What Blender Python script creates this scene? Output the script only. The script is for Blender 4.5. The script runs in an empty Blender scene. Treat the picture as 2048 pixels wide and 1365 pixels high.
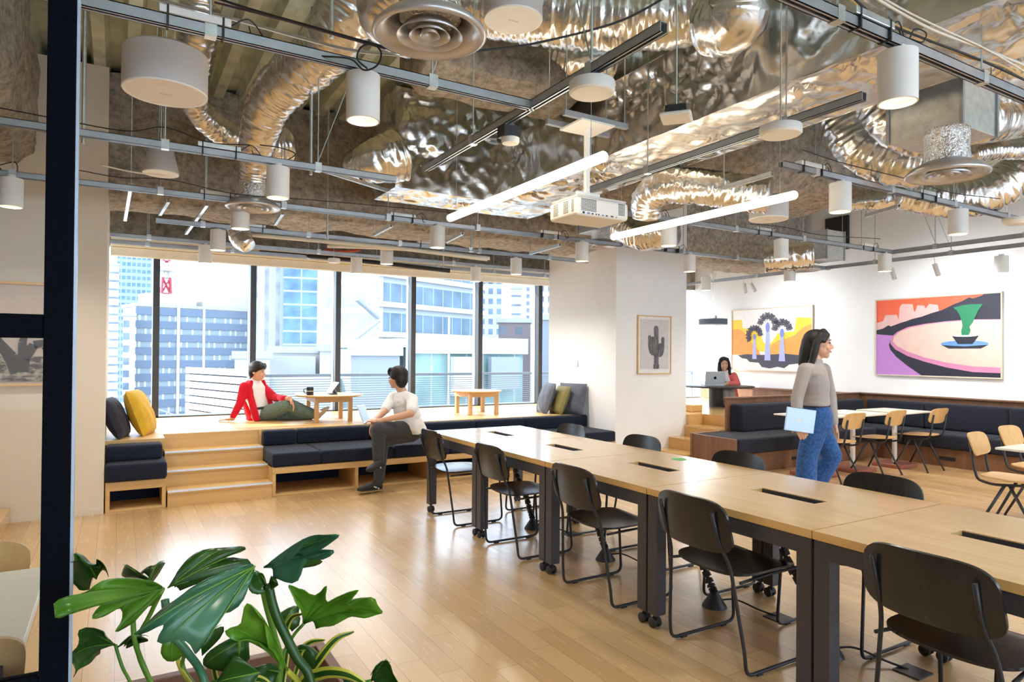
import bpy, math, random
from mathutils import Vector, Matrix, noise
R = math.radians
random.seed(7)
S = bpy.context.scene
COL = S.collection

# ------------------------------------------------------------------ camera, sky, sun, exposure
cam_data = bpy.data.cameras.new('camera')
cam_data.sensor_width = 36.0
cam_data.lens = 1330.0 / 2048 * 36
cam_data.shift_y = 13.5 / 2048
cam_data.clip_start = 0.05
cam_data.clip_end = 3000
cam = bpy.data.objects.new('camera', cam_data)
COL.objects.link(cam)
_th, _p, _ro = R(30.6), R(0.55), R(0.42)
_f0 = Vector((math.sin(_th), math.cos(_th), 0)); _r0 = Vector((math.cos(_th), -math.sin(_th), 0)); _z = Vector((0, 0, 1))
_fw = _f0 * math.cos(_p) + _z * math.sin(_p); _u0 = _z * math.cos(_p) - _f0 * math.sin(_p)
_rr = _r0 * math.cos(_ro) + _u0 * math.sin(_ro); _uu = _u0 * math.cos(_ro) - _r0 * math.sin(_ro)
_m = Matrix((_rr, _uu, -_fw)).transposed().to_4x4()
_m.translation = Vector((0, 0, 1.45))
cam.matrix_world = _m
S.camera = cam

world = bpy.data.worlds.new('daylight'); S.world = world
world.use_nodes = True
_bg = world.node_tree.nodes['Background']
_bg.inputs[0].default_value = (0.68, 0.83, 1.0, 1)
_bg.inputs[1].default_value = 3.6

_sd = bpy.data.lights.new('sun', 'SUN'); _sd.energy = 15.0; _sd.angle = R(0.6); _sd.color = (1.0, 0.95, 0.86)
_so = bpy.data.objects.new('sun', _sd); COL.objects.link(_so)
_so.rotation_euler = Vector((0.86, -0.51, -0.56)).to_track_quat('-Z', 'Y').to_euler()

S.view_settings.view_transform = 'Standard'
S.view_settings.look = 'None'
S.view_settings.exposure = 0.68
S.view_settings.gamma = 1.0
S.view_settings.use_curve_mapping = False
S.cycles.max_bounces = 8
S.cycles.diffuse_bounces = 5
S.cycles.glossy_bounces = 4
S.cycles.transparent_max_bounces = 12
S.cycles.sample_clamp_indirect = 6.0
S.cycles.caustics_reflective = False
S.cycles.caustics_refractive = False

# ------------------------------------------------------------------ materials
def _mat(name):
    m = bpy.data.materials.new(name); m.use_nodes = True
    nt = m.node_tree
    return m, nt, nt.nodes['Principled BSDF']
def _objco(nt, scale=(1, 1, 1), rot=(0, 0, 0)):
    tc = nt.nodes.new('ShaderNodeTexCoord'); mp = nt.nodes.new('ShaderNodeMapping')
    mp.inputs['Scale'].default_value = scale; mp.inputs['Rotation'].default_value = rot
    nt.links.new(tc.outputs['Object'], mp.inputs[0])
    return mp.outputs[0]
def _ramp(nt, fac, stops):
    r = nt.nodes.new('ShaderNodeValToRGB'); e = r.color_ramp.elements
    while len(e) < len(stops): e.new(0.5)
    for i, (p, c) in enumerate(stops):
        e[i].position = p; e[i].color = (*c, 1)
    nt.links.new(fac, r.inputs[0]); return r.outputs[0]
def _noise(nt, vec, scale, detail=3, rough=0.5):
    n = nt.nodes.new('ShaderNodeTexNoise'); n.inputs['Scale'].default_value = scale
    n.inputs['Detail'].default_value = detail; n.inputs['Roughness'].default_value = rough
    if vec: nt.links.new(vec, n.inputs['Vector'])
    return n.outputs[0]
def _bump(nt, b, fac, strength, dist=0.01, prev=None):
    n = nt.nodes.new('ShaderNodeBump'); n.inputs['Strength'].default_value = strength; n.inputs['Distance'].default_value = dist
    nt.links.new(fac, n.inputs['Height'])
    if prev: nt.links.new(prev, n.inputs['Normal'])
    nt.links.new(n.outputs[0], b.inputs['Normal']); return n.outputs[0]
def plain(name, c, rough=0.5, metal=0.0, var=0.06, scale=30, bump=0.0, bscale=200, spec=0.5, emit=None, es=0):
    m, nt, b = _mat(name)
    v = _objco(nt)
    lo = tuple(x * (1 - var) for x in c); hi = tuple(min(1, x * (1 + var)) for x in c)
    nt.links.new(_ramp(nt, _noise(nt, v, scale), [(0.3, lo), (0.7, hi)]), b.inputs['Base Color'])
    b.inputs['Roughness'].default_value = rough; b.inputs['Metallic'].default_value = metal
    b.inputs['Specular IOR Level'].default_value = spec
    if bump: _bump(nt, b, _noise(nt, v, bscale, 2), bump, 0.002)
    if emit: b.inputs['Emission Color'].default_value = (*emit, 1); b.inputs['Emission Strength'].default_value = es
    return m
def wood(name, a, c, along='Y', rough=0.45, scale=1.0, bump=0.05):
    m, nt, b = _mat(name)
    s = [14 * scale] * 3; s['XYZ'.index(along)] = 0.9 * scale
    v = _objco(nt, tuple(s))
    n1 = _noise(nt, v, 1.6, 6, 0.65)
    s2 = [3.0 * scale] * 3; s2['XYZ'.index(along)] = 0.35 * scale
    n2 = _noise(nt, _objco(nt, tuple(s2)), 1.5, 3)
    mx = nt.nodes.new('ShaderNodeMath'); mx.operation = 'MULTIPLY_ADD'; mx.inputs[1].default_value = 0.55
    nt.links.new(n1, mx.inputs[0])
    m2 = nt.nodes.new('ShaderNodeMath'); m2.operation = 'MULTIPLY'; m2.inputs[1].default_value = 0.45
    nt.links.new(n2, m2.inputs[0]); nt.links.new(m2.outputs[0], mx.inputs[2])
    nt.links.new(_ramp(nt, mx.outputs[0], [(0.32, a), (0.66, c)]), b.inputs['Base Color'])
    b.inputs['Roughness'].default_value = rough
    if bump: _bump(nt, b, n1, bump, 0.002)
    return m
def planks(name):
    m, nt, b = _mat(name)
    tc = nt.nodes.new('ShaderNodeTexCoord')
    sp = nt.nodes.new('ShaderNodeSeparateXYZ'); nt.links.new(tc.outputs['Object'], sp.inputs[0])
    cb = nt.nodes.new('ShaderNodeCombineXYZ'); nt.links.new(sp.outputs[1], cb.inputs[0]); nt.links.new(sp.outputs[0], cb.inputs[1])
    br = nt.nodes.new('ShaderNodeTexBrick')
    nt.links.new(cb.outputs[0], br.inputs['Vector'])
    br.inputs['Scale'].default_value = 1.0; br.inputs['Brick Width'].default_value = 1.05; br.inputs['Row Height'].default_value = 0.125
    br.inputs['Mortar Size'].default_value = 0.0011; br.inputs['Mortar Smooth'].default_value = 0.3
    br.offset = 0.37; br.offset_frequency = 2; br.squash = 0.7; br.squash_frequency = 3
    br.inputs['Color1'].default_value = (0.0, 0.0, 0.0, 1); br.inputs['Color2'].default_value = (1, 1, 1, 1); br.inputs['Mortar'].default_value = (0.5, 0.5, 0.5, 1)
    base = _ramp(nt, br.outputs['Color'], [(0.0, (0.55, 0.345, 0.16)), (0.35, (0.61, 0.395, 0.19)), (0.7, (0.65, 0.43, 0.21)), (1.0, (0.69, 0.465, 0.235))])
    v = _objco(nt, (16, 1.0, 1))
    g = _noise(nt, v, 2.2, 7, 0.7)
    mix = nt.nodes.new('ShaderNodeMixRGB'); mix.blend_type = 'MULTIPLY'; mix.inputs[0].default_value = 0.55
    nt.links.new(base, mix.inputs[1]); nt.links.new(_ramp(nt, g, [(0.25, (0.86, 0.82, 0.76)), (0.6, (0.97, 0.96, 0.95))]), mix.inputs[2])
    kn = nt.nodes.new('ShaderNodeTexVoronoi'); kn.inputs['Scale'].default_value = 1.0
    nt.links.new(_objco(nt, (2.6, 1.3, 1)), kn.inputs['Vector'])
    m3 = nt.nodes.new('ShaderNodeMixRGB'); m3.blend_type = 'MULTIPLY'; m3.inputs[0].default_value = 0.8
    nt.links.new(mix.outputs[0], m3.inputs[1]); nt.links.new(_ramp(nt, kn.outputs['Distance'], [(0.02, (0.45, 0.33, 0.22)), (0.06, (1, 1, 1))]), m3.inputs[2])
    m4 = nt.nodes.new('ShaderNodeMixRGB'); m4.blend_type = 'MIX'
    nt.links.new(br.outputs['Fac'], m4.inputs[0]); nt.links.new(m3.outputs[0], m4.inputs[1]); m4.inputs[2].default_value = (0.16, 0.09, 0.04, 1)
    nt.links.new(m4.outputs[0], b.inputs['Base Color'])
    nt.links.new(_ramp(nt, g, [(0.3, (0.30,) * 3), (0.7, (0.20,) * 3)]), b.inputs['Roughness'])
    _bump(nt, b, g, 0.04, 0.002)
    b.inputs['Coat Weight'].default_value = 0.5; b.inputs['Coat Roughness'].default_value = 0.3
    return m
def rough_stone(name, a, c, scale=14, strength=1.0):
    m, nt, b = _mat(name)
    v = _objco(nt)
    n1 = _noise(nt, v, scale, 8, 0.75); n2 = _noise(nt, v, 1.3, 2)
    col = _ramp(nt, n1, [(0.35, a), (0.6, c)])
    mix = nt.nodes.new('ShaderNodeMixRGB'); mix.blend_type = 'MULTIPLY'; mix.inputs[0].default_value = 0.5
    nt.links.new(col, mix.inputs[1]); nt.links.new(_ramp(nt, n2, [(0.3, (0.55, 0.5, 0.45)), (0.7, (1, 1, 1))]), mix.inputs[2])
    nt.links.new(mix.outputs[0], b.inputs['Base Color'])
    b.inputs['Roughness'].default_value = 0.95; b.inputs['Specular IOR Level'].default_value = 0.1
    _bump(nt, b, n1, strength, 0.04)
    return m
def foil(name, c=(0.80, 0.78, 0.75), rough=0.2, bscale=5, strength=0.6, stretch=(1, 1, 1)):
    m, nt, b = _mat(name)
    v = _objco(nt, stretch)
    dn = nt.nodes.new('ShaderNodeTexNoise'); dn.inputs['Scale'].default_value = bscale * 0.7; dn.inputs['Detail'].default_value = 3
    nt.links.new(v, dn.inputs['Vector'])
    add = nt.nodes.new('ShaderNodeMixRGB'); add.blend_type = 'ADD'; add.inputs[0].default_value = 0.35
    nt.links.new(v, add.inputs[1]); nt.links.new(dn.outputs['Color'], add.inputs[2])
    p = None
    for sc, st, ds in ((bscale, strength, 0.045), (bscale * 3.1, strength * 0.8, 0.014), (bscale * 8, strength * 0.5, 0.005)):
        nz = nt.nodes.new('ShaderNodeTexNoise'); nz.noise_type = 'RIDGED_MULTIFRACTAL'; nz.inputs['Scale'].default_value = sc; nz.inputs['Detail'].default_value = 1.5
        nt.links.new(add.outputs[0], nz.inputs['Vector']); p = _bump(nt, b, nz.outputs[0], st, ds, p)
    n = _noise(nt, v, 2.0, 3)
    nt.links.new(_ramp(nt, n, [(0.3, tuple(x * 0.85 for x in c)), (0.7, c)]), b.inputs['Base Color'])
    b.inputs['Metallic'].default_value = 1.0; b.inputs['Roughness'].default_value = rough
    return m
def glass(name, tint=(0.95, 0.98, 1.0), refl=0.06):
    m = bpy.data.materials.new(name); m.use_nodes = True; nt = m.node_tree
    nt.nodes.clear()
    out = nt.nodes.new('ShaderNodeOutputMaterial'); t = nt.nodes.new('ShaderNodeBsdfTransparent'); g = nt.nodes.new('ShaderNodeBsdfGlossy')
    t.inputs[0].default_value = (*tint, 1); g.inputs['Roughness'].default_value = 0.02
    mx = nt.nodes.new('ShaderNodeMixShader'); lw = nt.nodes.new('ShaderNodeLayerWeight'); lw.inputs[0].default_value = 0.15
    sc = nt.nodes.new('ShaderNodeMath'); sc.operation = 'MULTIPLY'; sc.inputs[1].default_value = refl / 0.05
    nt.links.new(lw.outputs[0], sc.inputs[0]); nt.links.new(sc.outputs[0], mx.inputs[0])
    nt.links.new(t.outputs[0], mx.inputs[1]); nt.links.new(g.outputs[0], mx.inputs[2]); nt.links.new(mx.outputs[0], out.inputs[0])
    return m
def leafmat(name, a, c, rough=0.3):
    m, nt, b = _mat(name)
    v = _objco(nt)
    nt.links.new(_ramp(nt, _noise(nt, v, 9, 3), [(0.3, a), (0.7, c)]), b.inputs['Base Color'])
    b.inputs['Roughness'].default_value = rough
    tr = nt.nodes.new('ShaderNodeBsdfTranslucent'); tr.inputs[0].default_value = (c[0] * 1.6, c[1] * 1.8, c[2], 1)
    mx = nt.nodes.new('ShaderNodeMixShader'); mx.inputs[0].default_value = 0.22
    nt.links.new(b.outputs[0], mx.inputs[1]); nt.links.new(tr.outputs[0], mx.inputs[2])
    nt.links.new(mx.outputs[0], nt.nodes['Material Output'].inputs[0])
    return m
def fabric(name, c, var=0.18, scale=260, rough=0.9, bump=0.25):
    m, nt, b = _mat(name)
    v = _objco(nt)
    lo = tuple(x * (1 - var) for x in c); hi = tuple(x * (1 + var) for x in c)
    n = _noise(nt, v, scale, 2)
    nt.links.new(_ramp(nt, n, [(0.35, lo), (0.65, hi)]), b.inputs['Base Color'])
    b.inputs['Roughness'].default_value = rough; b.inputs['Specular IOR Level'].default_value = 0.2
    b.inputs['Sheen Weight'].default_value = 0.08; b.inputs['Sheen Roughness'].default_value = 0.5
    _bump(nt, b, n, bump, 0.002)
    return m
def emitmat(name, c, s):
    m, nt, b = _mat(name)
    b.inputs['Base Color'].default_value = (*c, 1); b.inputs['Emission Color'].default_value = (*c, 1); b.inputs['Emission Strength'].default_value = s
    return m

M = dict(
    floor=planks('oak_floor'),
    oak=wood('light_oak', (0.58, 0.35, 0.125), (0.73, 0.48, 0.20), 'X'),
    oak_y=wood('light_oak_lengthwise', (0.60, 0.365, 0.13), (0.75, 0.49, 0.20), 'Y', 0.25),
    oak_edge=wood('oak_ply_edge', (0.52, 0.31, 0.12), (0.70, 0.45, 0.20), 'X', 0.5, 2.0),
    oak_chair=wood('oak_veneer', (0.56, 0.33, 0.13), (0.72, 0.46, 0.20), 'Z', 0.4),
    walnut=wood('walnut_panel', (0.13, 0.058, 0.028), (0.24, 0.115, 0.058), 'Z', 0.45),
    walnut_cap=wood('walnut_top', (0.15, 0.07, 0.036), (0.26, 0.13, 0.07), 'X', 0.4),
    wall=plain('white_paint', (0.89, 0.89, 0.89), 0.85, 0, 0.015, 4, 0.08, 120),
    beige=plain('warm_beige_paint', (0.72, 0.64, 0.53), 0.85, 0, 0.02, 4, 0.1, 120),
    cream=plain('cream_blind', (0.80, 0.75, 0.64), 0.7, 0, 0.03, 8),
    stone=rough_stone('sprayed_fireproofing', (0.29, 0.26, 0.22), (0.72, 0.66, 0.58)),
    stone_dark=rough_stone('sprayed_fireproofing_dark', (0.18, 0.155, 0.12), (0.44, 0.38, 0.31), 11, 0.7),
    deck=plain('galvanised_deck', (0.62, 0.68, 0.58), 0.38, 0.45, 0.2, 5),
    galv=plain('galvanised_steel', (0.62, 0.65, 0.66), 0.35, 0.85, 0.12, 20),
    rail=plain('steel_rail', (0.42, 0.45, 0.49), 0.36, 0.75, 0.08, 10),
    chrome=plain('zinc_rod', (0.55, 0.6, 0.62), 0.3, 0.9, 0.08, 40),
    foil=foil('foil_wrap', (0.84, 0.82, 0.79), 0.27, 2.4, 0.55),
    foil_flex=foil('foil_flex_duct', (0.80, 0.78, 0.76), 0.26, 4.5, 0.4),
    foil_tape=foil('foil_tape', (0.85, 0.85, 0.85), 0.16, 22, 0.7),
    black=plain('black_powder_coat', (0.018, 0.018, 0.021), 0.45, 0, 0.2, 60),
    frame_black=plain('blue_black_frame', (0.003, 0.004, 0.008), 0.8, 0, 0.2, 60, 0, 200, 0.05),
    table_steel=plain('graphite_table_steel', (0.055, 0.05, 0.056), 0.45, 0.1, 0.12, 40),
    black_wood=wood('black_stained_ply', (0.010, 0.010, 0.011), (0.020, 0.019, 0.020), 'Z', 0.26, 2.0, 0.1),
    rubber=plain('black_rubber', (0.02, 0.02, 0.022), 0.6),
    white=plain('white_lacquer', (0.82, 0.81, 0.78), 0.45, 0, 0.02, 10),
    white_warm=plain('warm_white_metal', (0.80, 0.77, 0.71), 0.5, 0, 0.02, 10),
    speaker=plain('grey_lilac_grille', (0.60, 0.57, 0.56), 0.7, 0, 0.04, 300),
    alu=plain('brushed_aluminium', (0.62, 0.64, 0.67), 0.35, 0.6, 0.04, 60),
    diffuser=plain('warm_grey_diffuser', (0.55, 0.54, 0.55), 0.30, 0.6, 0.05, 20),
    navy=fabric('navy_wool', (0.013, 0.017, 0.034)),
    navy_light=fabric('charcoal_wool', (0.017, 0.019, 0.030)),
    mull=plain('dark_bronze_mullion', (0.045, 0.043, 0.042), 0.4, 0.3, 0.1, 20),
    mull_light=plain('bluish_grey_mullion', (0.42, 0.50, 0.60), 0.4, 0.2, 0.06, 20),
    glass=glass('window_glass', (0.97, 0.99, 1.0), 0.03),
    pglass=glass('partition_glass', (0.93, 0.94, 0.93), 0.05),
    tube=emitmat('led_tube', (1.0, 0.90, 0.70), 9.0),
    lampin=emitmat('warm_lamp', (1.0, 0.78, 0.42), 3.0),
    laminate=plain('cream_laminate', (0.74, 0.71, 0.64), 0.4, 0, 0.03, 80),
    terrazzo=plain('red_terrazzo', (0.30, 0.10, 0.07), 0.5, 0, 0.35, 60),
    skin=plain('skin', (0.72, 0.42, 0.28), 0.5, 0, 0.05, 20),
    hair=plain('black_hair', (0.005, 0.0035, 0.003), 0.6, 0, 0.3, 90, 0.4, 140),
    eye=plain('dark_eye', (0.015, 0.012, 0.010), 0.2),
    lip=plain('lip', (0.55, 0.20, 0.16), 0.5),
    teeth=plain('teeth', (0.85, 0.83, 0.78), 0.4),
    screen=plain('laptop_screen', (0.03, 0.03, 0.035), 0.2),
)

for _k in ('oak_y',):
    _b = M[_k].node_tree.nodes['Principled BSDF']; _b.inputs['Coat Weight'].default_value = 0.6; _b.inputs['Coat Roughness'].default_value = 0.14

# ------------------------------------------------------------------ mesh helpers
class MB:
    def __init__(s): s.v = []; s.f = []; s.mi = []
    def add(s, vs, fs, mi=0):
        o = len(s.v); s.v += [tuple(v) for v in vs]; s.f += [tuple(i + o for i in f) for f in fs]; s.mi += [mi] * len(fs); return s
    def box(s, x0, x1, y0, y1, z0, z1, mi=0):
        return s.add([(x0, y0, z0), (x1, y0, z0), (x1, y1, z0), (x0, y1, z0), (x0, y0, z1), (x1, y0, z1), (x1, y1, z1), (x0, y1, z1)],
                     [(0, 3, 2, 1), (4, 5, 6, 7), (0, 1, 5, 4), (1, 2, 6, 5), (2, 3, 7, 6), (3, 0, 4, 7)], mi)
    def obox(s, c, size, rot, mi=0):
        m = MB().box(-size[0] / 2, size[0] / 2, -size[1] / 2, size[1] / 2, -size[2] / 2, size[2] / 2)
        c = Vector(c)
        return s.add([tuple(rot @ Vector(v) + c) for v in m.v], m.f, mi)
    def ring(s, pts, mi=0, cap=True):
        """list of closed rings of equal length"""
        n = len(pts[0]); vs = [p for r in pts for p in r]; fs = []
        for i in range(len(pts) - 1):
            for j in range(n):
                a = i * n + j; b = i * n + (j + 1) % n
                fs.append((a, b, b + n, a + n))
        if cap:
            fs.append(tuple(range(n - 1, -1, -1))); k = (len(pts) - 1) * n
            fs.append(tuple(k + j for j in range(n)))
        return s.add(vs, fs, mi)
    def tube(s, path, r, n=10, mi=0, cap=True, squash=None):
        path = [Vector(p) for p in path]
        if not isinstance(r, (list, tuple)): r = [r] * len(path)
        rings = []; up = None
        for i, p in enumerate(path):
            if i == 0: t = path[1] - path[0]
            elif i == len(path) - 1: t = path[-1] - path[-2]
            else: t = (path[i + 1] - p).normalized() + (p - path[i - 1]).normalized()
            if t.length < 1e-9: t = Vector((0, 0, 1))
            t.normalize()
            if up is None:
                up = Vector((0, 0, 1)) if abs(t.z) < 0.9 else Vector((0, 1, 0))
            up = (up - t * up.dot(t))
            if up.length < 1e-6: up = t.orthogonal()
            up.normalize(); sd = t.cross(up)
            k = 1.0
            q = squash if squash else 1.0
            rings.append([tuple(p + (sd * math.cos(2 * math.pi * j / n) * q + up * math.sin(2 * math.pi * j / n)) * r[i]) for j in range(n)])
        return s.ring(rings, mi, cap)
    def cyl(s, a, b, r, n=20, mi=0): return s.tube([a, b], r, n, mi)
    def lathe(s, prof, c=(0, 0, 0), n=32, mi=0, closed=False):
        """prof: list of (r, z)"""
        vs = []; fs = []
        for (r, z) in prof:
            for j in range(n):
                a = 2 * math.pi * j / n; vs.append((c[0] + r * math.cos(a), c[1] + r * math.sin(a), c[2] + z))
        m = len(prof)
        for i in range(m - 1 + (1 if closed else 0)):
            for j in range(n):
                a = i * n + j; b = i * n + (j + 1) % n; i2 = ((i + 1) % m) * n
                fs.append((a, b, i2 + (j + 1) % n, i2 + j))
        if not closed:
            if prof[0][0] > 1e-5: fs.append(tuple(range(n - 1, -1, -1)))
            if prof[-1][0] > 1e-5: fs.append(tuple((m - 1) * n + j for j in range(n)))
        return s.add(vs, fs, mi)
    def prism(s, poly, fn, d0, d1, mi=0):
        """poly 2D list, fn(a,b,d)->xyz"""
        n = len(poly)
        vs = [fn(a, b, d0) for a, b in poly] + [fn(a, b, d1) for a, b in poly]
        fs = [tuple(range(n - 1, -1, -1)), tuple(range(n, 2 * n))] + [(i, (i + 1) % n, n + (i + 1) % n, n + i) for i in range(n)]
        return s.add(vs, fs, mi)
    def ball(s, c, r, n=14, m=10, mi=0, rot=None):
        if not isinstance(r, (list, tuple)): r = (r, r, r)
        vs = []; fs = []
        c = Vector(c)
        for i in range(m + 1):
            a = math.pi * i / m
            for j in range(n):
                b = 2 * math.pi * j / n
                v = Vector((r[0] * math.sin(a) * math.cos(b), r[1] * math.sin(a) * math.sin(b), r[2] * math.cos(a)))
                if rot: v = rot @ v
                vs.append(tuple(c + v))
        for i in range(m):
            for j in range(n):
                fs.append((i * n + j, i * n + (j + 1) % n, (i + 1) * n + (j + 1) % n, (i + 1) * n + j))
        return s.add(vs, fs, mi)

def link(name, data): o = bpy.data.objects.new(name, data); COL.objects.link(o); return o
def build(name, mb, mat, parent=None, smooth=False, bevel=0, seg=2, world=False, loc=None):
    off = Vector((0, 0, 0))
    if world and parent: 
        q = parent
        while q: off += q.location; q = q.parent
    vs = [tuple(Vector(v) - off) for v in mb.v]
    me = bpy.data.meshes.new(name); me.from_pydata(vs, [], mb.f); me.validate(); me.update()
    mats = mat if isinstance(mat, (list, tuple)) else [mat]
    for m in mats: me.materials.append(M[m] if isinstance(m, str) else m)
    if len(mats) > 1 and len(me.polygons) == len(mb.mi): me.polygons.foreach_set('material_index', mb.mi)
    o = link(name, me)
    if parent: o.parent = parent
    if loc: o.location = loc
    if smooth:
        me.polygons.foreach_set('use_smooth', [True] * len(me.polygons))
        if smooth != 'all':
            try: me.set_sharp_from_angle(angle=R(40))
            except Exception: pass
    if bevel:
        b = o.modifiers.new('bevel', 'BEVEL'); b.width = bevel; b.segments = seg; b.limit_method = 'ANGLE'; b.angle_limit = R(40)
        try: b.harden_normals = False
        except Exception: pass
    return o
def tag(o, label, cat, group=None, kind=None):
    if label: o['label'] = label
    if cat: o['category'] = cat
    if group: o['group'] = group
    if kind: o['kind'] = kind
    return o
def struct(name, mb, mat, **k):
    o = build(name, mb, mat, **k); o['kind'] = 'structure'; return o
def thing(name, label, cat, loc=(0, 0, 0), rz=0, group=None):
    o = link(name, None); o.empty_display_size = 0.1; o.location = loc; o.rotation_euler = (0, 0, rz)
    return tag(o, label, cat, group)
def one(name, mb, mat, label, cat, group=None, kind=None, **k):
    """a thing that is a single mesh, authored in world coordinates, origin moved to its base centre"""
    xs = [v[0] for v in mb.v]; ys = [v[1] for v in mb.v]; zs = [v[2] for v in mb.v]
    c = ((min(xs) + max(xs)) / 2, (min(ys) + max(ys)) / 2, min(zs))
    mb.v = [(v[0] - c[0], v[1] - c[1], v[2] - c[2]) for v in mb.v]
    o = build(name, mb, mat, **k); o.location = c
    return tag(o, label, cat, group, kind)
def dup(root, loc, rz=None, label=None, group=None):
    r = root.copy(); COL.objects.link(r); r.location = loc
    if rz is not None: r.rotation_euler = (0, 0, rz)
    if label: r['label'] = label
    if group: r['group'] = group
    for ch in list(root.children):
        c = ch.copy(); COL.objects.link(c); c.parent = r
        for g in list(ch.children):
            d = g.copy(); COL.objects.link(d); d.parent = c
    return r
def fillet(pts, rad, n=5):
    """round the corners of a polyline"""
    P = [Vector(p) for p in pts]; out = [P[0]]
    for i in range(1, len(P) - 1):
        a, b, c = P[i - 1], P[i], P[i + 1]
        u = (a - b); w = (c - b); k = min(rad, u.length * 0.45, w.length * 0.45)
        p0 = b + u.normalized() * k; p1 = b + w.normalized() * k
        for t in range(n + 1):
            t /= n; out.append(p0 * (1 - t) ** 2 + b * 2 * t * (1 - t) + p1 * t * t)
    out.append(P[-1]); return out
def spline(pts, n=8):
    P = [Vector(p) for p in pts]; P = [P[0] * 2 - P[1]] + P + [P[-1] * 2 - P[-2]]; out = []
    for i in range(1, len(P) - 2):
        p0, p1, p2, p3 = P[i - 1:i + 3]
        for k in range(n):
            t = k / n
            out.append(0.5 * ((2 * p1) + (p2 - p0) * t + (2 * p0 - 5 * p1 + 4 * p2 - p3) * t * t + (3 * p1 - p0 - 3 * p2 + p3) * t ** 3))
    out.append(P[-2]); return out
def cushion(x0, x1, y0, y1, z0, z1, mat, parent=None, name='cushion', bev=0.028):
    return build(name, MB().box(x0, x1, y0, y1, z0, z1), mat, parent, smooth='all', bevel=bev, seg=4, world=bool(parent))

# ------------------------------------------------------------------ the setting
WY = 9.75      # window plane
PF = 0.60      # raised platform height
struct('floor', MB().box(-6, 10.4, -4, 7.72, -0.12, 0).box(5.9, 10.4, 7.72, 9.9, -0.12, 0), 'floor')
m = MB()
for k in range(66):       # ribbed metal deck, ribs running towards the window
    x = -6 + k * 0.25
    m.prism([(x, 4.10), (x + 0.035, 4.0), (x + 0.125, 4.0), (x + 0.16, 4.10), (x + 0.25, 4.10), (x + 0.25, 4.125), (x, 4.125)], lambda a, b, d: (a, d, b), -4, 7.3)
struct('ceiling', m, 'deck')
struct('ceiling_slab', MB().box(-6.2, 10.6, -4, 10.0, 4.13, 4.3), 'stone_dark')
struct('wall_right', MB().box(10.2, 10.4, -4, 9.9, 0, 4.1), 'wall')
struct('wall_left_sunblock', MB().box(-6.2, -6, -4, 9.9, 0, 4.1), 'beige')  # unseen wall added to block sun from the left
struct('wall_left_pillar', MB().box(-5.99, -0.1, 6.97, 8.6, 0, 4.0), 'beige')  # pillar lengthened out of view to block sun on the floor
struct('wall_pillar', MB().box(5.75, 7.05, 6.98, 8.6, 0, 3.98), 'wall')
struct('baseboard_left', MB().box(-5.9, -0.1, 6.955, 6.969, 0, 0.05), 'beige')
struct('wall_window_head', MB().box(-6, 10.2, 9.86, 10.02, 2.80, 4.1), 'stone_dark')
struct('wall_window_sill', MB().box(-6, 10.2, 9.66, 9.95, 0.3, 0.615), 'mull')
# blind box along the window head
struct('trim_1', MB().box(-0.1, 9.45, 9.52, 9.66, 2.755, 2.88), 'cream', bevel=0.01)
struct('trim_2', MB().box(-0.1, 9.45, 9.60, 9.70, 2.64, 2.752), 'cream', bevel=0.01)
mx = [0.41 + 1.175 * k for k in range(-4, 8)]
for i in range(len(mx) - 1):
    w = struct('window_%d' % (i + 1), MB().box(mx[i] + 0.02, mx[i + 1] - 0.02, 9.765, 9.785, 0.615, 2.80), 'glass')
    f = build('mullion', MB().box(mx[i] - 0.038, mx[i] + 0.038, 9.66, 9.764, 0.6, 2.80).box(mx[i] - 0.038, mx[i] + 0.038, 9.786, 9.87, 0.5, 2.80, 1), ['mull', 'mull_light'], w)  # outer part paler: the daylit mullion side put into the colour
    if i == len(mx) - 2: build('mullion', MB().box(mx[i + 1] - 0.038, mx[i + 1] + 0.038, 9.66, 9.764, 0.6, 2.80), 'mull', w)
# raised platforms and stairs
struct('floor_platform', MB().box(-5.9, 5.75, 8.6, 9.70, 0.0, PF).box(-0.1, 5.75, 7.71, 8.6, 0.0, PF).box(-0.1, 0.40, 7.36, 7.71, 0.56, PF).box(5.75, 7.05, 8.6, 9.70, 0.0, PF), 'oak')
struct('floor_platform_right', MB().box(7.05, 10.2, 6.92, 9.70, 0.0, PF).box(7.34, 10.2, 6.33, 6.92, 0.0, PF), 'oak_y')
t = thing('staircase', 'low oak stairs with pale nosings climbing to the window platform', 'stairs', (0.87, 7.3, 0))
for k, y in enumerate((6.95, 7.20, 7.45)):
    z = 0.15 * (k + 1)
    tr = build('tread', MB().box(0.405, 1.335, y - 0.012, y + 0.27, z - 0.03, z), 'oak', t, bevel=0.004, world=True)
    build('nosing', MB().box(0.405, 1.335, y - 0.016, y + 0.03, z - 0.012, z + 0.003), 'alu', tr, world=True)
    build('riser', MB().box(0.405, 1.335, y, y + 0.02, z - 0.15, z - 0.03), 'oak', t, world=True)
t = thing('corner_steps', 'oak steps rising beside the white pillar to the booth platform', 'stairs', (6.85, 6.6, 0))
for k, x in enumerate((6.41, 6.71, 7.01)):
    z = 0.15 * (k + 1)
    build('tread', MB().box(x, 7.35, 6.32, 6.975, z - 0.03, z), 'oak_y', t, bevel=0.004, world=True)
    build('riser', MB().box(x + 0.006, x + 0.03, 6.32, 6.975, z - 0.15, z - 0.03), 'oak', t, world=True)
t = thing('side_platform', 'low two-step oak platform beside the picture wall', 'platform', (-2.4, 4.5, 0))
build('lower_step', MB().box(-4.0, -0.765, 3.2, 6.95, 0, 0.13), 'oak_y', t, bevel=0.004, world=True)
build('upper_step', MB().box(-4.0, -0.87, 3.2, 6.95, 0.13, 0.30), 'oak_y', t, bevel=0.004, world=True)

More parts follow.
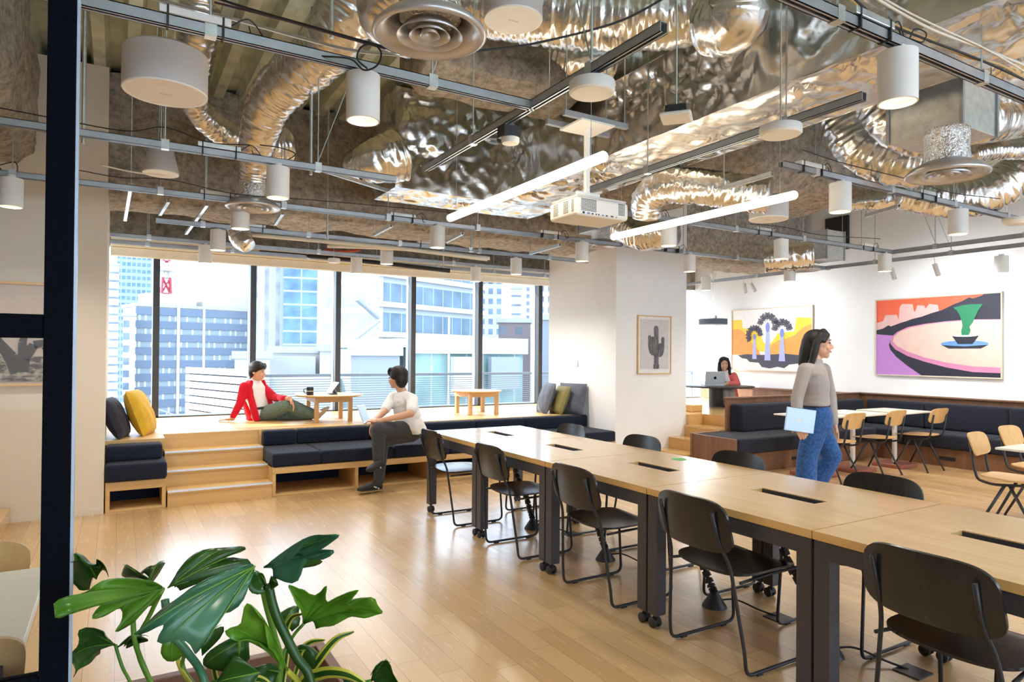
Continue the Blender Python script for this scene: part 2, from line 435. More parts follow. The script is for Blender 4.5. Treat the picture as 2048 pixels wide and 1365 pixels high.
def rough_box(x0, x1, y0, y1, z0, z1, st=0.09, amp=0.035, rnd=0.12, seed=0):
    """a beam thickly sprayed with fireproofing: subdivided and displaced"""
    m = MB(); cx, cy, cz = (x0 + x1) / 2, (y0 + y1) / 2, (z0 + z1) / 2
    def disp(p):
        x, y, z = p
        q = Vector((x * 2.2 + seed, y * 2.2, z * 2.2)); r = Vector((x * 9 + seed, y * 9, z * 9))
        n = noise.noise_vector(q) * amp * 1.6 + noise.noise_vector(r) * amp * 0.6
        # round the lower edges
        ex = min(x - x0, x1 - x); ey = min(y - y0, y1 - y); ez = z - z0
        for (a, b, ax) in ((ex, ez, 0), (ey, ez, 1)):
            if a < rnd and b < rnd:
                k = (1 - a / rnd) * (1 - b / rnd) * rnd * 0.45
                if ax == 0: x += k * (1 if x < cx else -1)
                else: y += k * (1 if y < cy else -1)
                z += k
        return (x + n.x, y + n.y, z + n.z)
    def face(o, u, nu, v, nv):
        o, u, v = Vector(o), Vector(u), Vector(v); vs = []; fs = []
        for i in range(nu + 1):
            for j in range(nv + 1): vs.append(disp(tuple(o + u * (i / nu) + v * (j / nv))))
        for i in range(nu):
            for j in range(nv):
                a = i * (nv + 1) + j; fs.append((a, a + nv + 1, a + nv + 2, a + 1))
        m.add(vs, fs)
    nx, ny, nz = [max(2, int(d / st)) for d in (x1 - x0, y1 - y0, z1 - z0)]
    X, Y, Z = (x1 - x0, 0, 0), (0, y1 - y0, 0), (0, 0, z1 - z0)
    face((x0, y0, z0), X, nx, Z, nz); face((x0, y1, z0), X, nx, Z, nz)
    face((x0, y0, z0), Y, ny, Z, nz); face((x1, y0, z0), Y, ny, Z, nz)
    face((x0, y0, z0), X, nx, Y, ny)
    return m
struct('ceiling_beam_window', rough_box(-0.6, 10.1, 7.2, 8.25, 2.92, 4.05, 0.12), 'stone', smooth='all')
struct('ceiling_beam_back', rough_box(-6, 10.1, 8.9, 9.5, 3.2, 4.05, 0.2, 0.03, 0.12, 9), 'stone', smooth='all')
struct('ceiling_beam_left', rough_box(-1.9, -0.62, -1.0, 7.1, 3.0, 4.05, 0.12, 0.04, 0.15, 3), 'stone', smooth='all')
struct('ceiling_beam_middle', rough_box(1.8, 3.2, 4.15, 4.75, 3.42, 4.05, 0.1, 0.035, 0.1, 5), 'stone', smooth='all')
struct('ceiling_beam_right', rough_box(4.5, 7.0, 3.9, 5.2, 3.05, 4.05, 0.1, 0.06, 0.25, 6), 'stone', smooth='all')
struct('ceiling_beam_far_right', rough_box(4.6, 5.7, 5.2, 7.2, 3.12, 4.05, 0.12, 0.05, 0.2, 8), 'stone', smooth='all')
struct('trim_4', MB().box(10.15, 10.2, 6.50, 6.90, 3.20, 3.75), 'black')

# ------------------------------------------------------------------ built-in bench by the window platform
t = thing('window_bench', 'long navy cushioned bench with oak base along the window platform', 'bench', (3.5, 7.3, 0))
m = MB()
m.box(1.34, 5.74, 6.97, 7.0, 0.225, 0.29); m.box(1.34, 5.74, 6.985, 7.68, 0.26, 0.288)
for x in (1.341, 2.19, 3.04, 3.92, 4.80, 5.70): m.box(x, x + 0.035, 6.973, 7.66, 0, 0.256)
m.box(1.34, 5.74, 6.98, 7.66, 0.0, 0.022)
build('bench_base', m, 'oak', t, bevel=0.003, world=True)
build('back_board', MB().box(1.36, 5.72, 7.60, 7.62, 0.02, 0.26), 'navy', t, world=True)
m = MB(); m.box(1.334, 1.352, 7.0, 7.70, 0.0, 0.288).box(1.334, 1.352, 7.66, 7.70, 0.288, 0.599); build('end_panel', m, 'oak_y', t, world=True)
bx = [1.335, 1.83, 2.62, 3.30, 4.0, 4.75, 5.745]
for i in range(6): cushion(bx[i] + 0.003, bx[i + 1] - 0.003, 6.955, 7.62, 0.292, 0.43, 'navy', t, 'seat_cushion')
bx = [1.36, 1.72, 2.55, 3.25, 3.95, 4.7, 5.745]
for i in range(6): cushion(bx[i] + 0.003, bx[i + 1] - 0.003, 7.575, 7.70, 0.432, 0.595, 'navy', t, 'back_cushion')
t = thing('corner_bench', 'short navy cushioned bench with oak cubby left of the stairs', 'bench', (0.15, 7.1, 0))
m = MB().box(-0.09, 0.395, 6.97, 7.0, 0.19, 0.27).box(-0.09, 0.395, 6.985, 7.5, 0.235, 0.27).box(-0.089, -0.055, 6.973, 7.5, 0, 0.2).box(0.36, 0.394, 6.973, 7.5, 0, 0.2).box(-0.09, 0.395, 6.98, 7.5, 0, 0.02)
build('bench_base', m, 'oak', t, bevel=0.003, world=True)
build('back_board', MB().box(-0.06, 0.37, 7.40, 7.42, 0.02, 0.2), 'navy', t, world=True)
cushion(-0.09, 0.40, 6.93, 7.36, 0.275, 0.43, 'navy', t, 'seat_cushion')
cushion(-0.09, 0.37, 7.12, 7.35, 0.432, 0.575, 'navy', t, 'back_cushion')

# ------------------------------------------------------------------ booth with walnut panels on the right
t = thing('corner_booth', 'long L-shaped charcoal booth with walnut panels around the cafe tables', 'booth', (9.0, 5.0, 0))
m = MB().box(7.10, 10.19, 6.27, 6.31, 0.0, 0.868).box(6.45, 7.12, 6.27, 6.31, 0.0, 0.435)
m.box(10.12, 10.19, -1.0, 6.3, 0.40, 0.868)
build('back_panel', m, 'walnut', t, bevel=0.003, world=True)
build('walnut_cap', MB().box(7.09, 10.19, 6.245, 6.33, 0.866, 0.885).box(10.08, 10.195, -1.0, 6.3, 0.866, 0.885), 'walnut_cap', t, bevel=0.003, world=True)
m = MB().box(6.53, 9.46, 5.60, 6.27, 0.0, 0.235).box(9.46, 10.1, -1.0, 6.27, 0.0, 0.235).box(6.46, 6.50, 5.58, 6.3, 0.0, 0.43)
build('walnut_base', m, 'walnut', t, bevel=0.004, world=True)
for a in (7.55, 8.75): build('vent_slot', MB().box(a, a + 0.14, 5.59, 5.604, 0.10, 0.14), 'black', t, world=True)
for y in (4.55, 2.9): build('vent_slot', MB().box(9.452, 9.466, y, y + 0.20, 0.085, 0.13), 'black', t, world=True)
cushion(6.505, 7.9, 5.56, 6.26, 0.24, 0.43, 'navy_light', t, 'seat_cushion', 0.035)
cushion(7.905, 9.40, 5.56, 6.26, 0.24, 0.43, 'navy_light', t, 'seat_cushion', 0.035)
cushion(7.14, 8.4, 6.06, 6.262, 0.43, 0.80, 'navy_light', t, 'back_cushion', 0.04)
cushion(8.405, 9.92, 6.06, 6.262, 0.43, 0.80, 'navy_light', t, 'back_cushion', 0.04)
yy = [6.06, 5.20, 4.15, 3.10, 2.05, 1.0, 0.0]
for i in range(6):
    cushion(9.40, 10.1, yy[i + 1] + 0.003, yy[i] + (0.2 if i == 0 else 0) - 0.003, 0.24, 0.43, 'navy_light', t, 'seat_cushion', 0.035)
    cushion(9.93, 10.12, yy[i + 1] + 0.003, yy[i] - 0.003, 0.43, 0.80, 'navy_light', t, 'back_cushion', 0.04)
t = thing('wall_ledge', 'walnut ledge along the painting wall behind the round table', 'ledge', (10.0, 8.0, 0.6))
build('panel', MB().box(10.10, 10.19, 6.36, 9.6, 0.605, 0.85), 'walnut', t, world=True)
build('ledge_top', MB().box(10.06, 10.195, 6.36, 9.6, 0.85, 0.87), 'walnut_cap', t, world=True)

# ------------------------------------------------------------------ black steel glazed partition, camera side
t = thing('glazed_partition', 'black steel framed glass partition at the left edge', 'partition', (-0.8, 1.8, 0))
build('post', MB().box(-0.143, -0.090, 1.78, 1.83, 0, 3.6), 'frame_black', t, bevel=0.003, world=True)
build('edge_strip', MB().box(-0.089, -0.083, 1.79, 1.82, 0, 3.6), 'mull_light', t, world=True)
for (a, b) in ((1.478, 1.530), (0.66, 0.733)): build('rail', MB().box(-1.6, -0.143, 1.785, 1.825, a, b), 'frame_black', t, bevel=0.002, world=True)
build('pane', MB().box(-1.6, -0.143, 1.800, 1.808, 1.530, 3.6), 'pglass', t, world=True)
build('pane', MB().box(-1.6, -0.143, 1.800, 1.808, 0.733, 1.478), 'pglass', t, world=True)
build('panel', MB().box(-1.6, -0.143, 1.798, 1.81, 0.0, 0.66), 'pglass', t, world=True)

# ------------------------------------------------------------------ pictures
def frame_y(t, x0, x1, z0, z1, y, w, d, mat):
    m = MB().box(x0, x1, y - d, y, z0, z0 + w).box(x0, x1, y - d, y, z1 - w, z1).box(x0, x0 + w, y - d, y, z0 + w, z1 - w).box(x1 - w, x1, y - d, y, z0 + w, z1 - w)
    build('frame', m, mat, t, world=True, bevel=0.002)
def flat(name, c, rough=0.6): 
    if name not in M: M[name] = plain(name, c, rough, 0, 0.04, 12)
    return name
t = thing('desert_photograph', 'sepia photograph of a gnarled desert tree behind the glass partition', 'picture', (-0.9, 6.95, 1.15))
frame_y(t, -1.9, -0.36, 1.15, 2.03, 6.955, 0.022, 0.03, 'oak')
def picmat(name, lo, hi, sx, sy, thr):
    m_, nt, b = _mat(name)
    n = _noise(nt, _objco(nt, (sx, 1, sy)), 3, 8, 0.7)
    nt.links.new(_ramp(nt, n, [(thr - 0.06, lo), (thr + 0.08, hi)]), b.inputs['Base Color']); b.inputs['Roughness'].default_value = 0.5
    M[name] = m_; return name
build('photo_sheet', MB().box(-1.88, -0.38, 6.94, 6.945, 1.17, 2.01), flat('photo_sky', (0.50, 0.41, 0.36)), t, world=True)
build('photo_ground', MB().box(-1.87, -0.40, 6.934, 6.94, 1.19, 1.40), picmat('photo_scrub', (0.08, 0.06, 0.05), (0.42, 0.36, 0.30), 4, 9, 0.5), t, world=True)
m = MB()
def limb(m, pts, r0, r1, y):
    n = len(pts)
    for i in range(n - 1):
        a = Vector((pts[i][0], 0, pts[i][1])); b = Vector((pts[i + 1][0], 0, pts[i + 1][1])); d = (b - a); p = Vector((-d.z, 0, d.x)).normalized()
        ra = r0 + (r1 - r0) * i / (n - 1); rb = r0 + (r1 - r0) * (i + 1) / (n - 1)
        m.prism([((a + p * ra).x, (a + p * ra).z), ((b + p * rb).x, (b + p * rb).z), ((b - p * rb).x, (b - p * rb).z), ((a - p * ra).x, (a - p * ra).z)], lambda u, v, w: (u, w, v), y - 0.003, y)
limb(m, [(-0.70, 1.27), (-0.69, 1.38), (-0.62, 1.50), (-0.50, 1.53), (-0.44, 1.49), (-0.42, 1.55)], 0.05, 0.008, 6.934)
limb(m, [(-0.72, 1.27), (-0.78, 1.40), (-0.86, 1.52), (-0.92, 1.66)], 0.06, 0.02, 6.931)
limb(m, [(-0.69, 1.38), (-0.70, 1.52), (-0.66, 1.66)], 0.04, 0.015, 6.928)
limb(m, [(-0.44, 1.34), (-0.43, 1.46), (-0.47, 1.52), (-0.41, 1.54)], 0.012, 0.006, 6.934)
limb(m, [(-0.53, 1.36), (-0.54, 1.45), (-0.55, 1.48)], 0.010, 0.018, 6.934)
build('photo_trees', m, flat('photo_ink', (0.07, 0.055, 0.05)), t, world=True)
# cactus picture on the pillar
t = thing('cactus_print', 'oak framed black and white cactus print on the white pillar', 'picture', (6.42, 6.98, 1.18))
frame_y(t, 6.115, 6.735, 1.185, 2.00, 6.979, 0.014, 0.025, 'oak')
build('mount', MB().box(6.129, 6.721, 6.965, 6.97, 1.199, 1.986), flat('mount_white', (0.80, 0.79, 0.77)), t, world=True)
build('print_sheet', MB().box(6.165, 6.685, 6.961, 6.965, 1.26, 1.945), flat('print_grey', (0.62, 0.60, 0.60)), t, world=True)
m = MB()
fy = lambda u, v, w: (u, w, v)
def blob(m, pts, r, y, k=10):
    """rounded cactus arm as a flat shape along a path"""
    P = spline([(a, 0, b) for a, b in pts], 5); L = []; Rr = []
    for i, p in enumerate(P):
        d = (P[min(i + 1, len(P) - 1)] - P[max(i - 1, 0)]).normalized(); q = Vector((-d.z, 0, d.x))
        L.append((p + q * r).xz if False else ((p + q * r).x, (p + q * r).z)); Rr.append(((p - q * r).x, (p - q * r).z))
    e = P[-1]; d = (P[-1] - P[-2]).normalized(); q = Vector((-d.z, 0, d.x)); cap = []
    for i in range(1, 6):
        a = math.pi * i / 6; w = e + q * r * math.cos(a) + d * r * math.sin(a); cap.append((w.x, w.z))
    m.prism(L + cap + Rr[::-1], fy, y - 0.003, y)
blob(m, [(6.455, 1.30), (6.455, 1.6), (6.45, 1.82)], 0.042, 6.961)
blob(m, [(6.45, 1.47), (6.37, 1.48), (6.335, 1.56), (6.33, 1.70)], 0.026, 6.958)
blob(m, [(6.46, 1.45), (6.54, 1.46), (6.57, 1.54), (6.575, 1.68)], 0.028, 6.958)
blob(m, [(6.40, 1.50), (6.385, 1.60), (6.385, 1.69)], 0.02, 6.955)
blob(m, [(6.50, 1.44), (6.515, 1.52), (6.52, 1.60)], 0.02, 6.955)
m.box(6.405, 6.505, 6.955, 6.961, 1.26, 1.32)
build('cactus_figure', m, picmat('cactus_ink', (0.05, 0.05, 0.055), (0.22, 0.21, 0.22), 40, 2, 0.5), t, world=True)

# ---- two paintings on the right wall; local axes: a = along wall (left to right in view), b = up
def wall_pic(name, label, ya, yb, z0, z1, d=0.045):
    t = thing(name, label, 'painting', (10.2, (ya + yb) / 2, z0))
    w = 0.018
    m = MB()
    m.box(10.2 - d, 10.199, yb - w, ya + w, z0 - w, z0).box(10.2 - d, 10.199, yb - w, ya + w, z1, z1 + w)
    m.box(10.2 - d, 10.199, ya, ya + w, z0, z1).box(10.2 - d, 10.199, yb - w, yb, z0, z1)
    build('frame', m, flat('pale_wood_frame', (0.66, 0.58, 0.44)), t, world=True, bevel=0.002)
    lay = [0]
    def shape(nm, pts, mat):
        lay[0] += 1; k = 10.2 - d + 0.016 - lay[0] * 0.0012
        q = MB(); W = ya - yb; H = z1 - z0
        q.prism([(ya - a * W, z0 + b * H) for a, b in pts], lambda u, v, w: (w, u, v), k, k + 0.0012 if lay[0] > 1 else 10.198)
        return build(nm, q, mat, t, world=True)
    return t, shape
def ell(cx, cy, rx, ry, n=40, a0=0, a1=360): return [(cx + rx * math.cos(R(a0 + (a1 - a0) * i / n)), cy + ry * math.sin(R(a0 + (a1 - a0) * i / n))) for i in range(n + (0 if a1 - a0 == 360 else 1))]
def clip(pts): return [(min(1, max(0, a)), min(1, max(0, b))) for a, b in pts]
flat('p_orange', (0.78, 0.12, 0.05)); flat('p_pink', (0.72, 0.45, 0.42)); flat('p_navy', (0.018, 0.018, 0.035)); flat('p_lilac', (0.50, 0.22, 0.58))
flat('p_cream', (0.74, 0.50, 0.42)); flat('p_mauve', (0.60, 0.22, 0.38)); flat('p_blue', (0.12, 0.28, 0.62)); flat('p_green', (0.01, 0.20, 0.09)); flat('p_white', (0.85, 0.83, 0.80))
flat('p_yellow', (0.92, 0.62, 0.05)); flat('p_tangerine', (0.92, 0.36, 0.08)); flat('p_peri', (0.40, 0.45, 0.82)); flat('p_lilacgrey', (0.75, 0.68, 0.80)); flat('p_peridark', (0.20, 0.25, 0.62)); flat('p_slate', (0.06, 0.055, 0.085))
t, sh = wall_pic('bonsai_painting', 'large painting of a green potted tree on a pale pink table', 6.03, 4.33, 1.18, 2.32)
sh('canvas', [(0, 0), (1, 0), (1, 1), (0, 1)], 'p_orange')
sh('lilac_ground', [(0, 0), (0.45, 0), (0.45, 0.6), (0, 0.6)], 'p_lilac')
sh('pink_mesas', [(0, .56), (.3, .56), (.55, .72), (.53, .9), (.46, .92), (.43, .86), (.42, .9), (.36, .91), (.345, .83), (.335, .83), (.32, .93), (.23, .94), (.21, .9), (.20, .73), (.185, .80), (.08, .80), (.06, .72), (0, .70)], 'p_pink')
sh('dark_ridge', [(0, .60), (.06, .62), (.10, .655), (.115, .66), (.13, .645), (.22, .69), (.27, .71), (.32, .735), (.40, .76), (.48, .80), (.56, .83), (.66, .90), (.72, .93), (.77, .97), (.80, .955), (.86, .98), (.88, 1), (1, 1), (1, .5), (.3, .5), (0, .5)], 'p_navy')
sh('lilac_field', [(0, 0), (.45, 0), (.35, .2), (.25, .45), (.3, .5), (0, .545)], 'p_lilac')
sh('table_shadow', clip([(1, .0), (.40, .0), (.28, .12), (.18, .24), (.125, .34), (.115, .40), (.14, .5), (.5, .5), (1, .4)]), 'p_navy')
sh('table_rim', [(1, .055), (.80, .06), (.60, .11), (.42, .18), (.28, .25), (.17, .34), (.127, .42), (.135, .50), (.19, .57), (.28, .63), (.42, .665), (.6, .69), (.8, .70), (1, .69)], 'p_mauve')
sh('table_top', [(1, .12), (.80, .13), (.60, .17), (.42, .235), (.28, .31), (.19, .38), (.152, .44), (.16, .50), (.21, .57), (.30, .62), (.44, .655), (.6, .68), (.8, .69), (1, .685)], 'p_cream')
sh('saucer', ell(.735, .405, .18, .04), 'p_blue'); sh('saucer_shadow', [(.56, .39), (.62, .345), (.86, .345), (.915, .39), (.74, .372)], 'p_navy')
sh('pot', [(.645, .50), (.845, .50), (.80, .40), (.69, .40)], 'p_navy'); sh('soil', ell(.745, .502, .09, .012), 'p_lilacgrey')
sh('tree', [(.72, .51), (.77, .51), (.785, .57), (.775, .61), (.80, .66), (.82, .73), (.84, .80), (.875, .88), (.80, .885), (.73, .88), (.655, .855), (.68, .82), (.70, .77), (.72, .68), (.725, .62), (.715, .56)], 'p_green')
t, sh = wall_pic('palm_painting', 'painting of three lilac palms on orange hills behind the walking woman', 8.86, 7.15, 1.19, 2.31)
sh('canvas', [(0, 0), (1, 0), (1, 1), (0, 1)], 'p_white')
sh('yellow_sky', [(0, .84), (.135, .84), (.14, .70), (.3, .68), (.38, .6), (.42, .45), (.5, .42), (.55, .50), (.60, .6), (.8, .62), (.82, .84), (1, .82), (1, .3), (0, .3)], 'p_yellow')
sh('tangerine_hill', [(0, .68), (.08, .69), (.15, .64), (.22, .52), (.30, .40), (.36, .32), (.38, .25), (0, .25)], 'p_tangerine')
sh('tangerine_hill', [(1, .73), (.9, .68), (.8, .56), (.68, .50), (.60, .48), (.53, .42), (.50, .34), (.47, .25), (1, .25)], 'p_tangerine')
sh('pale_ground', [(0, 0), (1, 0), (1, .25), (0, .25)], 'p_white')
sh('dark_island', [(.08, .24), (.14, .19), (.20, .18), (.24, .13), (.36, .12), (.40, .05), (.5, .03), (.6, .06), (.68, .04), (.74, .10), (.86, .12), (.95, .20), (.85, .25), (.7, .27), (.55, .26), (.4, .25), (.2, .26)], 'p_slate')
for (x, b0, b1, w, hd) in ((.305, .18, .55, .022, .045), (.475, .16, .70, .03, .08), (.655, .15, .60, .03, .07)):
    sh('palm_trunk', [(x - w * 1.3, b0), (x + w * 1.3, b0), (x + w * .5, b1), (x - w * .5, b1)], 'p_peri')
    sh('palm_head', ell(x, b1, w * .85, hd, 20), 'p_peridark')
    fr = MB(); W, H = 1.71, 1.12
    for k, a in enumerate((15, 50, 85, 125, 165, 205) if x < .4 else (20, 55, 90, 125, 160)):
        d = Vector((math.cos(R(a)), math.sin(R(a)))); q = Vector((-d.y, d.x)); o = Vector((x * W, (b1 + hd * .5) * H)) + d * (.03 + hd * .5)
        L = .15 if x > .4 else .13
        def quad(p, e, w0):
            r = Vector((-(e - p).y, (e - p).x)).normalized() * w0; md = p + (e - p) * .6
            fr.prism([(8.86 - v.x, 1.19 + v.y) for v in (p, md + r, e + r * .5, e - r * .5, md - r)], lambda u, v, w: (w, u, v), 10.2 - .045 + .016 - .019, 10.2 - .045 + .016 - .0178)
        quad(o, o + d * L, .014)
        for j in range(4):
            p = o + d * (L * (.2 + .2 * j))
            for s_ in (-1, 1): quad(p, p + (d * .75 + q * s_) * (.055 - .006 * abs(j - 1.5)), .012)
    build('palm_frond', fr, 'p_slate', t, world=True)
# unseen back wall, added and cut open to limit skylight from behind
struct('wall_back_sky_block', MB().box(-6.2, -2.0, -4.2, -4.0, 0, 4.1).box(-2.0, 10.4, -4.2, -4.0, 2.9, 4.1).box(-2.0, 1.0, -4.2, -4.0, 0, 0.9).box(1.0, 1.5, -4.2, -4.0, 0, 2.75), 'wall')

# ------------------------------------------------------------------ pendant downlights on the steel grid
def downlight(loc, label, power=11):
    t = thing('cylinder_downlight', label, 'ceiling light', loc, 0, 'white cylinder downlights on the ceiling rails')
    r = 0.075
    build('shade', MB().lathe([(0.068, 0.0), (r, 0.0), (r, 0.208), (0.06, 0.212), (0.0005, 0.212), (0.0005, 0.206), (0.062, 0.20)], n=32, closed=True), 'white', t, smooth=True)
    build('lamp', MB().lathe([(0.0, 0.05), (0.058, 0.05), (0.058, 0.058), (0, 0.058)], n=24), 'lampin', t)
    build('mount', MB().lathe([(0.0, 0.212), (0.028, 0.212), (0.028, 0.235), (0, 0.235)], n=14), 'white', t)
    return t
LAMPS = [(0.94, 2.93, 'white cylinder downlight beside the largest round air diffuser'), (0.92, 4.70, 'white cylinder downlight in front of the dark beam left of the foil duct'),
 (0.88, 6.05, 'white cylinder downlight tucked under the round diffuser above the bench'), (0.87, 7.45, 'white cylinder downlight above the stairs, nearer of a pair'),
 (0.87, 8.62, 'white cylinder downlight over the window with the lattice tower'), (2.71, 6.05, 'white cylinder downlight below the far end of the left light tube'),
 (2.71, 7.5, 'white cylinder downlight above the man in the white shirt, larger'), (2.69, 8.6, 'white cylinder downlight against the window above the low table and mug'),
 (4.45, 8.58, 'white cylinder downlight against the window with green glass building'), (4.49, 7.5, 'white cylinder downlight over the blind box left of the pillar'),
 (4.47, 6.03, 'white cylinder downlight touching the diffuser at the pillar corner'), (4.53, 4.72, 'white cylinder downlight just behind the right light tube'),
 (6.15, 6.04, 'white cylinder downlight at the right edge of the white pillar'), (6.15, 4.70, 'white cylinder downlight above the walking woman on the left'),
 (8.1, 6.05, 'white cylinder downlight near the far flared diffuser'), (2.76, 1.55, 'largest white cylinder downlight, top right by the cables'),
 (4.5, 2.94, 'white cylinder downlight right of the glowing tube end'), (6.15, 2.94, 'white cylinder downlight beside the round smoke detector at right'),
 (8.08, 4.69, 'white cylinder downlight above the bonsai painting left corner'), (-0.69, 6.05, 'white cylinder downlight seen through the glass partition')]
FILL_LAMPS = [(-1.0, 4.2), (-2.6, 5.4), (0.94, 0.6), (0.94, -1.6), (-1.6, 1.2), (-2.0, -1.4), (3.4, -0.6), (5.2, 0.9), (5.2, -1.6), (7.4, 1.2), (8.1, 2.94), (7.4, -1.4), (9.2, 0.2), (8.1, 7.6), (9.4, 4.0)]  # extra downlights added to brighten the room and right wall
_d0 = None
def lamp_light(x, y, e):
    L = bpy.data.lights.new('downlight_beam', 'SPOT'); L.energy = e; L.spot_size = R(150); L.spot_blend = 0.8; L.shadow_soft_size = 0.06; L.color = (1.0, 0.93, 0.82)
    o = bpy.data.objects.new('downlight_beam', L); COL.objects.link(o); o.location = (x, y, 2.492)
LP = 30
for i, (x, y, lb) in enumerate(LAMPS):
    if _d0 is None: _d0 = downlight((x, y, 2.50), lb)
    else: dup(_d0, (x, y, 2.50), 0, lb)
    lamp_light(x, y, LP * (1.7 if x > 7 else 0.3 if (4.0 < x < 7 and 5.5 < y < 6.5) else 2.2 if (x > 4 and y > 7) else 1.0))
for i, (x, y) in enumerate(FILL_LAMPS):
    dup(_d0, (x, y, 2.50), 0, 'white cylinder downlight added to brighten the room')
    lamp_light(x, y, LP * (1.7 if x > 7 else 0.3 if (4.0 < x < 7 and 5.5 < y < 6.5) else 2.2 if (x > 4 and y > 7) else 1.0))

# light tubes
def light_tube(x, y0, y1, z, label):
    t = thing('light_tube', label, 'tube light', (x, (y0 + y1) / 2, z), 0, 'glowing tube lights over the long table')
    build('tube', MB().tube([(x, y0, z), (x, y0 + 0.01, z), (x, y1 - 0.01, z), (x, y1, z)], [0.022, 0.028, 0.028, 0.022], 18), 'tube', t, smooth='all', world=True)
    for y in (y0 + 0.12, y1 - 0.12):
        build('hanging_wire', MB().cyl((x, y, z + 0.028), (x, y, 3.02 if x > 3 else 3.5 if y > 4 else 4.02), 0.0018, 6), 'chrome', t, world=True)
    return t
light_tube(2.195, 2.765, 4.68, 2.50, 'glowing white light tube left of the projector')
light_tube(3.775, 2.775, 4.64, 2.50, 'glowing white light tube right of the projector')

# ------------------------------------------------------------------ long table of square units
TX0, TX1, TZ = 2.44, 3.44, 0.74
def table_unit(loc, label):
    t = thing('work_table', label, 'table', loc, 0, 'square oak table units in the long table')
    h = 0.49
    m = MB()
    sx0, sx1, sy0, sy1 = -0.05, 0.05, -0.19, 0.19
    xs = (-0.5, sx0, sx1, 0.5); ys = (-h, sy0, sy1, h)
    for i in range(3):
        for j in range(3):
            if i == 1 and j == 1: continue
            m.box(xs[i], xs[i + 1], ys[j], ys[j + 1], TZ - 0.034, TZ)
    # one slab with a slot through it
    vs = []; 
    build('table_top', slab(-0.5, 0.5, -h, h, sx0, sx1, sy0, sy1, TZ - 0.034, TZ), 'oak_y', t)
    m = MB().box(sx0 + .001, sx0 + 0.004, sy0, sy1, TZ - 0.14, TZ - 0.004).box(sx1 - 0.004, sx1 - .001, sy0, sy1, TZ - 0.14, TZ - 0.004).box(sx0, sx1, sy0, sy0 + 0.003, TZ - 0.14, TZ - 0.004).box(sx0, sx1, sy1 - 0.003, sy1, TZ - 0.14, TZ - 0.034).box(sx0, sx1, sy0, sy1, TZ - 0.143, TZ - 0.14)
    build('cable_tray', m, 'table_steel', t)
    m = MB()
    z0, z1 = TZ - 0.105, TZ - 0.035
    m.box(-0.495, -0.465, -h + 0.005, h - 0.005, z0, z1).box(0.465, 0.495, -h + 0.005, h - 0.005, z0, z1).box(-0.465, 0.465, -h + 0.005, -h + 0.035, z0, z1).box(-0.465, 0.465, h - 0.035, h - 0.005, z0, z1)
    build('apron', m, 'table_steel', t)
    for sx in (-1, 1):
        for sy in (-1, 1):
            x, y = sx * 0.462, sy * (h - 0.038)
            lg = build('leg', MB().box(x - 0.0345, x + 0.0345, y - 0.0345, y + 0.0345, 0.075, TZ - 0.036), 'table_steel', t, bevel=0.003)
            c = MB().cyl((x, y, 0.04), (x, y, 0.08), 0.008, 8)
            for q in (-1, 1): c.tube([(x + q * 0.006, y + 0.012, 0.027), (x + q * 0.010, y + 0.012, 0.027), (x + q * 0.024, y + 0.012, 0.027), (x + q * 0.028, y + 0.012, 0.027)], [0.022, 0.027, 0.027, 0.022], 16)
            c.box(x - 0.008, x + 0.008, y - 0.012, y + 0.02, 0.028, 0.058)
            build('caster', c, 'rubber', lg, smooth=True)
    return t
def slab(x0, x1, y0, y1, a0, a1, b0, b1, z0, z1):
    m = MB(); o = [(x0, y0), (x1, y0), (x1, y1), (x0, y1)]; i_ = [(a0, b0), (a1, b0), (a1, b1), (a0, b1)]
    vs = [(x, y, z1) for x, y in o] + [(x, y, z1) for x, y in i_] + [(x, y, z0) for x, y in o] + [(x, y, z0) for x, y in i_]
    fs = []
    for k in range(4):
        n = (k + 1) % 4
        fs += [(k, n, 4 + n, 4 + k), (8 + n, 8 + k, 12 + k, 12 + n), (k + 8, n + 8, n, k), (4 + k, 4 + n, 12 + n, 12 + k)]
    return m.add(vs, fs)
tu = None
for k, lb in enumerate(('square oak table unit farthest from the camera, with washed-out reflection', 'second oak table unit from the far end of the long table', 'third oak table unit from the far end, middle of the long table',
                        'fourth oak table unit, with a black slot beside the near chairs', 'fifth oak table unit, nearest with its far edge seam visible', 'oak table unit running out of the frame at bottom right')):
    loc = (2.94, 5.165 - 0.986 * k, 0)
    tu = table_unit(loc, lb) if k == 0 else dup(tu, loc, 0, lb)

# ------------------------------------------------------------------ black sled chairs; local +x is forward
def shell_grid(fn, nu, nv, th):
    """sheet of thickness th: fn(u,v)->(pos, normal)"""
    m = MB(); top = []; bot = []
    for i in range(nu + 1):
        for j in range(nv + 1):
            p, n = fn(i / nu, j / nv); top.append(tuple(Vector(p) + Vector(n) * th / 2)); bot.append(tuple(Vector(p) - Vector(n) * th / 2))
    o = len(top); w = nv + 1; fs = []
    for i in range(nu):
        for j in range(nv):
            a = i * w + j; fs.append((a, a + 1, a + w + 1, a + w)); fs.append((o + a, o + a + w, o + a + w + 1, o + a + 1))
    for i in range(nu):
        for j in (0, nv):
            a = i * w + j; f = (a, a + w, o + a + w, o + a); fs.append(f if j == 0 else f[::-1])
    for j in range(nv):
        for i in (0, nu):
            a = i * w + j; f = (a, o + a, o + a + 1, a + 1); fs.append(f if i == 0 else f[::-1])
    return m.add(top + bot, fs)
def superell(u, v, p=3.6):
    """map the unit square to a rounded rectangle in [-1,1]^2"""
    a, b = 2 * u - 1, 2 * v - 1
    m = max(abs(a), abs(b))
    if m < 1e-6: return 0, 0
    an = math.atan2(b, a); c, s = abs(math.cos(an)), abs(math.sin(an))
    r = m / (c ** p + s ** p) ** (1 / p)
    return r * math.cos(an), r * math.sin(an)
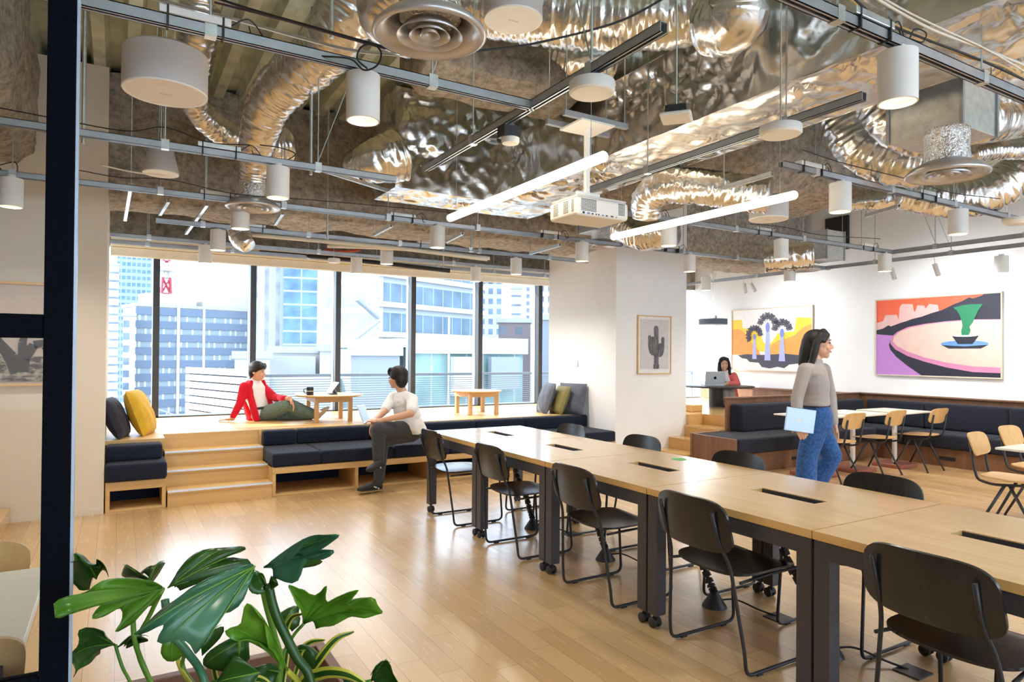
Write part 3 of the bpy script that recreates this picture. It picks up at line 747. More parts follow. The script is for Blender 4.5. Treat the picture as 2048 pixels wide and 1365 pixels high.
def black_chair(loc, rz, label, group):
    t = thing('stacking_chair', label, 'chair', loc, rz, group)
    def seat(u, v):
        a, b = superell(u, v, 4.5)
        x = a * 0.225; y = b * (0.225 - 0.01 * a)
        z = 0.445 + 0.012 * b * b * (1 - max(0, a) * 0.7) - 0.018 * max(0, a - 0.6) ** 2 * 6 - 0.006 * (1 - b * b)
        return (x, y, z), (0, 0, 1)
    build('seat', shell_grid(seat, 14, 16, 0.011), 'black_wood', t, smooth=True)
    def back(u, v):
        a, b = superell(u, v, 4.0)      # a vertical, b lateral
        z = 0.675 + a * 0.125; y = b * 0.225 * (1 - 0.05 * a)
        x = -0.262 - 0.055 * (a + 1) / 2 - 0.035 * (1 - b * b) - 0.01 * (1 - a * a)
        return (x, y, z), (1, 0, 0.2)
    build('backrest', shell_grid(back, 12, 18, 0.012), 'black_wood', t, smooth=True)
    for s in (-1, 1):
        y = s * 0.235; ym = s * 0.165
        path = fillet([(-0.352, ym, 0.745), (-0.306, ym, 0.60), (-0.255, ym * 1.12, 0.50), (-0.215, y, 0.0095 + 0.10), (-0.205, y, 0.0125), (0.255, y, 0.0125), (0.225, y * 0.97, 0.42), (0.20, s * 0.20, 0.432)], 0.05, 5)
        build('frame', MB().tube(path, 0.0085, 10), 'black', t, smooth='all')
        for x in (-0.12, 0.17): build('glide', MB().box(x - 0.018, x + 0.018, y - 0.009, y + 0.009, 0.0, 0.012), 'rubber', t)
        m = MB().tube([(0.20, s * 0.2, 0.430), (0.0, s * 0.19, 0.424), (-0.232, s * 0.222, 0.43)], 0.0075, 8)
        build('seat_rail', m, 'black', t, smooth='all')
    build('crossbar', MB().tube([(0.16, -0.2, 0.428), (0.16, 0.2, 0.428)], 0.0075, 8), 'black', t, smooth='all')
    return t
NG = 'black sled chairs along the near side of the long table'; FG = 'black chairs along the far side of the long table'
c0 = None
for (x, y, lb) in ((2.63, 5.26, 'black chair at the far corner of the long table, with blue sheen on its seat'), (2.63, 4.225, 'black chair second from the far end on the near side'),
                   (2.63, 3.20, 'black chair in the middle of the near side'), (2.64, 2.27, 'black chair next to the nearest table leg pair, fully visible'), (2.66, 1.22, 'black chair cropped at the bottom right corner')):
    if c0 is None: c0 = black_chair((x, y, 0), 0, lb, NG)
    else: dup(c0, (x, y, 0), 0, lb)
for (x, y, lb) in ((3.33, 5.06, 'black chair back peeking over the far end of the table, in front of the bench'), (3.33, 4.09, 'black chair back second from the far end, below the pillar corner'),
                   (3.28, 3.08, 'black chair back showing above the table before the booth seat'), (3.30, 2.11, 'black chair back nearest on the far side, below the walking woman'), (3.34, 1.10, 'black chair on the far side hidden mostly behind the cropped chair')):
    dup(c0, (x, y, 0), math.pi, lb, FG)

# ------------------------------------------------------------------ oak and black cafe chairs; local +x forward
def cafe_chair(loc, rz, label, group):
    t = thing('cafe_chair', label, 'chair', loc, rz, group)
    def seat(u, v):
        a, b = superell(u, v, 3.6)
        return (a * 0.215 + 0.01, b * (0.20 + 0.015 * a), 0.45 + 0.01 * b * b + 0.014 * a * a * (1 if a < 0 else -0.6)), (0, 0, 1)
    build('seat', shell_grid(seat, 12, 14, 0.011), 'oak_chair', t, smooth=True)
    def back(u, v):
        a, b = superell(u, v, 4.0)
        return (-0.235 - 0.03 * a - 0.03 * (1 - b * b), b * 0.20 * (1 + 0.04 * a), 0.715 + a * 0.095), (1, 0, 0.15)
    build('backrest', shell_grid(back, 10, 16, 0.011), 'oak_chair', t, smooth=True)
    for s in (-1, 1):
        y = s * 0.15
        path = fillet([(-0.262, y, 0.73), (-0.225, y, 0.50), (-0.205, y, 0.43), (-0.10, y, 0.405), (0.165, y, 0.432)], 0.05, 4)
        build('back_support', MB().tube(path, 0.011, 8), 'black', t, smooth='all')
        for x in (-0.21, 0.23):
            lg = build('leg', MB().tube([(0.0 + x * 0.08, y, 0.41), (x, s * 0.19, 0.012)], [0.013, 0.010], 8), 'black', t, smooth='all')
            build('foot', MB().lathe([(0.011, 0), (0.012, 0.004), (0.010, 0.016), (0, 0.016)], (x, s * 0.19, 0), 10), 'rubber', lg)
    return t
CG = 'oak and black cafe chairs by the booth'
w0 = cafe_chair((7.25, 4.80, 0), math.pi / 2, 'oak cafe chair directly right of the walking woman', CG)
dup(w0, (8.09, 4.80, 0), math.pi / 2, 'oak cafe chair in the middle of the row by the booth')
dup(w0, (8.90, 4.72, 0), math.pi / 2, 'oak cafe chair rightmost of the row at the booth tables')
dup(w0, (6.36, 2.62, 0), -math.pi / 2 + 0.12, 'oak cafe chair at right, facing the near cafe table', 'oak cafe chairs at the right edge')
dup(w0, (7.22, 2.75, 0), -math.pi / 2, 'oak cafe chair only just visible at the right edge', 'oak cafe chairs at the right edge')
def cafe_table(loc, rz, label, group, sx=0.33, sy=0.33, base='terrazzo'):
    t = thing('cafe_table', label, 'table', loc, rz, group)
    top = build('table_top', MB().box(-sx, sx, -sy, sy, 0.722, 0.74), 'laminate', t, bevel=0.004)
    build('pedestal', MB().cyl((0, 0, 0.05), (0, 0, 0.722), 0.03, 20), 'white', t, smooth=True)
    build('base', MB().box(-0.20, 0.20, -0.20, 0.20, 0.0, 0.052), base, t, bevel=0.012)
    return t
TG = 'cream topped cafe tables along the booth'
q0 = cafe_table((7.30, 5.10, 0), 0, 'square cream cafe table partly behind the walking woman', TG)
dup(q0, (8.05, 5.08, 0), 0, 'square cream cafe table between the first two oak chairs', TG)
dup(q0, (8.88, 5.02, 0), 0, 'square cream cafe table before the booth corner, rightmost of its row', TG)
cafe_table((6.31, 2.26, 0), 0, 'cream cafe table cropped at the right edge', 'cafe tables near the frame edges')
one('green_sticker', MB().lathe([(0, 0), (0.05, 0), (0.05, 0.0012), (0, 0.0012)], (3.30, 3.33, 0.7405), 20), flat('sticker_green', (0.08, 0.5, 0.12)), 'green round sticker on the long table by the third far chair', 'sticker')
one('green_sticker', MB().lathe([(0, 0), (0.045, 0), (0.045, 0.0012), (0, 0.0012)], (6.42, 2.45, 0.7405), 20), 'sticker_green', 'green sticker on the cafe table at the right edge', 'sticker')
t = cafe_table((-0.55, 2.335, 0), 0, 'pale cafe table behind the glass partition', 'cafe tables near the frame edges', 0.36, 0.335, 'black')
for c in t.children:
    if c.name.startswith('pedestal'): c.data = c.data.copy(); c.data.materials[0] = M['black']
dup(w0, (-0.45, 2.52, 0), -math.pi / 2, 'dark oak chair behind the far side of the table past the glass', 'chairs behind the glass partition')
dup(w0, (-0.38, 2.16, 0), math.pi / 2, 'pale chair tucked below the table past the glass', 'chairs behind the glass partition')

# ------------------------------------------------------------------ low oak tables on the platform
def low_table(loc, rz, label, rad):
    t = thing('low_table', label, 'low table', loc, rz, 'low oak tables on the window platform')
    h = 0.33
    if rad: build('table_top', MB().lathe([(0, h - 0.02), (rad - 0.02, h - 0.02), (rad, h - 0.004), (rad - 0.002, h), (0, h)], n=48), 'oak', t, smooth=True)
    else: build('table_top', MB().box(-0.30, 0.30, -0.30, 0.30, h - 0.02, h), 'oak', t, bevel=0.004)
    a = 0.23
    m = MB().box(-a, a, -a, -a + 0.022, h - 0.085, h - 0.02).box(-a, a, a - 0.022, a, h - 0.085, h - 0.02).box(-a, -a + 0.022, -a + 0.022, a - 0.022, h - 0.085, h - 0.02).box(a - 0.022, a, -a + 0.022, a - 0.022, h - 0.085, h - 0.02)
    build('apron', m, 'oak', t)
    for sx in (-1, 1):
        for sy in (-1, 1): build('leg', MB().box(sx * (a - 0.0225) - 0.0245, sx * (a - 0.0225) + 0.0245, sy * (a - 0.0225) - 0.0245, sy * (a - 0.0225) + 0.0245, 0, h - 0.022), 'oak_chair', t, bevel=0.003)
    return t
low_table((2.28, 8.36, PF), 0.0, 'low round oak table holding a mug and tablet', 0.42)
low_table((4.40, 8.42, PF), 0.0, 'empty low oak table by the window on the right', 0.36)

# mug, tablet, laptops
t = thing('coffee_mug', 'black mug on the low round table', 'mug', (2.03, 8.30, PF + 0.33))
build('cup', MB().lathe([(0, 0.002), (0.040, 0), (0.042, 0.004), (0.042, 0.095), (0.038, 0.095), (0.038, 0.012), (0, 0.012)], n=28), 'black', t, smooth=True)
build('handle', MB().tube(fillet([(-0.040, 0, 0.075), (-0.078, 0, 0.075), (-0.072, 0, 0.03), (-0.040, 0, 0.02)], 0.03), 0.0055, 8), 'black', t, smooth='all')
build('printed_band', MB().lathe([(0.0424, 0.045), (0.0428, 0.045), (0.0428, 0.052), (0.0424, 0.052)], n=28, closed=True), 'white', t)
t = thing('tablet', 'tablet propped on its grey folding stand beside the black mug', 'tablet', (2.27, 8.33, PF + 0.33))
rt = Matrix.Rotation(R(-38), 3, 'Y') @ Matrix.Rotation(0, 3, 'X')
build('body', MB().obox((0.045, 0, 0.085), (0.008, 0.22, 0.17), Matrix.Rotation(R(38), 3, 'Y')), 'alu', t, bevel=0.003)
build('stand', MB().prism([(0.0, 0.002), (0.09, 0.002), (0.055, 0.075), (0.048, 0.07), (0.07, 0.012), (0.0, 0.010)], lambda u, v, w: (u, w, v), -0.08, 0.08), flat('slate_cover', (0.16, 0.19, 0.26)), t)
def laptop(loc, rz, label, lid, open_deg=105, w=0.31, d=0.215, mat='alu', logo='frame_black', grp=None):
    t = thing('laptop', label, 'laptop', loc, rz, grp)
    build('base', MB().box(-d, 0, -w / 2, w / 2, 0, 0.014), mat, t, bevel=0.004)
    build('keyboard', MB().box(-d * 0.55, -0.03, -w * 0.43, w * 0.43, 0.0138, 0.0148), 'screen', t)
    rot = Matrix.Rotation(R(open_deg - 90), 3, 'Y')
    l = build('lid', MB().obox(rot @ Vector((0, 0, d / 2)) + Vector((0.0, 0, 0.012)), (0.007, w, d), rot), mat, t, bevel=0.003)
    c = rot @ Vector((-0.0042, 0, d / 2)) + Vector((0, 0, 0.012))
    build('screen', MB().obox(c, (0.0012, w * 0.94, d * 0.9), rot), 'screen', l)
    c = rot @ Vector((0.0040, 0, d * 0.52)) + Vector((0, 0, 0.012))
    m = MB()
    def lg(u, v, ww): return tuple(c + rot @ Vector((ww, u, v)))
    s = 0.024
    m.prism([(s * math.cos(R(a)) * (1 - 0.22 * max(0, math.cos(R(a - 8))) ** 14) , s * 1.02 * math.sin(R(a)) * (1 - 0.12 * abs(math.sin(R(a))) ** 12)) for a in range(0, 360, 12)], lg, 0, 0.001)
    m.prism([(0.0, s * 1.1), (s * .1, s * 1.45), (s * .5, s * 1.65), (s * .45, s * 1.3)], lg, 0, 0.001)
    build('logo', m, logo, l)
    return t
laptop((2.62, 7.90, PF), 2.55, 'open laptop seen edge-on, on the platform edge beside the seated man', None, 112)
# ------------------------------------------------------------------ round black table on the right platform
t = thing('round_table', 'round black pedestal table on the raised platform', 'table', (8.62, 7.85, PF))
build('table_top', MB().lathe([(0, 0.325), (0.60, 0.325), (0.615, 0.335), (0.615, 0.345), (0.60, 0.352), (0, 0.352)], n=64), 'black', t, smooth=True)
build('pedestal', MB().cyl((0, 0, 0), (0, 0, 0.326), 0.115, 40), 'black', t, smooth=True)
laptop((8.53, 7.80, PF + 0.352), -2.1, 'open laptop on the round black table in front of the seated woman', None, 102, 0.33, 0.23, 'alu')
one('stool', MB().box(7.42, 7.64, 7.22, 7.44, PF, PF + 0.10), 'oak', 'low oak block stool on the platform left of the round table', 'stool', bevel=0.01)
one('stool', MB().box(8.85, 9.09, 7.86, 8.1, PF, PF + 0.12), 'oak', 'low oak block stool under the woman at the round table', 'stool', bevel=0.01)
t = thing('pendant_lamp', 'dark disc pendant lamp hanging over the round black table', 'pendant lamp', (8.30, 7.63, 1.955))
build('lamp_shade', MB().lathe([(0.215, 0.0), (0.225, 0.0), (0.225, 0.09), (0.0, 0.094), (0.0, 0.088), (0.218, 0.085)], n=48), flat('slate_shade', (0.10, 0.13, 0.17)), t, smooth=True)
build('bulb_disc', MB().lathe([(0, 0.012), (0.2, 0.012), (0.2, 0.02), (0, 0.02)], n=32), 'white', t)
build('neck', MB().lathe([(0.06, 0.094), (0.06, 0.145), (0.0, 0.15)], n=24), flat('slate_light', (0.42, 0.45, 0.5)), t, smooth=True)
build('cord', MB().cyl((0, 0, 0.15), (0, 0, 0.74), 0.004, 8), 'chrome', t)
build('rod', MB().cyl((0, 0, 0.83), (0, 0, 1.10), 0.005, 6), 'chrome', t)
build('ceiling_cup', MB().lathe([(0.0, 0.70), (0.025, 0.74), (0.055, 0.83), (0, 0.83)], n=20), 'white', t, smooth=True)

# ------------------------------------------------------------------ pillows
def pillow(name, label, cat, c, w, h, th, rz, tilt, mat, grp, roll=0.0):
    """c = bottom centre, w width, h height, tilt = leaning angle (deg), front normal = local +x"""
    t = thing(name, label, cat, c, rz, grp)
    def f(u, v):
        a, b = 2 * u - 1, 2 * v - 1
        k = (1 - a * a) * (1 - b * b)
        pin = 1 - 0.10 * (1 - b * b) * abs(a) ** 3 
        pin2 = 1 - 0.10 * (1 - a * a) * abs(b) ** 3
        wr = 0.006 * math.sin(9 * a + 4 * b) * k + 0.012 * noise.noise(Vector((a * 2 + c[0], b * 2, c[1]))) * k
        return a * pin2 * w / 2, b * pin * h / 2, (k ** 0.38) * th / 2 + wr
    m = MB(); n = 18; top = []; bot = []
    ro = Matrix.Rotation(R(-tilt), 3, 'Y') @ Matrix.Rotation(roll, 3, 'X')
    for i in range(n + 1):
        for j in range(n + 1):
            y, z, x = f(i / n, j / n)
            for L, s in ((top, 1), (bot, -1)):
                L.append(tuple(ro @ Vector((x * s, y, z + h / 2))))
    fs = []; o = len(top); w_ = n + 1
    for i in range(n):
        for j in range(n):
            a = i * w_ + j; fs.append((a, a + w_, a + w_ + 1, a + 1)); fs.append((o + a, o + a + 1, o + a + w_ + 1, o + a + w_))
    zmin = min(v[2] for v in top + bot)
    m.add([(v[0], v[1], v[2] - zmin) for v in top + bot], fs)
    build('cover', m, mat, t, smooth='all')
    return t
flat('mustard', (0.72, 0.42, 0.03)); flat('olive', (0.24, 0.20, 0.07)); flat('slate_pillow', (0.14, 0.15, 0.18))
M['mustard'] = fabric('mustard_velvet', (0.66, 0.39, 0.03), 0.07, 14, 0.7, 0.15); M['olive'] = fabric('olive_velvet', (0.20, 0.17, 0.06), 0.1, 14, 0.6, 0.15)
M['slate_pillow'] = fabric('slate_velvet', (0.11, 0.12, 0.155), 0.1, 14, 0.6, 0.15); M['dark_pillow'] = fabric('dark_velvet', (0.022, 0.022, 0.035), 0.1, 14, 0.7, 0.15)
pillow('pillow', 'dark navy pillow against the beige pillar', 'pillow', (0.06, 7.62, PF), 0.42, 0.42, 0.17, R(-12), 22, 'dark_pillow', 'pillows left of the stairs')
pillow('pillow', 'mustard yellow pillow leaning on the navy pillow', 'pillow', (0.28, 7.80, PF), 0.46, 0.48, 0.20, R(-15), 20, 'mustard', 'pillows left of the stairs')
pillow('pillow', 'slate grey pillow leftmost of three against the pillar', 'pillow', (5.28, 8.08, PF), 0.44, 0.46, 0.15, R(166), 18, 'slate_pillow', 'pillows against the white pillar')
pillow('pillow', 'olive green pillow between two grey pillows', 'pillow', (5.40, 7.90, PF), 0.42, 0.42, 0.15, R(170), 20, 'olive', 'pillows against the white pillar')
pillow('pillow', 'slate blue-grey pillow nearest the back cushion end', 'pillow', (5.54, 7.76, PF), 0.46, 0.45, 0.17, R(200), 15, 'slate_pillow', 'pillows against the white pillar')

# ------------------------------------------------------------------ ceiling: round diffusers, speakers, detectors, projector
def diffuser(loc, label, s=1.0, collar=0.26):
    t = thing('ceiling_diffuser', label, 'air diffuser', loc, 0, 'round ringed air diffusers')
    build('outer_ring', MB().lathe([(0.165 * s, 0.028), (0.20 * s, 0.002), (0.215 * s, 0.010), (0.213 * s, 0.022), (0.18 * s, 0.055), (0.12 * s, 0.085), (0.115 * s, 0.08), (0.155 * s, 0.045)], n=64, closed=True), 'diffuser', t, smooth='all')
    for (r0, z) in ((0.125, 0.002), (0.078, 0.004), (0.038, 0.006)):
        build('ring', MB().lathe([(r0 * s, z), (r0 * s - 0.003, z + 0.001), ((r0 - 0.038) * s if r0 > .05 else 0.012 * s, z + 0.042), ((r0 - 0.035) * s if r0 > .05 else 0.016 * s, z + 0.046)], n=56, closed=True), 'diffuser', t, smooth='all')
    build('dark_throat', MB().lathe([(0, 0.075), (0.12 * s, 0.075), (0.12 * s, 0.083), (0, 0.083)], n=32), 'black', t)
    m = MB(); rings = []
    for i in range(9):
        z = 0.07 + collar * i / 8; rings.append([((0.115 + 0.006 * noise.noise(Vector((j * .8, i * 1.3, loc[0])))) * s * math.cos(2 * math.pi * j / 28), (0.115 + 0.006 * noise.noise(Vector((j * .8, i * 1.3, loc[0])))) * s * math.sin(2 * math.pi * j / 28), z) for j in range(28)])
    m.ring(rings); build('foil_collar', m, 'foil_tape', t, smooth='all')
    return t
diffuser((1.0, 2.32, 2.645), 'large ringed diffuser top centre-left, nearest the camera')
diffuser((0.94, 5.80, 2.63), 'ringed diffuser above the bench stairs', 1.0, 0.16)
diffuser((4.10, 2.02, 2.49), 'ringed diffuser at right below the sheet metal box', 1.0, 0.2)
diffuser((5.0, 6.36, 2.75), 'ringed diffuser at the pillar corner below the projector', 1.0, 0.12)
t = diffuser((8.15, 5.85, 2.63), 'flared foil diffuser high before the palm painting', 0.95, 0.14)
def speaker(loc, label, r0, r1, h, grp):
    t = thing('pendant_speaker', label, 'speaker', loc, 0, grp)
    build('housing', MB().lathe([(r1 - 0.012, 0.0), (r1, 0.004), (r1, 0.02), (r0, h - 0.012), (r0 - 0.015, h), (0, h)], n=48), 'speaker', t, smooth=True)
    build('rim', MB().lathe([(r1 - 0.018, -0.003), (r1 - 0.002, -0.002), (r1 + 0.001, 0.004), (r1 - 0.018, 0.004)], n=48, closed=True), 'white', t, smooth=True)
    build('grille', MB().lathe([(0, -0.002), (r1 - 0.017, -0.002), (r1 - 0.017, 0.003), (0, 0.003)], n=40), 'white_warm', t)
    build('badge', MB().box(-0.028, 0.028, -0.004, 0.004, -0.004, -0.002), 'speaker', t)
    for a in (40, 220): build('hanging_wire', MB().cyl((0.3 * r0 * math.cos(R(a)), 0.3 * r0 * math.sin(R(a)), h), (0, 0, 3.9 - loc[2]), 0.0015, 6), 'chrome', t)
    return t
speaker((0.18, 3.59, 2.69), 'large grey drum pendant speaker top left', 0.185, 0.185, 0.20, 'pendant speakers')
speaker((0.26, 5.70, 2.80), 'small tapered pendant speaker below the large drum speaker', 0.085, 0.125, 0.20, 'pendant speakers')
speaker((1.72, 2.92, 3.16), 'round white pendant speaker cropped at the top edge', 0.15, 0.15, 0.14, 'pendant speakers')
speaker((4.78, 3.78, 2.62), 'grey drum speaker behind the right light tube end', 0.16, 0.16, 0.19, 'pendant speakers')
def disc(name, loc, label, r, h, cat, grp=None):
    t = thing(name, label, cat, loc, 0, grp)
    build('body', MB().lathe([(0, 0), (r * 0.94, 0), (r, 0.006), (r, h - 0.004), (r * 0.97, h), (0, h)], n=48), 'white', t, smooth=True)
    build('underside', MB().lathe([(0, -0.002), (r * 0.9, -0.002), (r * 0.9, 0.001), (0, 0.001)], n=40), 'white_warm', t)
    build('stem', MB().cyl((0, 0, h), (0, 0, 3.9 - loc[2]), 0.004, 8), 'chrome', t)
    return t
disc('disc_sensor', (2.354, 8.460, 2.600), 'small white disc unit above the third window mullion', 0.075, 0.055, 'ceiling disc', 'white ceiling discs')
disc('disc_sensor', (1.86, 2.44, 2.65), 'white disc unit hanging on the rail left of the square sensor', 0.105, 0.055, 'ceiling disc', 'white ceiling discs')
disc('disc_sensor', (2.95, 2.26, 2.60), 'white disc unit with a cord, right of the crumpled duct', 0.105, 0.045, 'ceiling disc', 'white ceiling discs')
t = thing('smoke_detector', 'white round smoke detector at the right edge', 'smoke detector', (6.25, 2.55, 2.53), 0)
build('body', MB().lathe([(0, 0.0), (0.07, 0.0), (0.10, 0.03), (0.10, 0.05), (0, 0.05)], n=36), 'white_warm', t, smooth=True)
t = thing('square_sensor', 'small square white ceiling sensor below the foil flexible duct', 'sensor', (2.33, 2.38, 2.60), R(40))
build('plate', MB().box(-0.075, 0.075, -0.075, 0.075, 0, 0.022), 'white_warm', t, bevel=0.012)
build('back_box', MB().box(-0.05, 0.05, -0.05, 0.05, 0.022, 0.06), 'black', t)
build('rod', MB().cyl((0, 0, 0.06), (0, 0, 1.42), 0.004, 6), 'chrome', t)
t = thing('rail_sensor', 'small round sensor on a black box at the rail end', 'sensor', (1.86, 3.18, 2.62))
build('disc', MB().lathe([(0, 0), (0.045, 0.0), (0.05, 0.01), (0.05, 0.03), (0, 0.03)], n=28), 'white_warm', t, smooth=True)
build('back_box', MB().box(-0.06, 0.04, -0.04, 0.04, 0.03, 0.09), 'black', t)
# small glass sprinkler-like drops
for (p, lb) in (((1.88, 7.02, 2.62), 'clear glass sprinkler head drooping before the dark beam'), ((3.58, 7.02, 2.66), 'clear glass sprinkler head behind the projector'), ((3.9, 8.5, 2.60), 'sprinkler head under the far rails')):
    t = thing('sprinkler', lb, 'sprinkler', p, 0, 'sprinkler heads')
    build('pipe', MB().cyl((0, 0, 0.05), (0, 0, 4.02 - p[2]), 0.012, 10), 'galv', t)
    build('head', MB().lathe([(0, 0), (0.03, 0.0), (0.012, 0.012), (0.022, 0.05), (0, 0.05)], n=16), 'chrome', t, smooth=True)

# projector
t = thing('projector', 'white projector hanging from a pole between the light tubes', 'projector', (2.58, 3.42, 2.30), R(30) - R(30))
m = MB(); 
P0 = [(-0.20, -0.15), (0.20, -0.15), (0.20, 0.13), (-0.20, 0.13)]
build('body', MB().box(-0.205, 0.205, -0.16, 0.14, 0.0, 0.115), 'white_warm', t, bevel=0.022, seg=4)
build('top_cover', MB().box(-0.195, 0.195, -0.15, 0.13, 0.114, 0.13), 'speaker', t, bevel=0.01)
for (x0, w) in ((-0.17, 9), (0.12, 4)):
    v = MB()
    for i in range(w):
        for j in range(9): v.box(x0 + i * 0.013, x0 + i * 0.013 + 0.010, -0.1612, -0.159, 0.03 + j * 0.0085, 0.0345 + j * 0.0085)
    build('vent_grille', v, 'black', t)
for y0, w in ((0.04, 4), (-0.07, 4), (-0.13, 2)):
    v = MB()
    for i in range(w):
        for j in range(9): v.box(-0.2062, -0.204, y0 + i * 0.013, y0 + i * 0.013 + 0.009, 0.025 + j * 0.0085, 0.0295 + j * 0.0085)
    build('vent_grille', v, 'black', t)
for i, (x, w, h) in enumerate(((-0.16, .016, .012), (-0.125, .02, .01), (-0.09, .012, .008), (-0.06, .008, .008), (-0.04, .008, .008), (-0.01, .014, .007), (0.02, .014, .007), (0.06, .018, .008), (0.10, .006, .006))):
    build('port', MB().box(x, x + w, -0.1615, -0.159, 0.012, 0.012 + h), 'black' if i not in (1, 5) else flat('port_blue', (0.1, 0.25, 0.5)), t)
build('pole', MB().box(-0.028, 0.0, -0.02, 0.008, 0.13, 0.62), 'white', t)
build('pole_clamp', MB().box(-0.05, 0.05, -0.04, 0.04, 0.13, 0.17).box(-0.09, 0.09, -0.012, 0.012, 0.15, 0.19), 'white', t, bevel=0.004)
build('mount_plate', MB().box(-0.14, 0.12, -0.12, 0.12, 0.60, 0.612), 'white', t)
build('strut', MB().box(-0.26, 0.24, -0.11, -0.08, 0.612, 0.645), 'rail', t)
build('strut', MB().box(-0.26, 0.24, 0.08, 0.11, 0.612, 0.645), 'rail', t)
for x in (-0.24, 0.22):
    for y in (-0.095, 0.095): build('rod', MB().cyl((x, y, 0.645), (x, y, 1.72), 0.004, 6), 'chrome', t)

# ------------------------------------------------------------------ steel rails of the lighting grid
def overhead(x, y):
    """height at which a hanging rod meets the duct, beam or deck above (x, y)"""
    if (2.15 < x < 4.05 and 5.83 < y < 6.53) or (3.2 < x < 4.05 and y < 5.9): return 3.0
    if 3.98 < x < 7 and 1.45 < y < 2.35: return 3.2
    if 7.15 < y < 8.3 and x > -0.6: return 2.96
    if 8.85 < y < 9.55: return 3.22
    if 4.45 < x < 7.05 and 3.85 < y < 5.25: return 3.1
    if 4.55 < x < 5.75 and 5.2 < y < 7.2: return 3.15
    if 1.8 < x < 3.2 and 4.1 < y < 4.8: return 3.45
    if -1.95 < x < -0.6: return 3.05
    return 4.0
def c_rail(p0, p1, label, grp='steel lighting rails', z0=2.725, h=0.045, w=0.04):
    m = MB(); (x0, y0), (x1, y1) = p0, p1
    if x0 == x1: X = (x0 - w / 2, x0 + w / 2); m.box(X[0], X[0] + 0.004, y0, y1, z0, z0 + h).box(X[1] - 0.004, X[1], y0, y1, z0, z0 + h).box(X[0], X[1], y0, y1, z0 + h - 0.004, z0 + h).box(X[0], X[0] + 0.012, y0, y1, z0, z0 + 0.003).box(X[1] - 0.012, X[1], y0, y1, z0, z0 + 0.003)
    else: m.box(x0, x1, y0 - w / 2, y0 - w / 2 + 0.004, z0, z0 + h).box(x0, x1, y0 + w / 2 - 0.004, y0 + w / 2, z0, z0 + h).box(x0, x1, y0 - w / 2, y0 + w / 2, z0 + h - 0.004, z0 + h).box(x0, x1, y0 - w / 2, y0 - w / 2 + 0.012, z0, z0 + 0.003).box(x0, x1, y0 + w / 2 - 0.012, y0 + w / 2, z0, z0 + 0.003)
    t = thing('ceiling_rail', label, 'ceiling rail', ((x0 + x1) / 2, (y0 + y1) / 2, z0), 0, grp)
    build('channel', m, 'rail', t, world=True)
    L = max(abs(x1 - x0), abs(y1 - y0)); n = max(2, int(L / 0.9))
    for i in range(n):
        f = (i + 0.4) / n; x = x0 + (x1 - x0) * f; y = y0 + (y1 - y0) * f
        build('clip', MB().box(x - 0.022, x + 0.022, y - 0.022, y + 0.022, z0 - 0.004, z0 + h + 0.012), 'galv', t, world=True)
        top = overhead(x, y)
        build('threaded_rod', MB().cyl((x, y, z0 + h), (x, y, top), 0.0045, 6), 'chrome', t, world=True)
        if i % 2 == 0 and top > 3.9 and overhead(x + 0.35, y + 0.35) > 3.9:
            build('brace_rod', MB().cyl((x, y, z0 + h + 0.02), (x + (0.35 if y0 == y1 else 0.02), y + (0.02 if y0 == y1 else 0.35), 3.75), 0.0035, 6), 'chrome', t, world=True)
    return t
c_rail((-3.0, 2.93), (1.86, 2.93), 'steel rail crossing under the large drum speaker')
c_rail((-3.0, 4.705), (1.76, 4.705), 'steel rail passing above the small tapered speaker')
c_rail((-3.0, 6.09), (7.6, 6.05), 'long steel rail from the left pillar past the projector')
c_rail((0.3, 7.43), (5.6, 7.43), 'steel rail over the bench with its cushions')
c_rail((-0.1, 8.62), (6.6, 8.62), 'steel rail nearest the window blinds on the left')
c_rail((-0.1, 9.15), (6.6, 9.15), 'steel rail right against the blind box')
c_rail((1.9, 1.545), (5.2, 1.545), 'steel rail carrying the largest downlight at top right')
c_rail((3.84, 2.94), (8.5, 2.94), 'steel rail carrying the smoke detector at right')
c_rail((3.9, 4.69), (8.25, 4.69), 'steel rail behind the right light tube')
c_rail((7.6, 6.05), (9.0, 6.05), 'short steel rail reaching the flared diffuser')
c_rail((1.84, 1.95), (1.84, 4.30), 'pale steel rail running towards the window, left of the projector')
c_rail((3.18, 1.95), (3.18, 4.20), 'pale steel rail running towards the window above the right tube')
c_rail((8.22, 2.0), (8.22, 4.72), 'bluish steel rail above the bonsai painting, nearer one')
c_rail((8.9, 2.0), (8.9, 8.8), 'bluish steel rail close to the painting wall, farther one')
# bluish angled struts between rails
def strut(a, b, label, w=0.03):
    m = MB(); a_, b_ = Vector(a), Vector(b); d = b_ - a_; L = d.length
    rot = d.to_track_quat('X', 'Z').to_matrix()
    for (y0, y1, z0, z1) in ((-w / 2, w / 2, 0, 0.003), (-w / 2, -w / 2 + 0.003, 0, w), (w / 2 - 0.003, w / 2, 0, w)):
        q = MB().box(0, L, y0, y1, z0, z1); m.add([tuple(rot @ Vector(v) + a_) for v in q.v], q.f)
    t = thing('channel_strut', label, 'steel strut', tuple(a_.lerp(b_, 0.5)), 0, 'short steel struts in the ceiling')
    build('channel', m, 'galv', t, world=True); h_ = a_ if a_.z > b_.z else b_
    build('threaded_rod', MB().cyl(h_, (h_.x, h_.y, 4.05), 0.004, 6), 'chrome', t, world=True)
strut((0.074, 6.447, 2.844), (0.040, 7.630, 2.741), 'short pale strut dropping beside the beige pillar')
strut((0.384, 6.961, 2.842), (0.353, 7.792, 2.859), 'short diagonal strut right of the pale dropping strut')
strut((0.694, 6.778, 2.812), (0.647, 8.432, 2.787), 'long diagonal pipe strut above the lattice tower window')
strut((1.300, 6.420, 2.734), (1.402, 7.289, 2.783), 'diagonal strut right of the round bench diffuser')
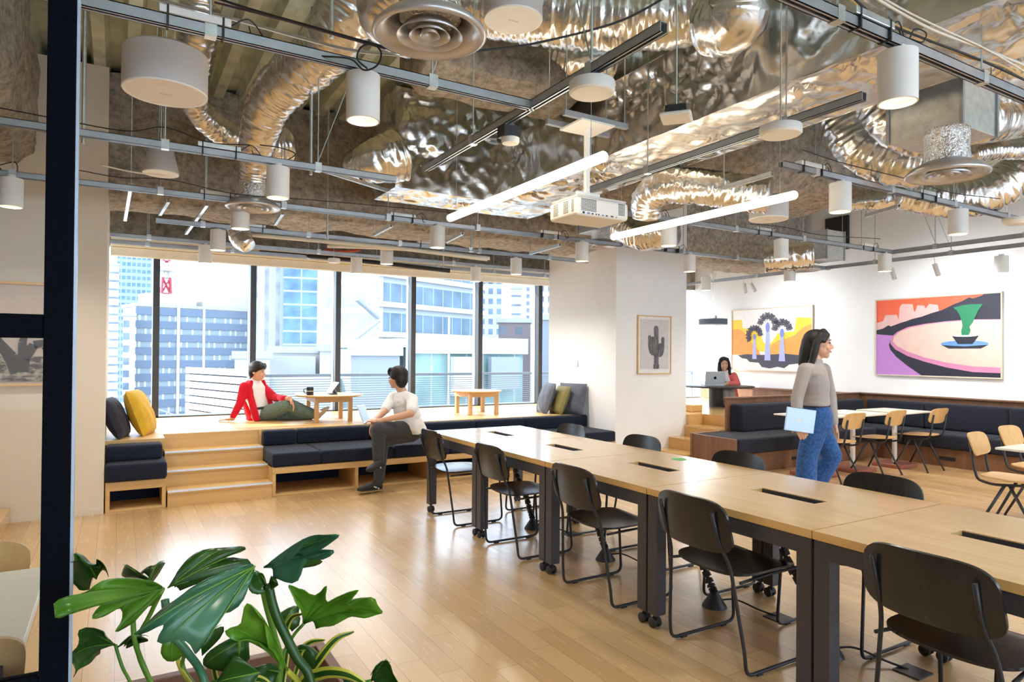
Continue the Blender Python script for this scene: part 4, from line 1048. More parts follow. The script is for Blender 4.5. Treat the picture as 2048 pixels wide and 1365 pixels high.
strut((2.313, 6.287, 2.700), (2.431, 7.145, 2.750), 'diagonal strut left of the downlight over the seated man')
strut((3.013, 6.105, 2.667), (3.211, 6.917, 2.717), 'diagonal strut below the left tube end')
strut((4.100, 5.928, 2.622), (4.352, 6.940, 2.677), 'diagonal strut left of the pillar top')
strut((3.904, 3.487, 2.698), (3.879, 3.036, 2.697), 'galvanised strut right of the middle flexible duct')
strut((6.272, 3.827, 2.813), (6.045, 3.381, 2.801), 'galvanised strut high before the white wall')
strut((2.712, 6.511, 3.042), (1.204, 5.313, 2.919), 'thin strut across the dark beam')

# ------------------------------------------------------------------ wall spots
for i, (p, a, lb) in enumerate((((8.950, 7.539, 2.574), -12, 'small white wall spotlight, left of the pair near the palm painting'), ((8.950, 7.377, 2.577), -32, 'small white wall spotlight, right of the pair near the palm painting'),
     ((8.950, 5.084, 2.568), -15, 'small white wall spotlight half behind a cylinder downlight'), ((8.950, 4.531, 2.564), -18, 'small white wall spotlight above the bonsai painting'), ((8.95, 2.2, 2.6), -18, 'small white wall spotlight added past the right edge to brighten the wall'))):  # the last spotlight is unseen, added to brighten the wall
    t = thing('wall_spotlight', lb, 'spotlight', p, 0, 'small spotlights aimed at the paintings')
    rt = Matrix.Rotation(R(a), 3, 'X')
    build('head', MB().tube([tuple(rt @ Vector((0, 0, zz))) for zz in (-0.08, 0.08)], 0.029, 20), 'white', t, smooth=True)
    build('bracket', MB().tube([(0, 0.02, 0.06), (-0.02, 0.02, 2.73 - p[2])], 0.006, 8), 'white', t)
    L = bpy.data.lights.new('wall_beam', 'SPOT'); L.energy = 36 if i > 1 else 22; L.spot_size = R(140); L.spot_blend = 1.0; L.shadow_soft_size = 0.04; L.color = (0.92, 0.96, 1.0)
    o = bpy.data.objects.new('wall_beam', L); COL.objects.link(o); o.location = (p[0] + 0.03, p[1] - 0.03, p[2] - 0.10); o.rotation_euler = Vector((1.0, -0.1, -0.45)).to_track_quat('-Z', 'Y').to_euler()

# ------------------------------------------------------------------ foil wrapped ducts
def crumple(m, o, u, v, nu, nv, n, amp, seed=0):
    """foil panel: grid o + u + v displaced along n with star-like puckers"""
    o, u, v, n = Vector(o), Vector(u), Vector(v), Vector(n)
    rnd = random.Random(seed); area = u.length * v.length
    pk = [(rnd.random(), rnd.random(), rnd.uniform(0.6, 1.3), rnd.uniform(0, 6.28)) for _ in range(max(3, int(area * 5.5)))]
    lu, lv = u.length, v.length; vs = []; fs = []
    for i in range(nu + 1):
        for j in range(nv + 1):
            a, b = i / nu, j / nv; p = o + u * a + v * b
            edge = min(1, 6 * min(a, 1 - a) * lu / 0.5, 6 * min(b, 1 - b) * lv / 0.5)
            q_ = p + noise.noise_vector(p * 3) * 0.12; h = noise.noise(p * 2.2 + Vector((seed, 0, 0))) * 1.0 + (1 - abs(noise.noise(q_ * 4.5 + Vector((0, seed, 0)))) * 4) * 0.55 + (1 - abs(noise.noise(q_ * 10 + Vector((seed, 3, 0)))) * 4) * 0.28 + (1 - abs(noise.noise(q_ * 19)) * 4) * 0.10
            for (pa, pb, s, ph) in pk:
                dx, dy = (a - pa) * lu, (b - pb) * lv; d = math.hypot(dx, dy)
                if d < 0.32 * s:
                    k = (1 - d / (0.32 * s)); th = math.atan2(dy, dx)
                    h += k * (-1.7 * k + 0.8 * math.sin(th * 7 + ph) * min(1, d / 0.05) + 0.35 * math.sin(th * 13 + ph * 2))
            vs.append(tuple(p + n * (h * amp * (0.25 + 0.75 * edge))))
    for i in range(nu):
        for j in range(nv):
            k = i * (nv + 1) + j; fs.append((k, k + 1, k + nv + 2, k + nv + 1))
    m.add(vs, fs)
def foil_box(name, label, x0, x1, y0, y1, z0, z1, faces, st=0.024, amp=0.017, seed=0, cat='air duct', mesh_name='foil'):
    m = MB(); f = lambda d: max(4, int(d / st))
    X, Y, Z = x1 - x0, y1 - y0, z1 - z0
    if 'b' in faces: crumple(m, (x0, y0, z0), (X, 0, 0), (0, Y, 0), f(X), f(Y), (0, 0, -1), amp, seed)
    if 'f' in faces: crumple(m, (x0, y0, z0), (X, 0, 0), (0, 0, Z), f(X), f(Z), (0, -1, 0), amp, seed + 1)
    if 'l' in faces: crumple(m, (x0, y0, z0), (0, Y, 0), (0, 0, Z), f(Y), f(Z), (-1, 0, 0), amp, seed + 2)
    if 'r' in faces: crumple(m, (x1, y0, z0), (0, Y, 0), (0, 0, Z), f(Y), f(Z), (1, 0, 0), amp, seed + 3)
    if 'k' in faces: crumple(m, (x0, y1, z0), (X, 0, 0), (0, 0, Z), f(X) // 2, f(Z) // 2, (0, 1, 0), amp, seed + 4)
    if 't' in faces: m.add([(x0, y0, z1), (x1, y0, z1), (x1, y1, z1), (x0, y1, z1)], [(0, 1, 2, 3)])
    return m
t = thing('foil_duct', 'huge crumpled silver foil-wrapped duct running across the ceiling', 'air duct', (3.3, 4.0, 3.0))
build('cross_section', foil_box('', '', 2.20, 4.02, 5.88, 6.48, 3.0, 3.95, 'bflrkt', seed=11), 'foil', t, smooth='all', world=True)
build('long_section', foil_box('', '', 3.25, 3.98, 0.2, 5.90, 3.0, 3.55, 'bflrt', seed=31), 'foil', t, smooth='all', world=True)
t = thing('foil_branch_duct', 'crumpled foil duct crossing the top right corner above the cables', 'air duct', (5.0, 1.9, 3.25))
build('section', foil_box('', '', 3.98, 7.0, 1.5, 2.3, 3.2, 3.6, 'bflkt', 0.03, 0.02, 51), 'foil', t, smooth='all', world=True)

def flex(name, label, pts, rad, grp='flexible foil ducts', seg=10, dens=0.012, mat='foil_flex'):
    P = spline(pts, seg)
    # resample evenly
    L = [0]
    for i in range(1, len(P)): L.append(L[-1] + (P[i] - P[i - 1]).length)
    tot = L[-1]; n = int(tot / dens); Q = []; k = 0
    for i in range(n + 1):
        s = tot * i / n
        while k < len(L) - 2 and L[k + 1] < s: k += 1
        f = (s - L[k]) / max(1e-6, L[k + 1] - L[k]); Q.append(P[k].lerp(P[k + 1], f))
    m = MB(); N = 40; rings = []; up = None
    sd = random.Random(name + label).random() * 50
    for i, p in enumerate(Q):
        t_ = (Q[min(i + 1, n)] - Q[max(i - 1, 0)]).normalized()
        if up is None: up = Vector((0, 0, 1)) if abs(t_.z) < 0.9 else Vector((0, 1, 0))
        up = (up - t_ * up.dot(t_)).normalized(); sv = t_.cross(up)
        f = i / n * (len(rad) - 1) if isinstance(rad, list) else 0
        r = rad if not isinstance(rad, list) else rad[int(f)] + (rad[min(len(rad) - 1, int(f) + 1)] - rad[int(f)]) * (f - int(f))
        ring = []
        for j in range(N):
            a = 2 * math.pi * j / N; d = sv * math.cos(a) + up * math.sin(a)
            w = noise.noise(Vector((math.cos(a) * 2.0 + sd, math.sin(a) * 2.0, i * dens * 22))) 
            w2 = noise.noise(Vector((math.cos(a) * 0.9 + sd, math.sin(a) * 0.9, i * dens * 55)))
            w3 = 1 - abs(noise.noise(Vector((math.cos(a) * 1.6 + sd, math.sin(a) * 1.6 + i * dens * 3, i * dens * 26)))) * 4
            ring.append(tuple(p + d * (r * (1 + 0.05 * w + 0.045 * abs(w2) + 0.03 * w3) + 0.003 * math.sin(i * dens * 170))))
        rings.append(ring)
    m.ring(rings)
    c = Q[n // 2]; t = thing(name, label, 'air duct', (c.x, c.y, min(q.z for q in Q)), 0, grp)
    build('duct_skin', m, mat, t, smooth='all', world=True)
    for k in (0.25, 0.75):
        q = Q[int(n * k)]
        if q.z < 3.9: build('hanger_wire', MB().cyl((q.x, q.y, q.z), (q.x, q.y, 4.05), 0.002, 5), 'chrome', t, world=True)
    return t
flex('flexible_duct', 'shiny flexible duct sweeping down to the round bench diffuser', [(0.942, 5.819, 2.744), (0.935, 5.763, 2.925), (0.934, 5.587, 3.124), (0.978, 5.326, 3.368), (1.095, 5.022, 3.497), (1.201, 4.727, 3.556), (1.293, 4.438, 3.687), (1.347, 4.288, 3.886)], [0.10, 0.12, 0.15, 0.17, 0.18, 0.18, 0.19, 0.19])
flex('flexible_duct', 'narrower flexible duct behind the large drum speaker', [(0.485, 5.376, 4.192), (0.493, 5.491, 3.872), (0.473, 5.738, 3.616), (0.529, 5.939, 3.436), (0.714, 6.063, 3.313), (0.982, 6.253, 3.282), (1.313, 6.405, 3.386)], [0.14, 0.14, 0.13, 0.11, 0.11, 0.13, 0.16])
flex('flexible_duct', 'short round duct stub with a bulge left of the foil box', [(1.807, 5.999, 3.153), (1.952, 5.797, 3.172), (2.201, 5.765, 3.271)], [0.10, 0.19, 0.24])
flex('flexible_duct', 'broad flexible duct along the top edge behind the disc unit', [(1.861, 3.986, 3.775), (2.097, 3.731, 3.692), (2.402, 3.435, 3.602), (2.717, 3.134, 3.542), (2.986, 2.858, 3.545), (3.087, 2.681, 3.626)], [0.17, 0.19, 0.2, 0.2, 0.2, 0.2])
flex('flexible_duct', 'lower flexible duct dipping behind the first pale rail', [(2.217, 4.934, 4.080), (2.519, 4.640, 3.974), (2.809, 4.354, 3.832), (3.086, 4.075, 3.712), (3.415, 3.996, 3.798)], [0.18, 0.18, 0.18, 0.17, 0.17])
flex('flexible_duct', 'bulging duct elbow at the top edge beside the large rail', [(2.872, 2.461, 3.540), (2.909, 2.499, 3.404), (2.931, 2.545, 3.319), (2.925, 2.722, 3.365)], [0.16, 0.16, 0.17, 0.17])
flex('flexible_duct', 'curving flexible duct going behind the largest diffuser collar', [(1.289, 3.398, 3.445), (1.254, 3.536, 3.361), (1.363, 3.588, 3.299), (1.471, 3.409, 3.279)], [0.15, 0.15, 0.14, 0.13])
flex('flexible_duct', 'flexible duct turning down and right behind the largest downlight', [(4.815, 3.171, 3.536), (4.821, 3.112, 3.303), (4.892, 3.014, 3.056), (5.008, 2.831, 2.914), (5.130, 2.643, 2.850)], [0.17, 0.18, 0.18, 0.17, 0.15])
flex('flexible_duct', 'big flexible duct feeding the sheet metal box from the left', [(4.467, 2.681, 3.401), (4.464, 2.627, 3.226), (4.533, 2.530, 3.038), (4.604, 2.373, 2.948), (4.680, 2.212, 2.938)], [0.15, 0.16, 0.17, 0.17, 0.16])
flex('flexible_duct', 'dark flexible duct sagging at the right edge', [(6.253, 3.488, 2.962), (6.548, 3.199, 2.895), (6.789, 2.939, 2.965), (6.940, 2.731, 3.208), (6.969, 2.594, 3.528)], [0.13, 0.16, 0.18, 0.18, 0.18])
flex('flexible_duct', 'flexible duct leaving the metal box towards the right edge', [(5.095, 2.313, 3.077), (5.487, 2.312, 3.186), (5.974, 2.255, 3.336)], [0.14, 0.16, 0.17])
flex('flexible_duct', 'thin flexible duct above the rail at far right', [(5.932, 2.747, 3.096), (6.255, 2.672, 3.170), (6.695, 2.527, 3.204)], [0.07, 0.08, 0.08])
flex('flexible_duct', 'pale flexible duct under the rough beam before the white wall', [(6.231, 3.966, 2.967), (6.388, 3.757, 2.985), (6.579, 3.527, 3.036), (6.761, 3.303, 3.085)], [0.06, 0.11, 0.12, 0.12])
flex('flexible_duct', 'ribbed flexible duct curving above the right light tube', [(4.017, 4.465, 2.686), (3.962, 4.380, 2.827), (3.962, 4.147, 2.877), (4.083, 3.844, 2.817), (4.248, 3.631, 2.753), (4.370, 3.443, 2.711)], [0.13, 0.14, 0.145, 0.14, 0.14, 0.14])
flex('flexible_duct', 'small duct passing behind the plenum box at the pillar', [(4.527, 5.440, 2.820), (4.619, 5.155, 2.681), (4.739, 4.852, 2.686)], [0.15, 0.16, 0.14])
flex('flexible_duct', 'dark purple-grey duct stub by the flared diffuser', [(6.847, 5.465, 2.637), (6.973, 5.274, 2.654), (7.171, 5.040, 2.672)], [0.16, 0.16, 0.16])
flex('flexible_duct', 'glossy duct end hanging over the bench diffuser downlight', [(1.106, 7.696, 2.802), (1.119, 7.632, 2.669), (1.180, 7.538, 2.586)], [0.12, 0.11, 0.08])
# sheet metal plenum boxes
def plenum(c, s, rz, label, mat='galv'):
    t = thing('plenum_box', label, 'duct box', c, rz, 'sheet metal plenum boxes')
    build('box', MB().box(-s[0] / 2, s[0] / 2, -s[1] / 2, s[1] / 2, 0, s[2]), mat, t, bevel=0.004)
    for x in (-1, 1):
        for y in (-1, 1): build('corner_angle', MB().box(x * s[0] / 2 - 0.01 , x * s[0] / 2 + 0.01, y * s[1] / 2 - 0.01, y * s[1] / 2 + 0.01, -0.004, s[2] + 0.004), 'rail', t)
    build('threaded_rod', MB().cyl((s[0] / 2 - 0.02, -s[1] / 2 + 0.02, s[2]), (s[0] / 2 - 0.02, -s[1] / 2 + 0.02, 4.0 - c[2]), 0.004, 6), 'chrome', t)
    build('threaded_rod', MB().cyl((-s[0] / 2 + 0.02, s[1] / 2 - 0.02, s[2]), (-s[0] / 2 + 0.02, s[1] / 2 - 0.02, 4.0 - c[2]), 0.004, 6), 'chrome', t)
    return t
plenum((4.30, 2.15, 2.77), (0.40, 0.42, 0.34), 0, 'sheet metal box over the right ringed diffuser')
plenum((5.02, 6.42, 2.93), (0.36, 0.36, 0.26), 0, 'sheet metal box above the pillar corner diffuser')
plenum((8.55, 5.85, 2.80), (0.40, 0.40, 0.4), 0, 'grey box behind the flared diffuser')
t = plenum((4.35, 0.98, 3.05), (0.6, 0.5, 0.3), 0, 'grey ventilation unit with a white label at the top right edge', 'alu')
build('rating_label', MB().box(-0.29, -0.12, -0.251, -0.2505, 0.05, 0.2), flat('label_white', (0.8, 0.8, 0.8)), t)
build('rating_label', MB().box(-0.3008, -0.3002, -0.2, 0.0, 0.04, 0.18), 'label_white', t)
t = thing('recessed_unit', 'pale square ceiling unit cropped at the top edge', 'ceiling unit', (2.62, 2.1, 3.35), 0)
build('frame', MB().box(-0.22, 0.22, -0.22, 0.22, 0.0, 0.03), 'cream', t, bevel=0.003)
build('perforated_face', MB().box(-0.19, 0.19, -0.19, 0.19, -0.003, 0.0), 'stone', t)
build('drop_rod', MB().cyl((0.18, 0.18, 0.03), (0.18, 0.18, 0.65), 0.005, 6), 'chrome', t)
t = thing('ceiling_cassette', 'pale flat ceiling cassette at the right edge beside the metal box', 'ceiling unit', (5.863, 2.437, 3.306), 0)
build('frame', MB().box(-0.45, 0.45, -0.3, 0.3, 0.0, 0.04), 'white', t, bevel=0.003)
build('inner_panel', MB().box(-0.40, 0.40, -0.25, 0.25, -0.004, 0.0), 'stone', t)
build('hanger_rod', MB().cyl((0.3, 0.2, 0.04), (0.3, 0.2, 0.9), 0.005, 6), 'chrome', t)

# pipes, conduits, cables
def cable(pts, r, mat, label, name='ceiling_cable', cat='cable', grp='ceiling cables', n=8):
    return one(name, MB().tube(spline(pts, n), r, 7), mat, label, cat, grp, smooth='all')
cable([(0.356, 3.257, 3.050), (0.493, 3.177, 2.999), (0.753, 2.966, 2.887), (0.966, 2.783, 2.791), (1.117, 2.752, 2.775), (1.514, 2.690, 2.875), (1.825, 2.737, 3.011), (2.187, 2.638, 3.158), (2.476, 2.581, 3.347)], 0.006, 'rubber', 'thick black cable bundle swinging behind the largest diffuser')
cable([(0.362, 3.311, 3.054), (0.610, 3.108, 2.955), (0.868, 2.899, 2.844), (0.985, 2.772, 2.780)], 0.005, flat('purple_cable', (0.10, 0.05, 0.12)), 'dark purple cable along the black cable bundle')
cable([(0.067, 3.544, 3.112), (0.349, 3.378, 3.033), (0.711, 3.165, 2.920), (0.912, 3.046, 2.863), (1.113, 2.928, 2.842)], 0.008, 'galv', 'grey conduit running just above the first rail', 'conduit', 'conduit')
cable([(-0.662, 5.254, 2.982), (-0.394, 5.154, 2.942), (0.019, 4.969, 2.876), (0.244, 4.893, 2.917), (0.505, 4.798, 2.837), (0.741, 4.717, 2.838)], 0.004, 'rubber', 'black cable sagging along the second rail')
cable([(0.741, 2.917, 2.745), (0.854, 2.850, 2.733), (0.907, 2.819, 2.685), (0.941, 2.741, 2.686), (0.953, 2.733, 2.740), (0.922, 2.751, 2.776), (0.879, 2.777, 2.760), (0.876, 2.814, 2.724), (0.920, 2.811, 2.690)], 0.004, 'rubber', 'coil of black cable above the nearest centre downlight')
cable([(0.921, 4.901, 2.765), (1.057, 4.820, 2.848), (0.965, 4.874, 2.897), (0.843, 4.946, 2.917)], 0.004, 'rubber', 'black cable loop over the downlight before the dark beam')
cable([(-0.282, 5.961, 2.812), (-0.006, 5.914, 2.784), (0.330, 5.831, 2.794), (0.784, 5.680, 2.712), (1.348, 5.579, 2.715), (1.880, 5.380, 2.691), (2.431, 5.171, 2.662)], 0.0035, 'rubber', 'thin black cable following the long rail on the left')
cable([(-0.134, 5.757, 2.823), (0.091, 5.741, 2.797), (0.324, 5.719, 2.799)], 0.006, 'cream', 'pale conduit beside the thin black cable', 'conduit', 'conduit')
cable([(2.728, 1.739, 3.028), (2.890, 1.701, 2.945), (3.115, 1.627, 2.886), (3.441, 1.551, 2.838), (3.760, 1.479, 2.776)], 0.0055, 'rubber', 'black cable draping over the top right rail')
cable([(2.755, 1.780, 3.055), (2.920, 1.742, 2.993), (3.147, 1.666, 2.928), (3.380, 1.587, 2.856), (3.578, 1.528, 2.838), (3.760, 1.479, 2.776)], 0.006, flat('tan_cable', (0.62, 0.42, 0.18)), 'tan cable bundle at top right')
cable([(2.803, 1.694, 3.029), (2.966, 1.656, 2.979), (3.153, 1.604, 2.923), (3.440, 1.551, 2.896), (3.759, 1.479, 2.849)], 0.0065, flat('cream_cable', (0.78, 0.70, 0.58)), 'cream cable pair at top right')
cable([(2.831, 1.678, 3.029), (2.995, 1.639, 2.982), (3.182, 1.587, 2.932), (3.470, 1.533, 2.885), (3.760, 1.479, 2.813)], 0.0045, 'cream_cable', 'thinner cream cable below the cream pair')
cable([(3.002, 1.636, 2.857), (3.024, 1.623, 2.906), (3.067, 1.598, 2.889), (3.054, 1.606, 2.849), (3.010, 1.632, 2.862)], 0.003, 'rubber', 'black cable coil above the largest downlight')
cable([(3.439, 2.484, 2.661), (3.722, 2.433, 2.619), (4.126, 2.427, 2.616), (4.494, 2.441, 2.623), (4.830, 2.360, 2.567), (5.235, 2.236, 2.550)], 0.003, 'rubber', 'thin black cable along the right rail')
cable([(4.401, 3.659, 2.523), (4.732, 3.580, 2.516), (5.072, 3.495, 2.474), (5.704, 3.354, 2.480)], 0.003, 'rubber', 'thin black cable above the walking woman')
cable([(-0.815, 6.507, 2.901), (-0.714, 6.448, 2.922), (-0.703, 6.442, 2.844), (-0.780, 6.488, 2.816), (-0.815, 6.507, 2.878)], 0.004, 'rubber', 'black cable coil above the downlight behind the glass')
cable([(2.041, 7.610, 2.673), (2.557, 7.304, 2.655), (3.000, 7.042, 2.624), (3.641, 6.665, 2.544)], 0.022, 'cream', 'cream drain pipe running above the blinds', 'drain_pipe', 'pipe', 'ceiling pipes')
cable([(1.182, 7.304, 2.669), (1.785, 6.948, 2.612), (2.500, 6.526, 2.540), (3.283, 6.064, 2.433)], 0.022, 'cream', 'long cream pipe in front of the window rails', 'drain_pipe', 'pipe', 'ceiling pipes')
cable([(1.631, 9.477, 2.804), (2.681, 8.857, 2.711), (3.847, 8.169, 2.572)], 0.03, 'rubber', 'black pipe just above the blind box', 'dark_pipe', 'pipe', 'ceiling pipes')
cable([(2.441, 9.229, 2.875), (2.680, 9.089, 2.856), (2.858, 8.983, 2.879)], 0.015, flat('red_pipe_paint', (0.55, 0.06, 0.03)), 'short red pipe above the blinds', 'red_pipe', 'pipe', 'ceiling pipes')
for (a, b, lb) in (((1.202, 4.958, 3.571), (1.379, 5.676, 2.759), 'vertical steel pipe with a clear sprinkler in front of the dark beam'), ((0.669, 6.667, 3.625), (0.719, 6.994, 2.924), 'thin vertical pipe dropping left of the round diffuser'),
                   ((-0.216, 5.216, 3.575), (-0.242, 5.821, 2.822), 'thin rod hanging beside the black post'), ((1.053, 3.885, 3.550), (1.070, 3.936, 3.295), 'grey conduit hanging at the top edge')):
    one('drop_pipe', MB().cyl((a[0], a[1], 4.0), (a[0], a[1], b[2]), 0.012, 10), 'galv', lb, 'pipe', 'vertical drop pipes')
# junction boxes strapped to the rails
for i, (x, y, lb) in enumerate(((0.25, 2.93, 'galvanised driver box strapped to the first rail on the left'), (0.55, 4.705, 'white driver box strapped to the second rail'), (0.70, 6.09, 'driver box on the long rail by the bench diffuser'),
        (2.35, 6.08, 'driver box on the long rail under the left tube end'), (4.05, 6.06, 'driver box on the long rail left of the plenum'), (1.2, 7.43, 'driver box on the rail above the stairs'), (3.2, 7.43, 'driver box on the rail above the seated man'),
        (2.55, 1.545, 'driver box strapped beside the largest downlight'), (4.15, 2.94, 'driver box on the rail right of the disc unit'), (5.65, 2.94, 'driver box beside the smoke detector'), (4.25, 4.69, 'driver box on the rail behind the right tube'),
        (5.85, 4.69, 'driver box on the rail above the walking woman'), (7.7, 4.69, 'driver box near the far rail corner'), (5.85, 6.05, 'driver box just right of the pillar top'), (7.75, 6.05, 'driver box beside the flared diffuser downlight'))):
    t = thing('driver_box', lb, 'driver box', (x, y - 0.005, 2.771), 0, 'driver boxes strapped on the rails')
    build('case', MB().box(-0.13, 0.13, -0.025, 0.025, 0, 0.03), 'galv' if i % 2 else 'white', t, bevel=0.003)
    for q in (-0.10, 0.10): build('strap', MB().box(q - 0.004, q + 0.004, -0.027, 0.027, -0.05, 0.032), 'rubber', t)
    build('lead', MB().tube(spline([(0.13, 0, 0.015), (0.2, 0, 0.06), (0.26, 0.01, 0.0), (0.22, -0.01, -0.03), (0.2, 0, 0.03)], 5), 0.003, 6), 'rubber', t, smooth='all')

# floor cable chains, cones and boxes below the table
for i, (y, lb) in enumerate(((4.68, 'black jointed cable chain and cone under the far table units'), (3.72, 'black jointed cable chain and cone under the middle table unit'), (2.72, 'black cable chain hanging straight behind the third chair'), (2.0, 'black cable chain and cone with a floor lead under the near tables'))):
    t = thing('cable_chain', lb, 'cable chain', (2.98, y, 0), 0, 'black cable chains under the table')
    pts = spline([(-0.04, 0.25, 0.60), (-0.03, 0.22, 0.42), (0.0, 0.12, 0.26), (0.0, 0.03, 0.12), (0, 0, 0.08)], 4)
    m = MB()
    for k in range(len(pts) - 1):
        if k % 1 == 0:
            a, b = pts[k], pts[k + 1]; m.tube([a, a.lerp(b, 0.72)], [0.022, 0.026], 8); m.tube([a.lerp(b, 0.7), b], 0.012, 6)
    build('links', m, 'black', t)
    build('cone', MB().lathe([(0.07, 0), (0.068, 0.008), (0.018, 0.085), (0, 0.09)], n=24), 'black', t, smooth=True)
    build('floor_lead', MB().tube(spline([(0, 0, 0.03), (0.08, -0.08, 0.05), (0.14, -0.2, 0.02), (0.18, -0.28, 0.006)], 6), 0.005, 6), 'rubber', t)
    build('floor_plate', MB().box(0.12, 0.24, -0.36, -0.24, 0.0, 0.006), 'table_steel', t)
t = thing('wall_switch', 'small white wall switch on the window side of the pillar', 'switch', (5.749, 7.86, 1.28))
build('plate', MB().box(-0.012, 0, -0.03, 0.03, 0, 0.09), 'alu', t, bevel=0.002)

# ------------------------------------------------------------------ the city outside
GZ = -34.0
def facade_mat(name, wall, glassc, pitch_x, pitch_z, fx=0.5, fz=0.5, rough=0.5):
    """window grid in object space on both vertical faces"""
    m, nt, b = _mat(name)
    tc = nt.nodes.new('ShaderNodeTexCoord'); sp = nt.nodes.new('ShaderNodeSeparateXYZ'); nt.links.new(tc.outputs['Object'], sp.inputs[0])
    def cell(src, pitch, frac):
        d = nt.nodes.new('ShaderNodeMath'); d.operation = 'DIVIDE'; d.inputs[1].default_value = pitch; nt.links.new(src, d.inputs[0])
        f = nt.nodes.new('ShaderNodeMath'); f.operation = 'FRACT'; nt.links.new(d.outputs[0], f.inputs[0])
        g = nt.nodes.new('ShaderNodeMath'); g.operation = 'LESS_THAN'; g.inputs[1].default_value = frac; nt.links.new(f.outputs[0], g.inputs[0]); return g.outputs[0]
    s = nt.nodes.new('ShaderNodeMath'); s.operation = 'ADD'; nt.links.new(sp.outputs[0], s.inputs[0]); nt.links.new(sp.outputs[1], s.inputs[1])
    a = cell(s.outputs[0], pitch_x, fx); c = cell(sp.outputs[2], pitch_z, fz)
    mu = nt.nodes.new('ShaderNodeMath'); mu.operation = 'MULTIPLY'; nt.links.new(a, mu.inputs[0]); nt.links.new(c, mu.inputs[1])
    n = _noise(nt, tc.outputs['Object'], 0.25, 4)
    g = _ramp(nt, n, [(0.35, tuple(x * 0.75 for x in glassc)), (0.65, tuple(min(1, x * 1.25) for x in glassc))])
    mx = nt.nodes.new('ShaderNodeMixRGB'); nt.links.new(mu.outputs[0], mx.inputs[0]); mx.inputs[1].default_value = (*wall, 1); nt.links.new(g, mx.inputs[2])
    nt.links.new(mx.outputs[0], b.inputs['Base Color']); b.inputs['Roughness'].default_value = rough; b.inputs['Specular IOR Level'].default_value = 0.2
    M[name] = m; return name
WH = (0.30, 0.31, 0.32)
facade_mat('f_tower', (0.22, 0.27, 0.33), (0.10, 0.17, 0.25), 2.2, 3.4, 0.72, 0.55)
facade_mat('f_slab', (0.36, 0.36, 0.36), (0.16, 0.19, 0.24), 9.0, 3.3, 0.5, 0.22)
facade_mat('f_fin', (0.36, 0.36, 0.36), (0.26, 0.27, 0.29), 3.0, 40.0, 0.4, 1.1)
facade_mat('f_glass', (0.30, 0.34, 0.38), (0.11, 0.19, 0.27), 5.0, 3.8, 0.93, 0.86)
facade_mat('f_band', (0.32, 0.34, 0.36), (0.115, 0.165, 0.22), 2.3, 4.2, 0.94, 0.80)
facade_mat('f_grid', (0.34, 0.34, 0.36), (0.13, 0.17, 0.24), 2.6, 3.2, 0.55, 0.55)
facade_mat('f_brown', (0.22, 0.17, 0.17), (0.14, 0.16, 0.18), 3.0, 3.0, 0.45, 0.45)
facade_mat('f_green', (0.33, 0.35, 0.35), (0.16, 0.25, 0.24), 2.0, 30.0, 0.92, 1.1)
plain_c = lambda n, c: flat(n, c, 0.7)
plain_c('b_white', (0.40, 0.40, 0.39)); plain_c('b_pale', (0.30, 0.31, 0.33)); plain_c('b_blue', (0.095, 0.13, 0.19)); plain_c('b_grey', (0.20, 0.22, 0.25)); plain_c('b_glass', (0.19, 0.235, 0.27)); plain_c('b_line', (0.045, 0.06, 0.09)); plain_c('b_red', (0.30, 0.03, 0.05)); plain_c('b_tree', (0.10, 0.14, 0.05))
def dirpt(u, d):          # horizontal point seen at image column u, at forward distance d
    a = (u - 1024) / 1330.0
    return Vector((0.509 + 0.861 * a, 0.861 - 0.509 * a, 0)) * d
def tower(name, label, u0, u1, d0, d1, vtop, depth, mat, vbot=None, roof='b_pale', cat='building', parts=None):
    """block whose street face runs from column u0 at distance d0 to u1 at d1; vtop = roof row at u0 side"""
    a = dirpt(u0, d0); b = dirpt(u1, d1) if d1 else dirpt(u1, 1).normalized() * a.length; zt = 1.45 + (703.0 - vtop) / 1330.0 * d0
    zb = GZ if vbot is None else 1.45 + (703.0 - vbot) / 1330.0 * d0
    w = (b - a).length; ang = math.atan2(b.y - a.y, b.x - a.x)
    t = thing(name, label, cat, (a.x, a.y, zb), ang, 'city buildings beyond the window')
    build('facade', MB().box(0, w, 0, depth, 0, zt - zb), mat, t)
    build('roof', MB().box(-0.3, w + 0.3, -0.3, depth + 0.3, zt - zb, zt - zb + 0.8), roof, t)
    return t, w, zt - zb
t, w, h = tower('glass_tower', 'tall rounded blue glass tower at the left end of the windows', 232, 303, 330, None, 505, 14, 'f_tower')
build('rounded_crown', MB().tube([(w * 0.5, 8, h), (w * 0.5, 8, h + 3)], w * 0.45, 32), 'f_tower', t, smooth='all')
tower('slab_tower', 'slim white apartment slab left of the rounded glass tower', 214, 237, 260, None, 530, 3, 'f_slab')
# lattice mast
t = thing('lattice_mast', 'red and white lattice broadcast mast', 'mast', tuple(dirpt(331, 420)) [:2] + (GZ,), 0)
hh = 34 + 1.45 + (703 - 490) / 1330 * 420
for k in range(10):
    z0, z1 = hh * k / 10, hh * (k + 1) / 10; w0 = 5.5 - 4.2 * k / 10; w1 = 5.5 - 4.2 * (k + 1) / 10; m = MB()
    c0_ = [(-w0, -w0, z0), (w0, -w0, z0), (w0, w0, z0), (-w0, w0, z0)]; c1_ = [(-w1, -w1, z1), (w1, -w1, z1), (w1, w1, z1), (-w1, w1, z1)]
    for i in range(4):
        m.cyl(c0_[i], c1_[i], 0.9, 5); m.cyl(c0_[i], c1_[(i + 1) % 4], 0.5, 4); m.cyl(c0_[(i + 1) % 4], c1_[i], 0.5, 4); m.cyl(c0_[i], c0_[(i + 1) % 4], 0.6, 4)
    build('lattice_section', m, 'b_red' if k % 2 else 'b_white', t)
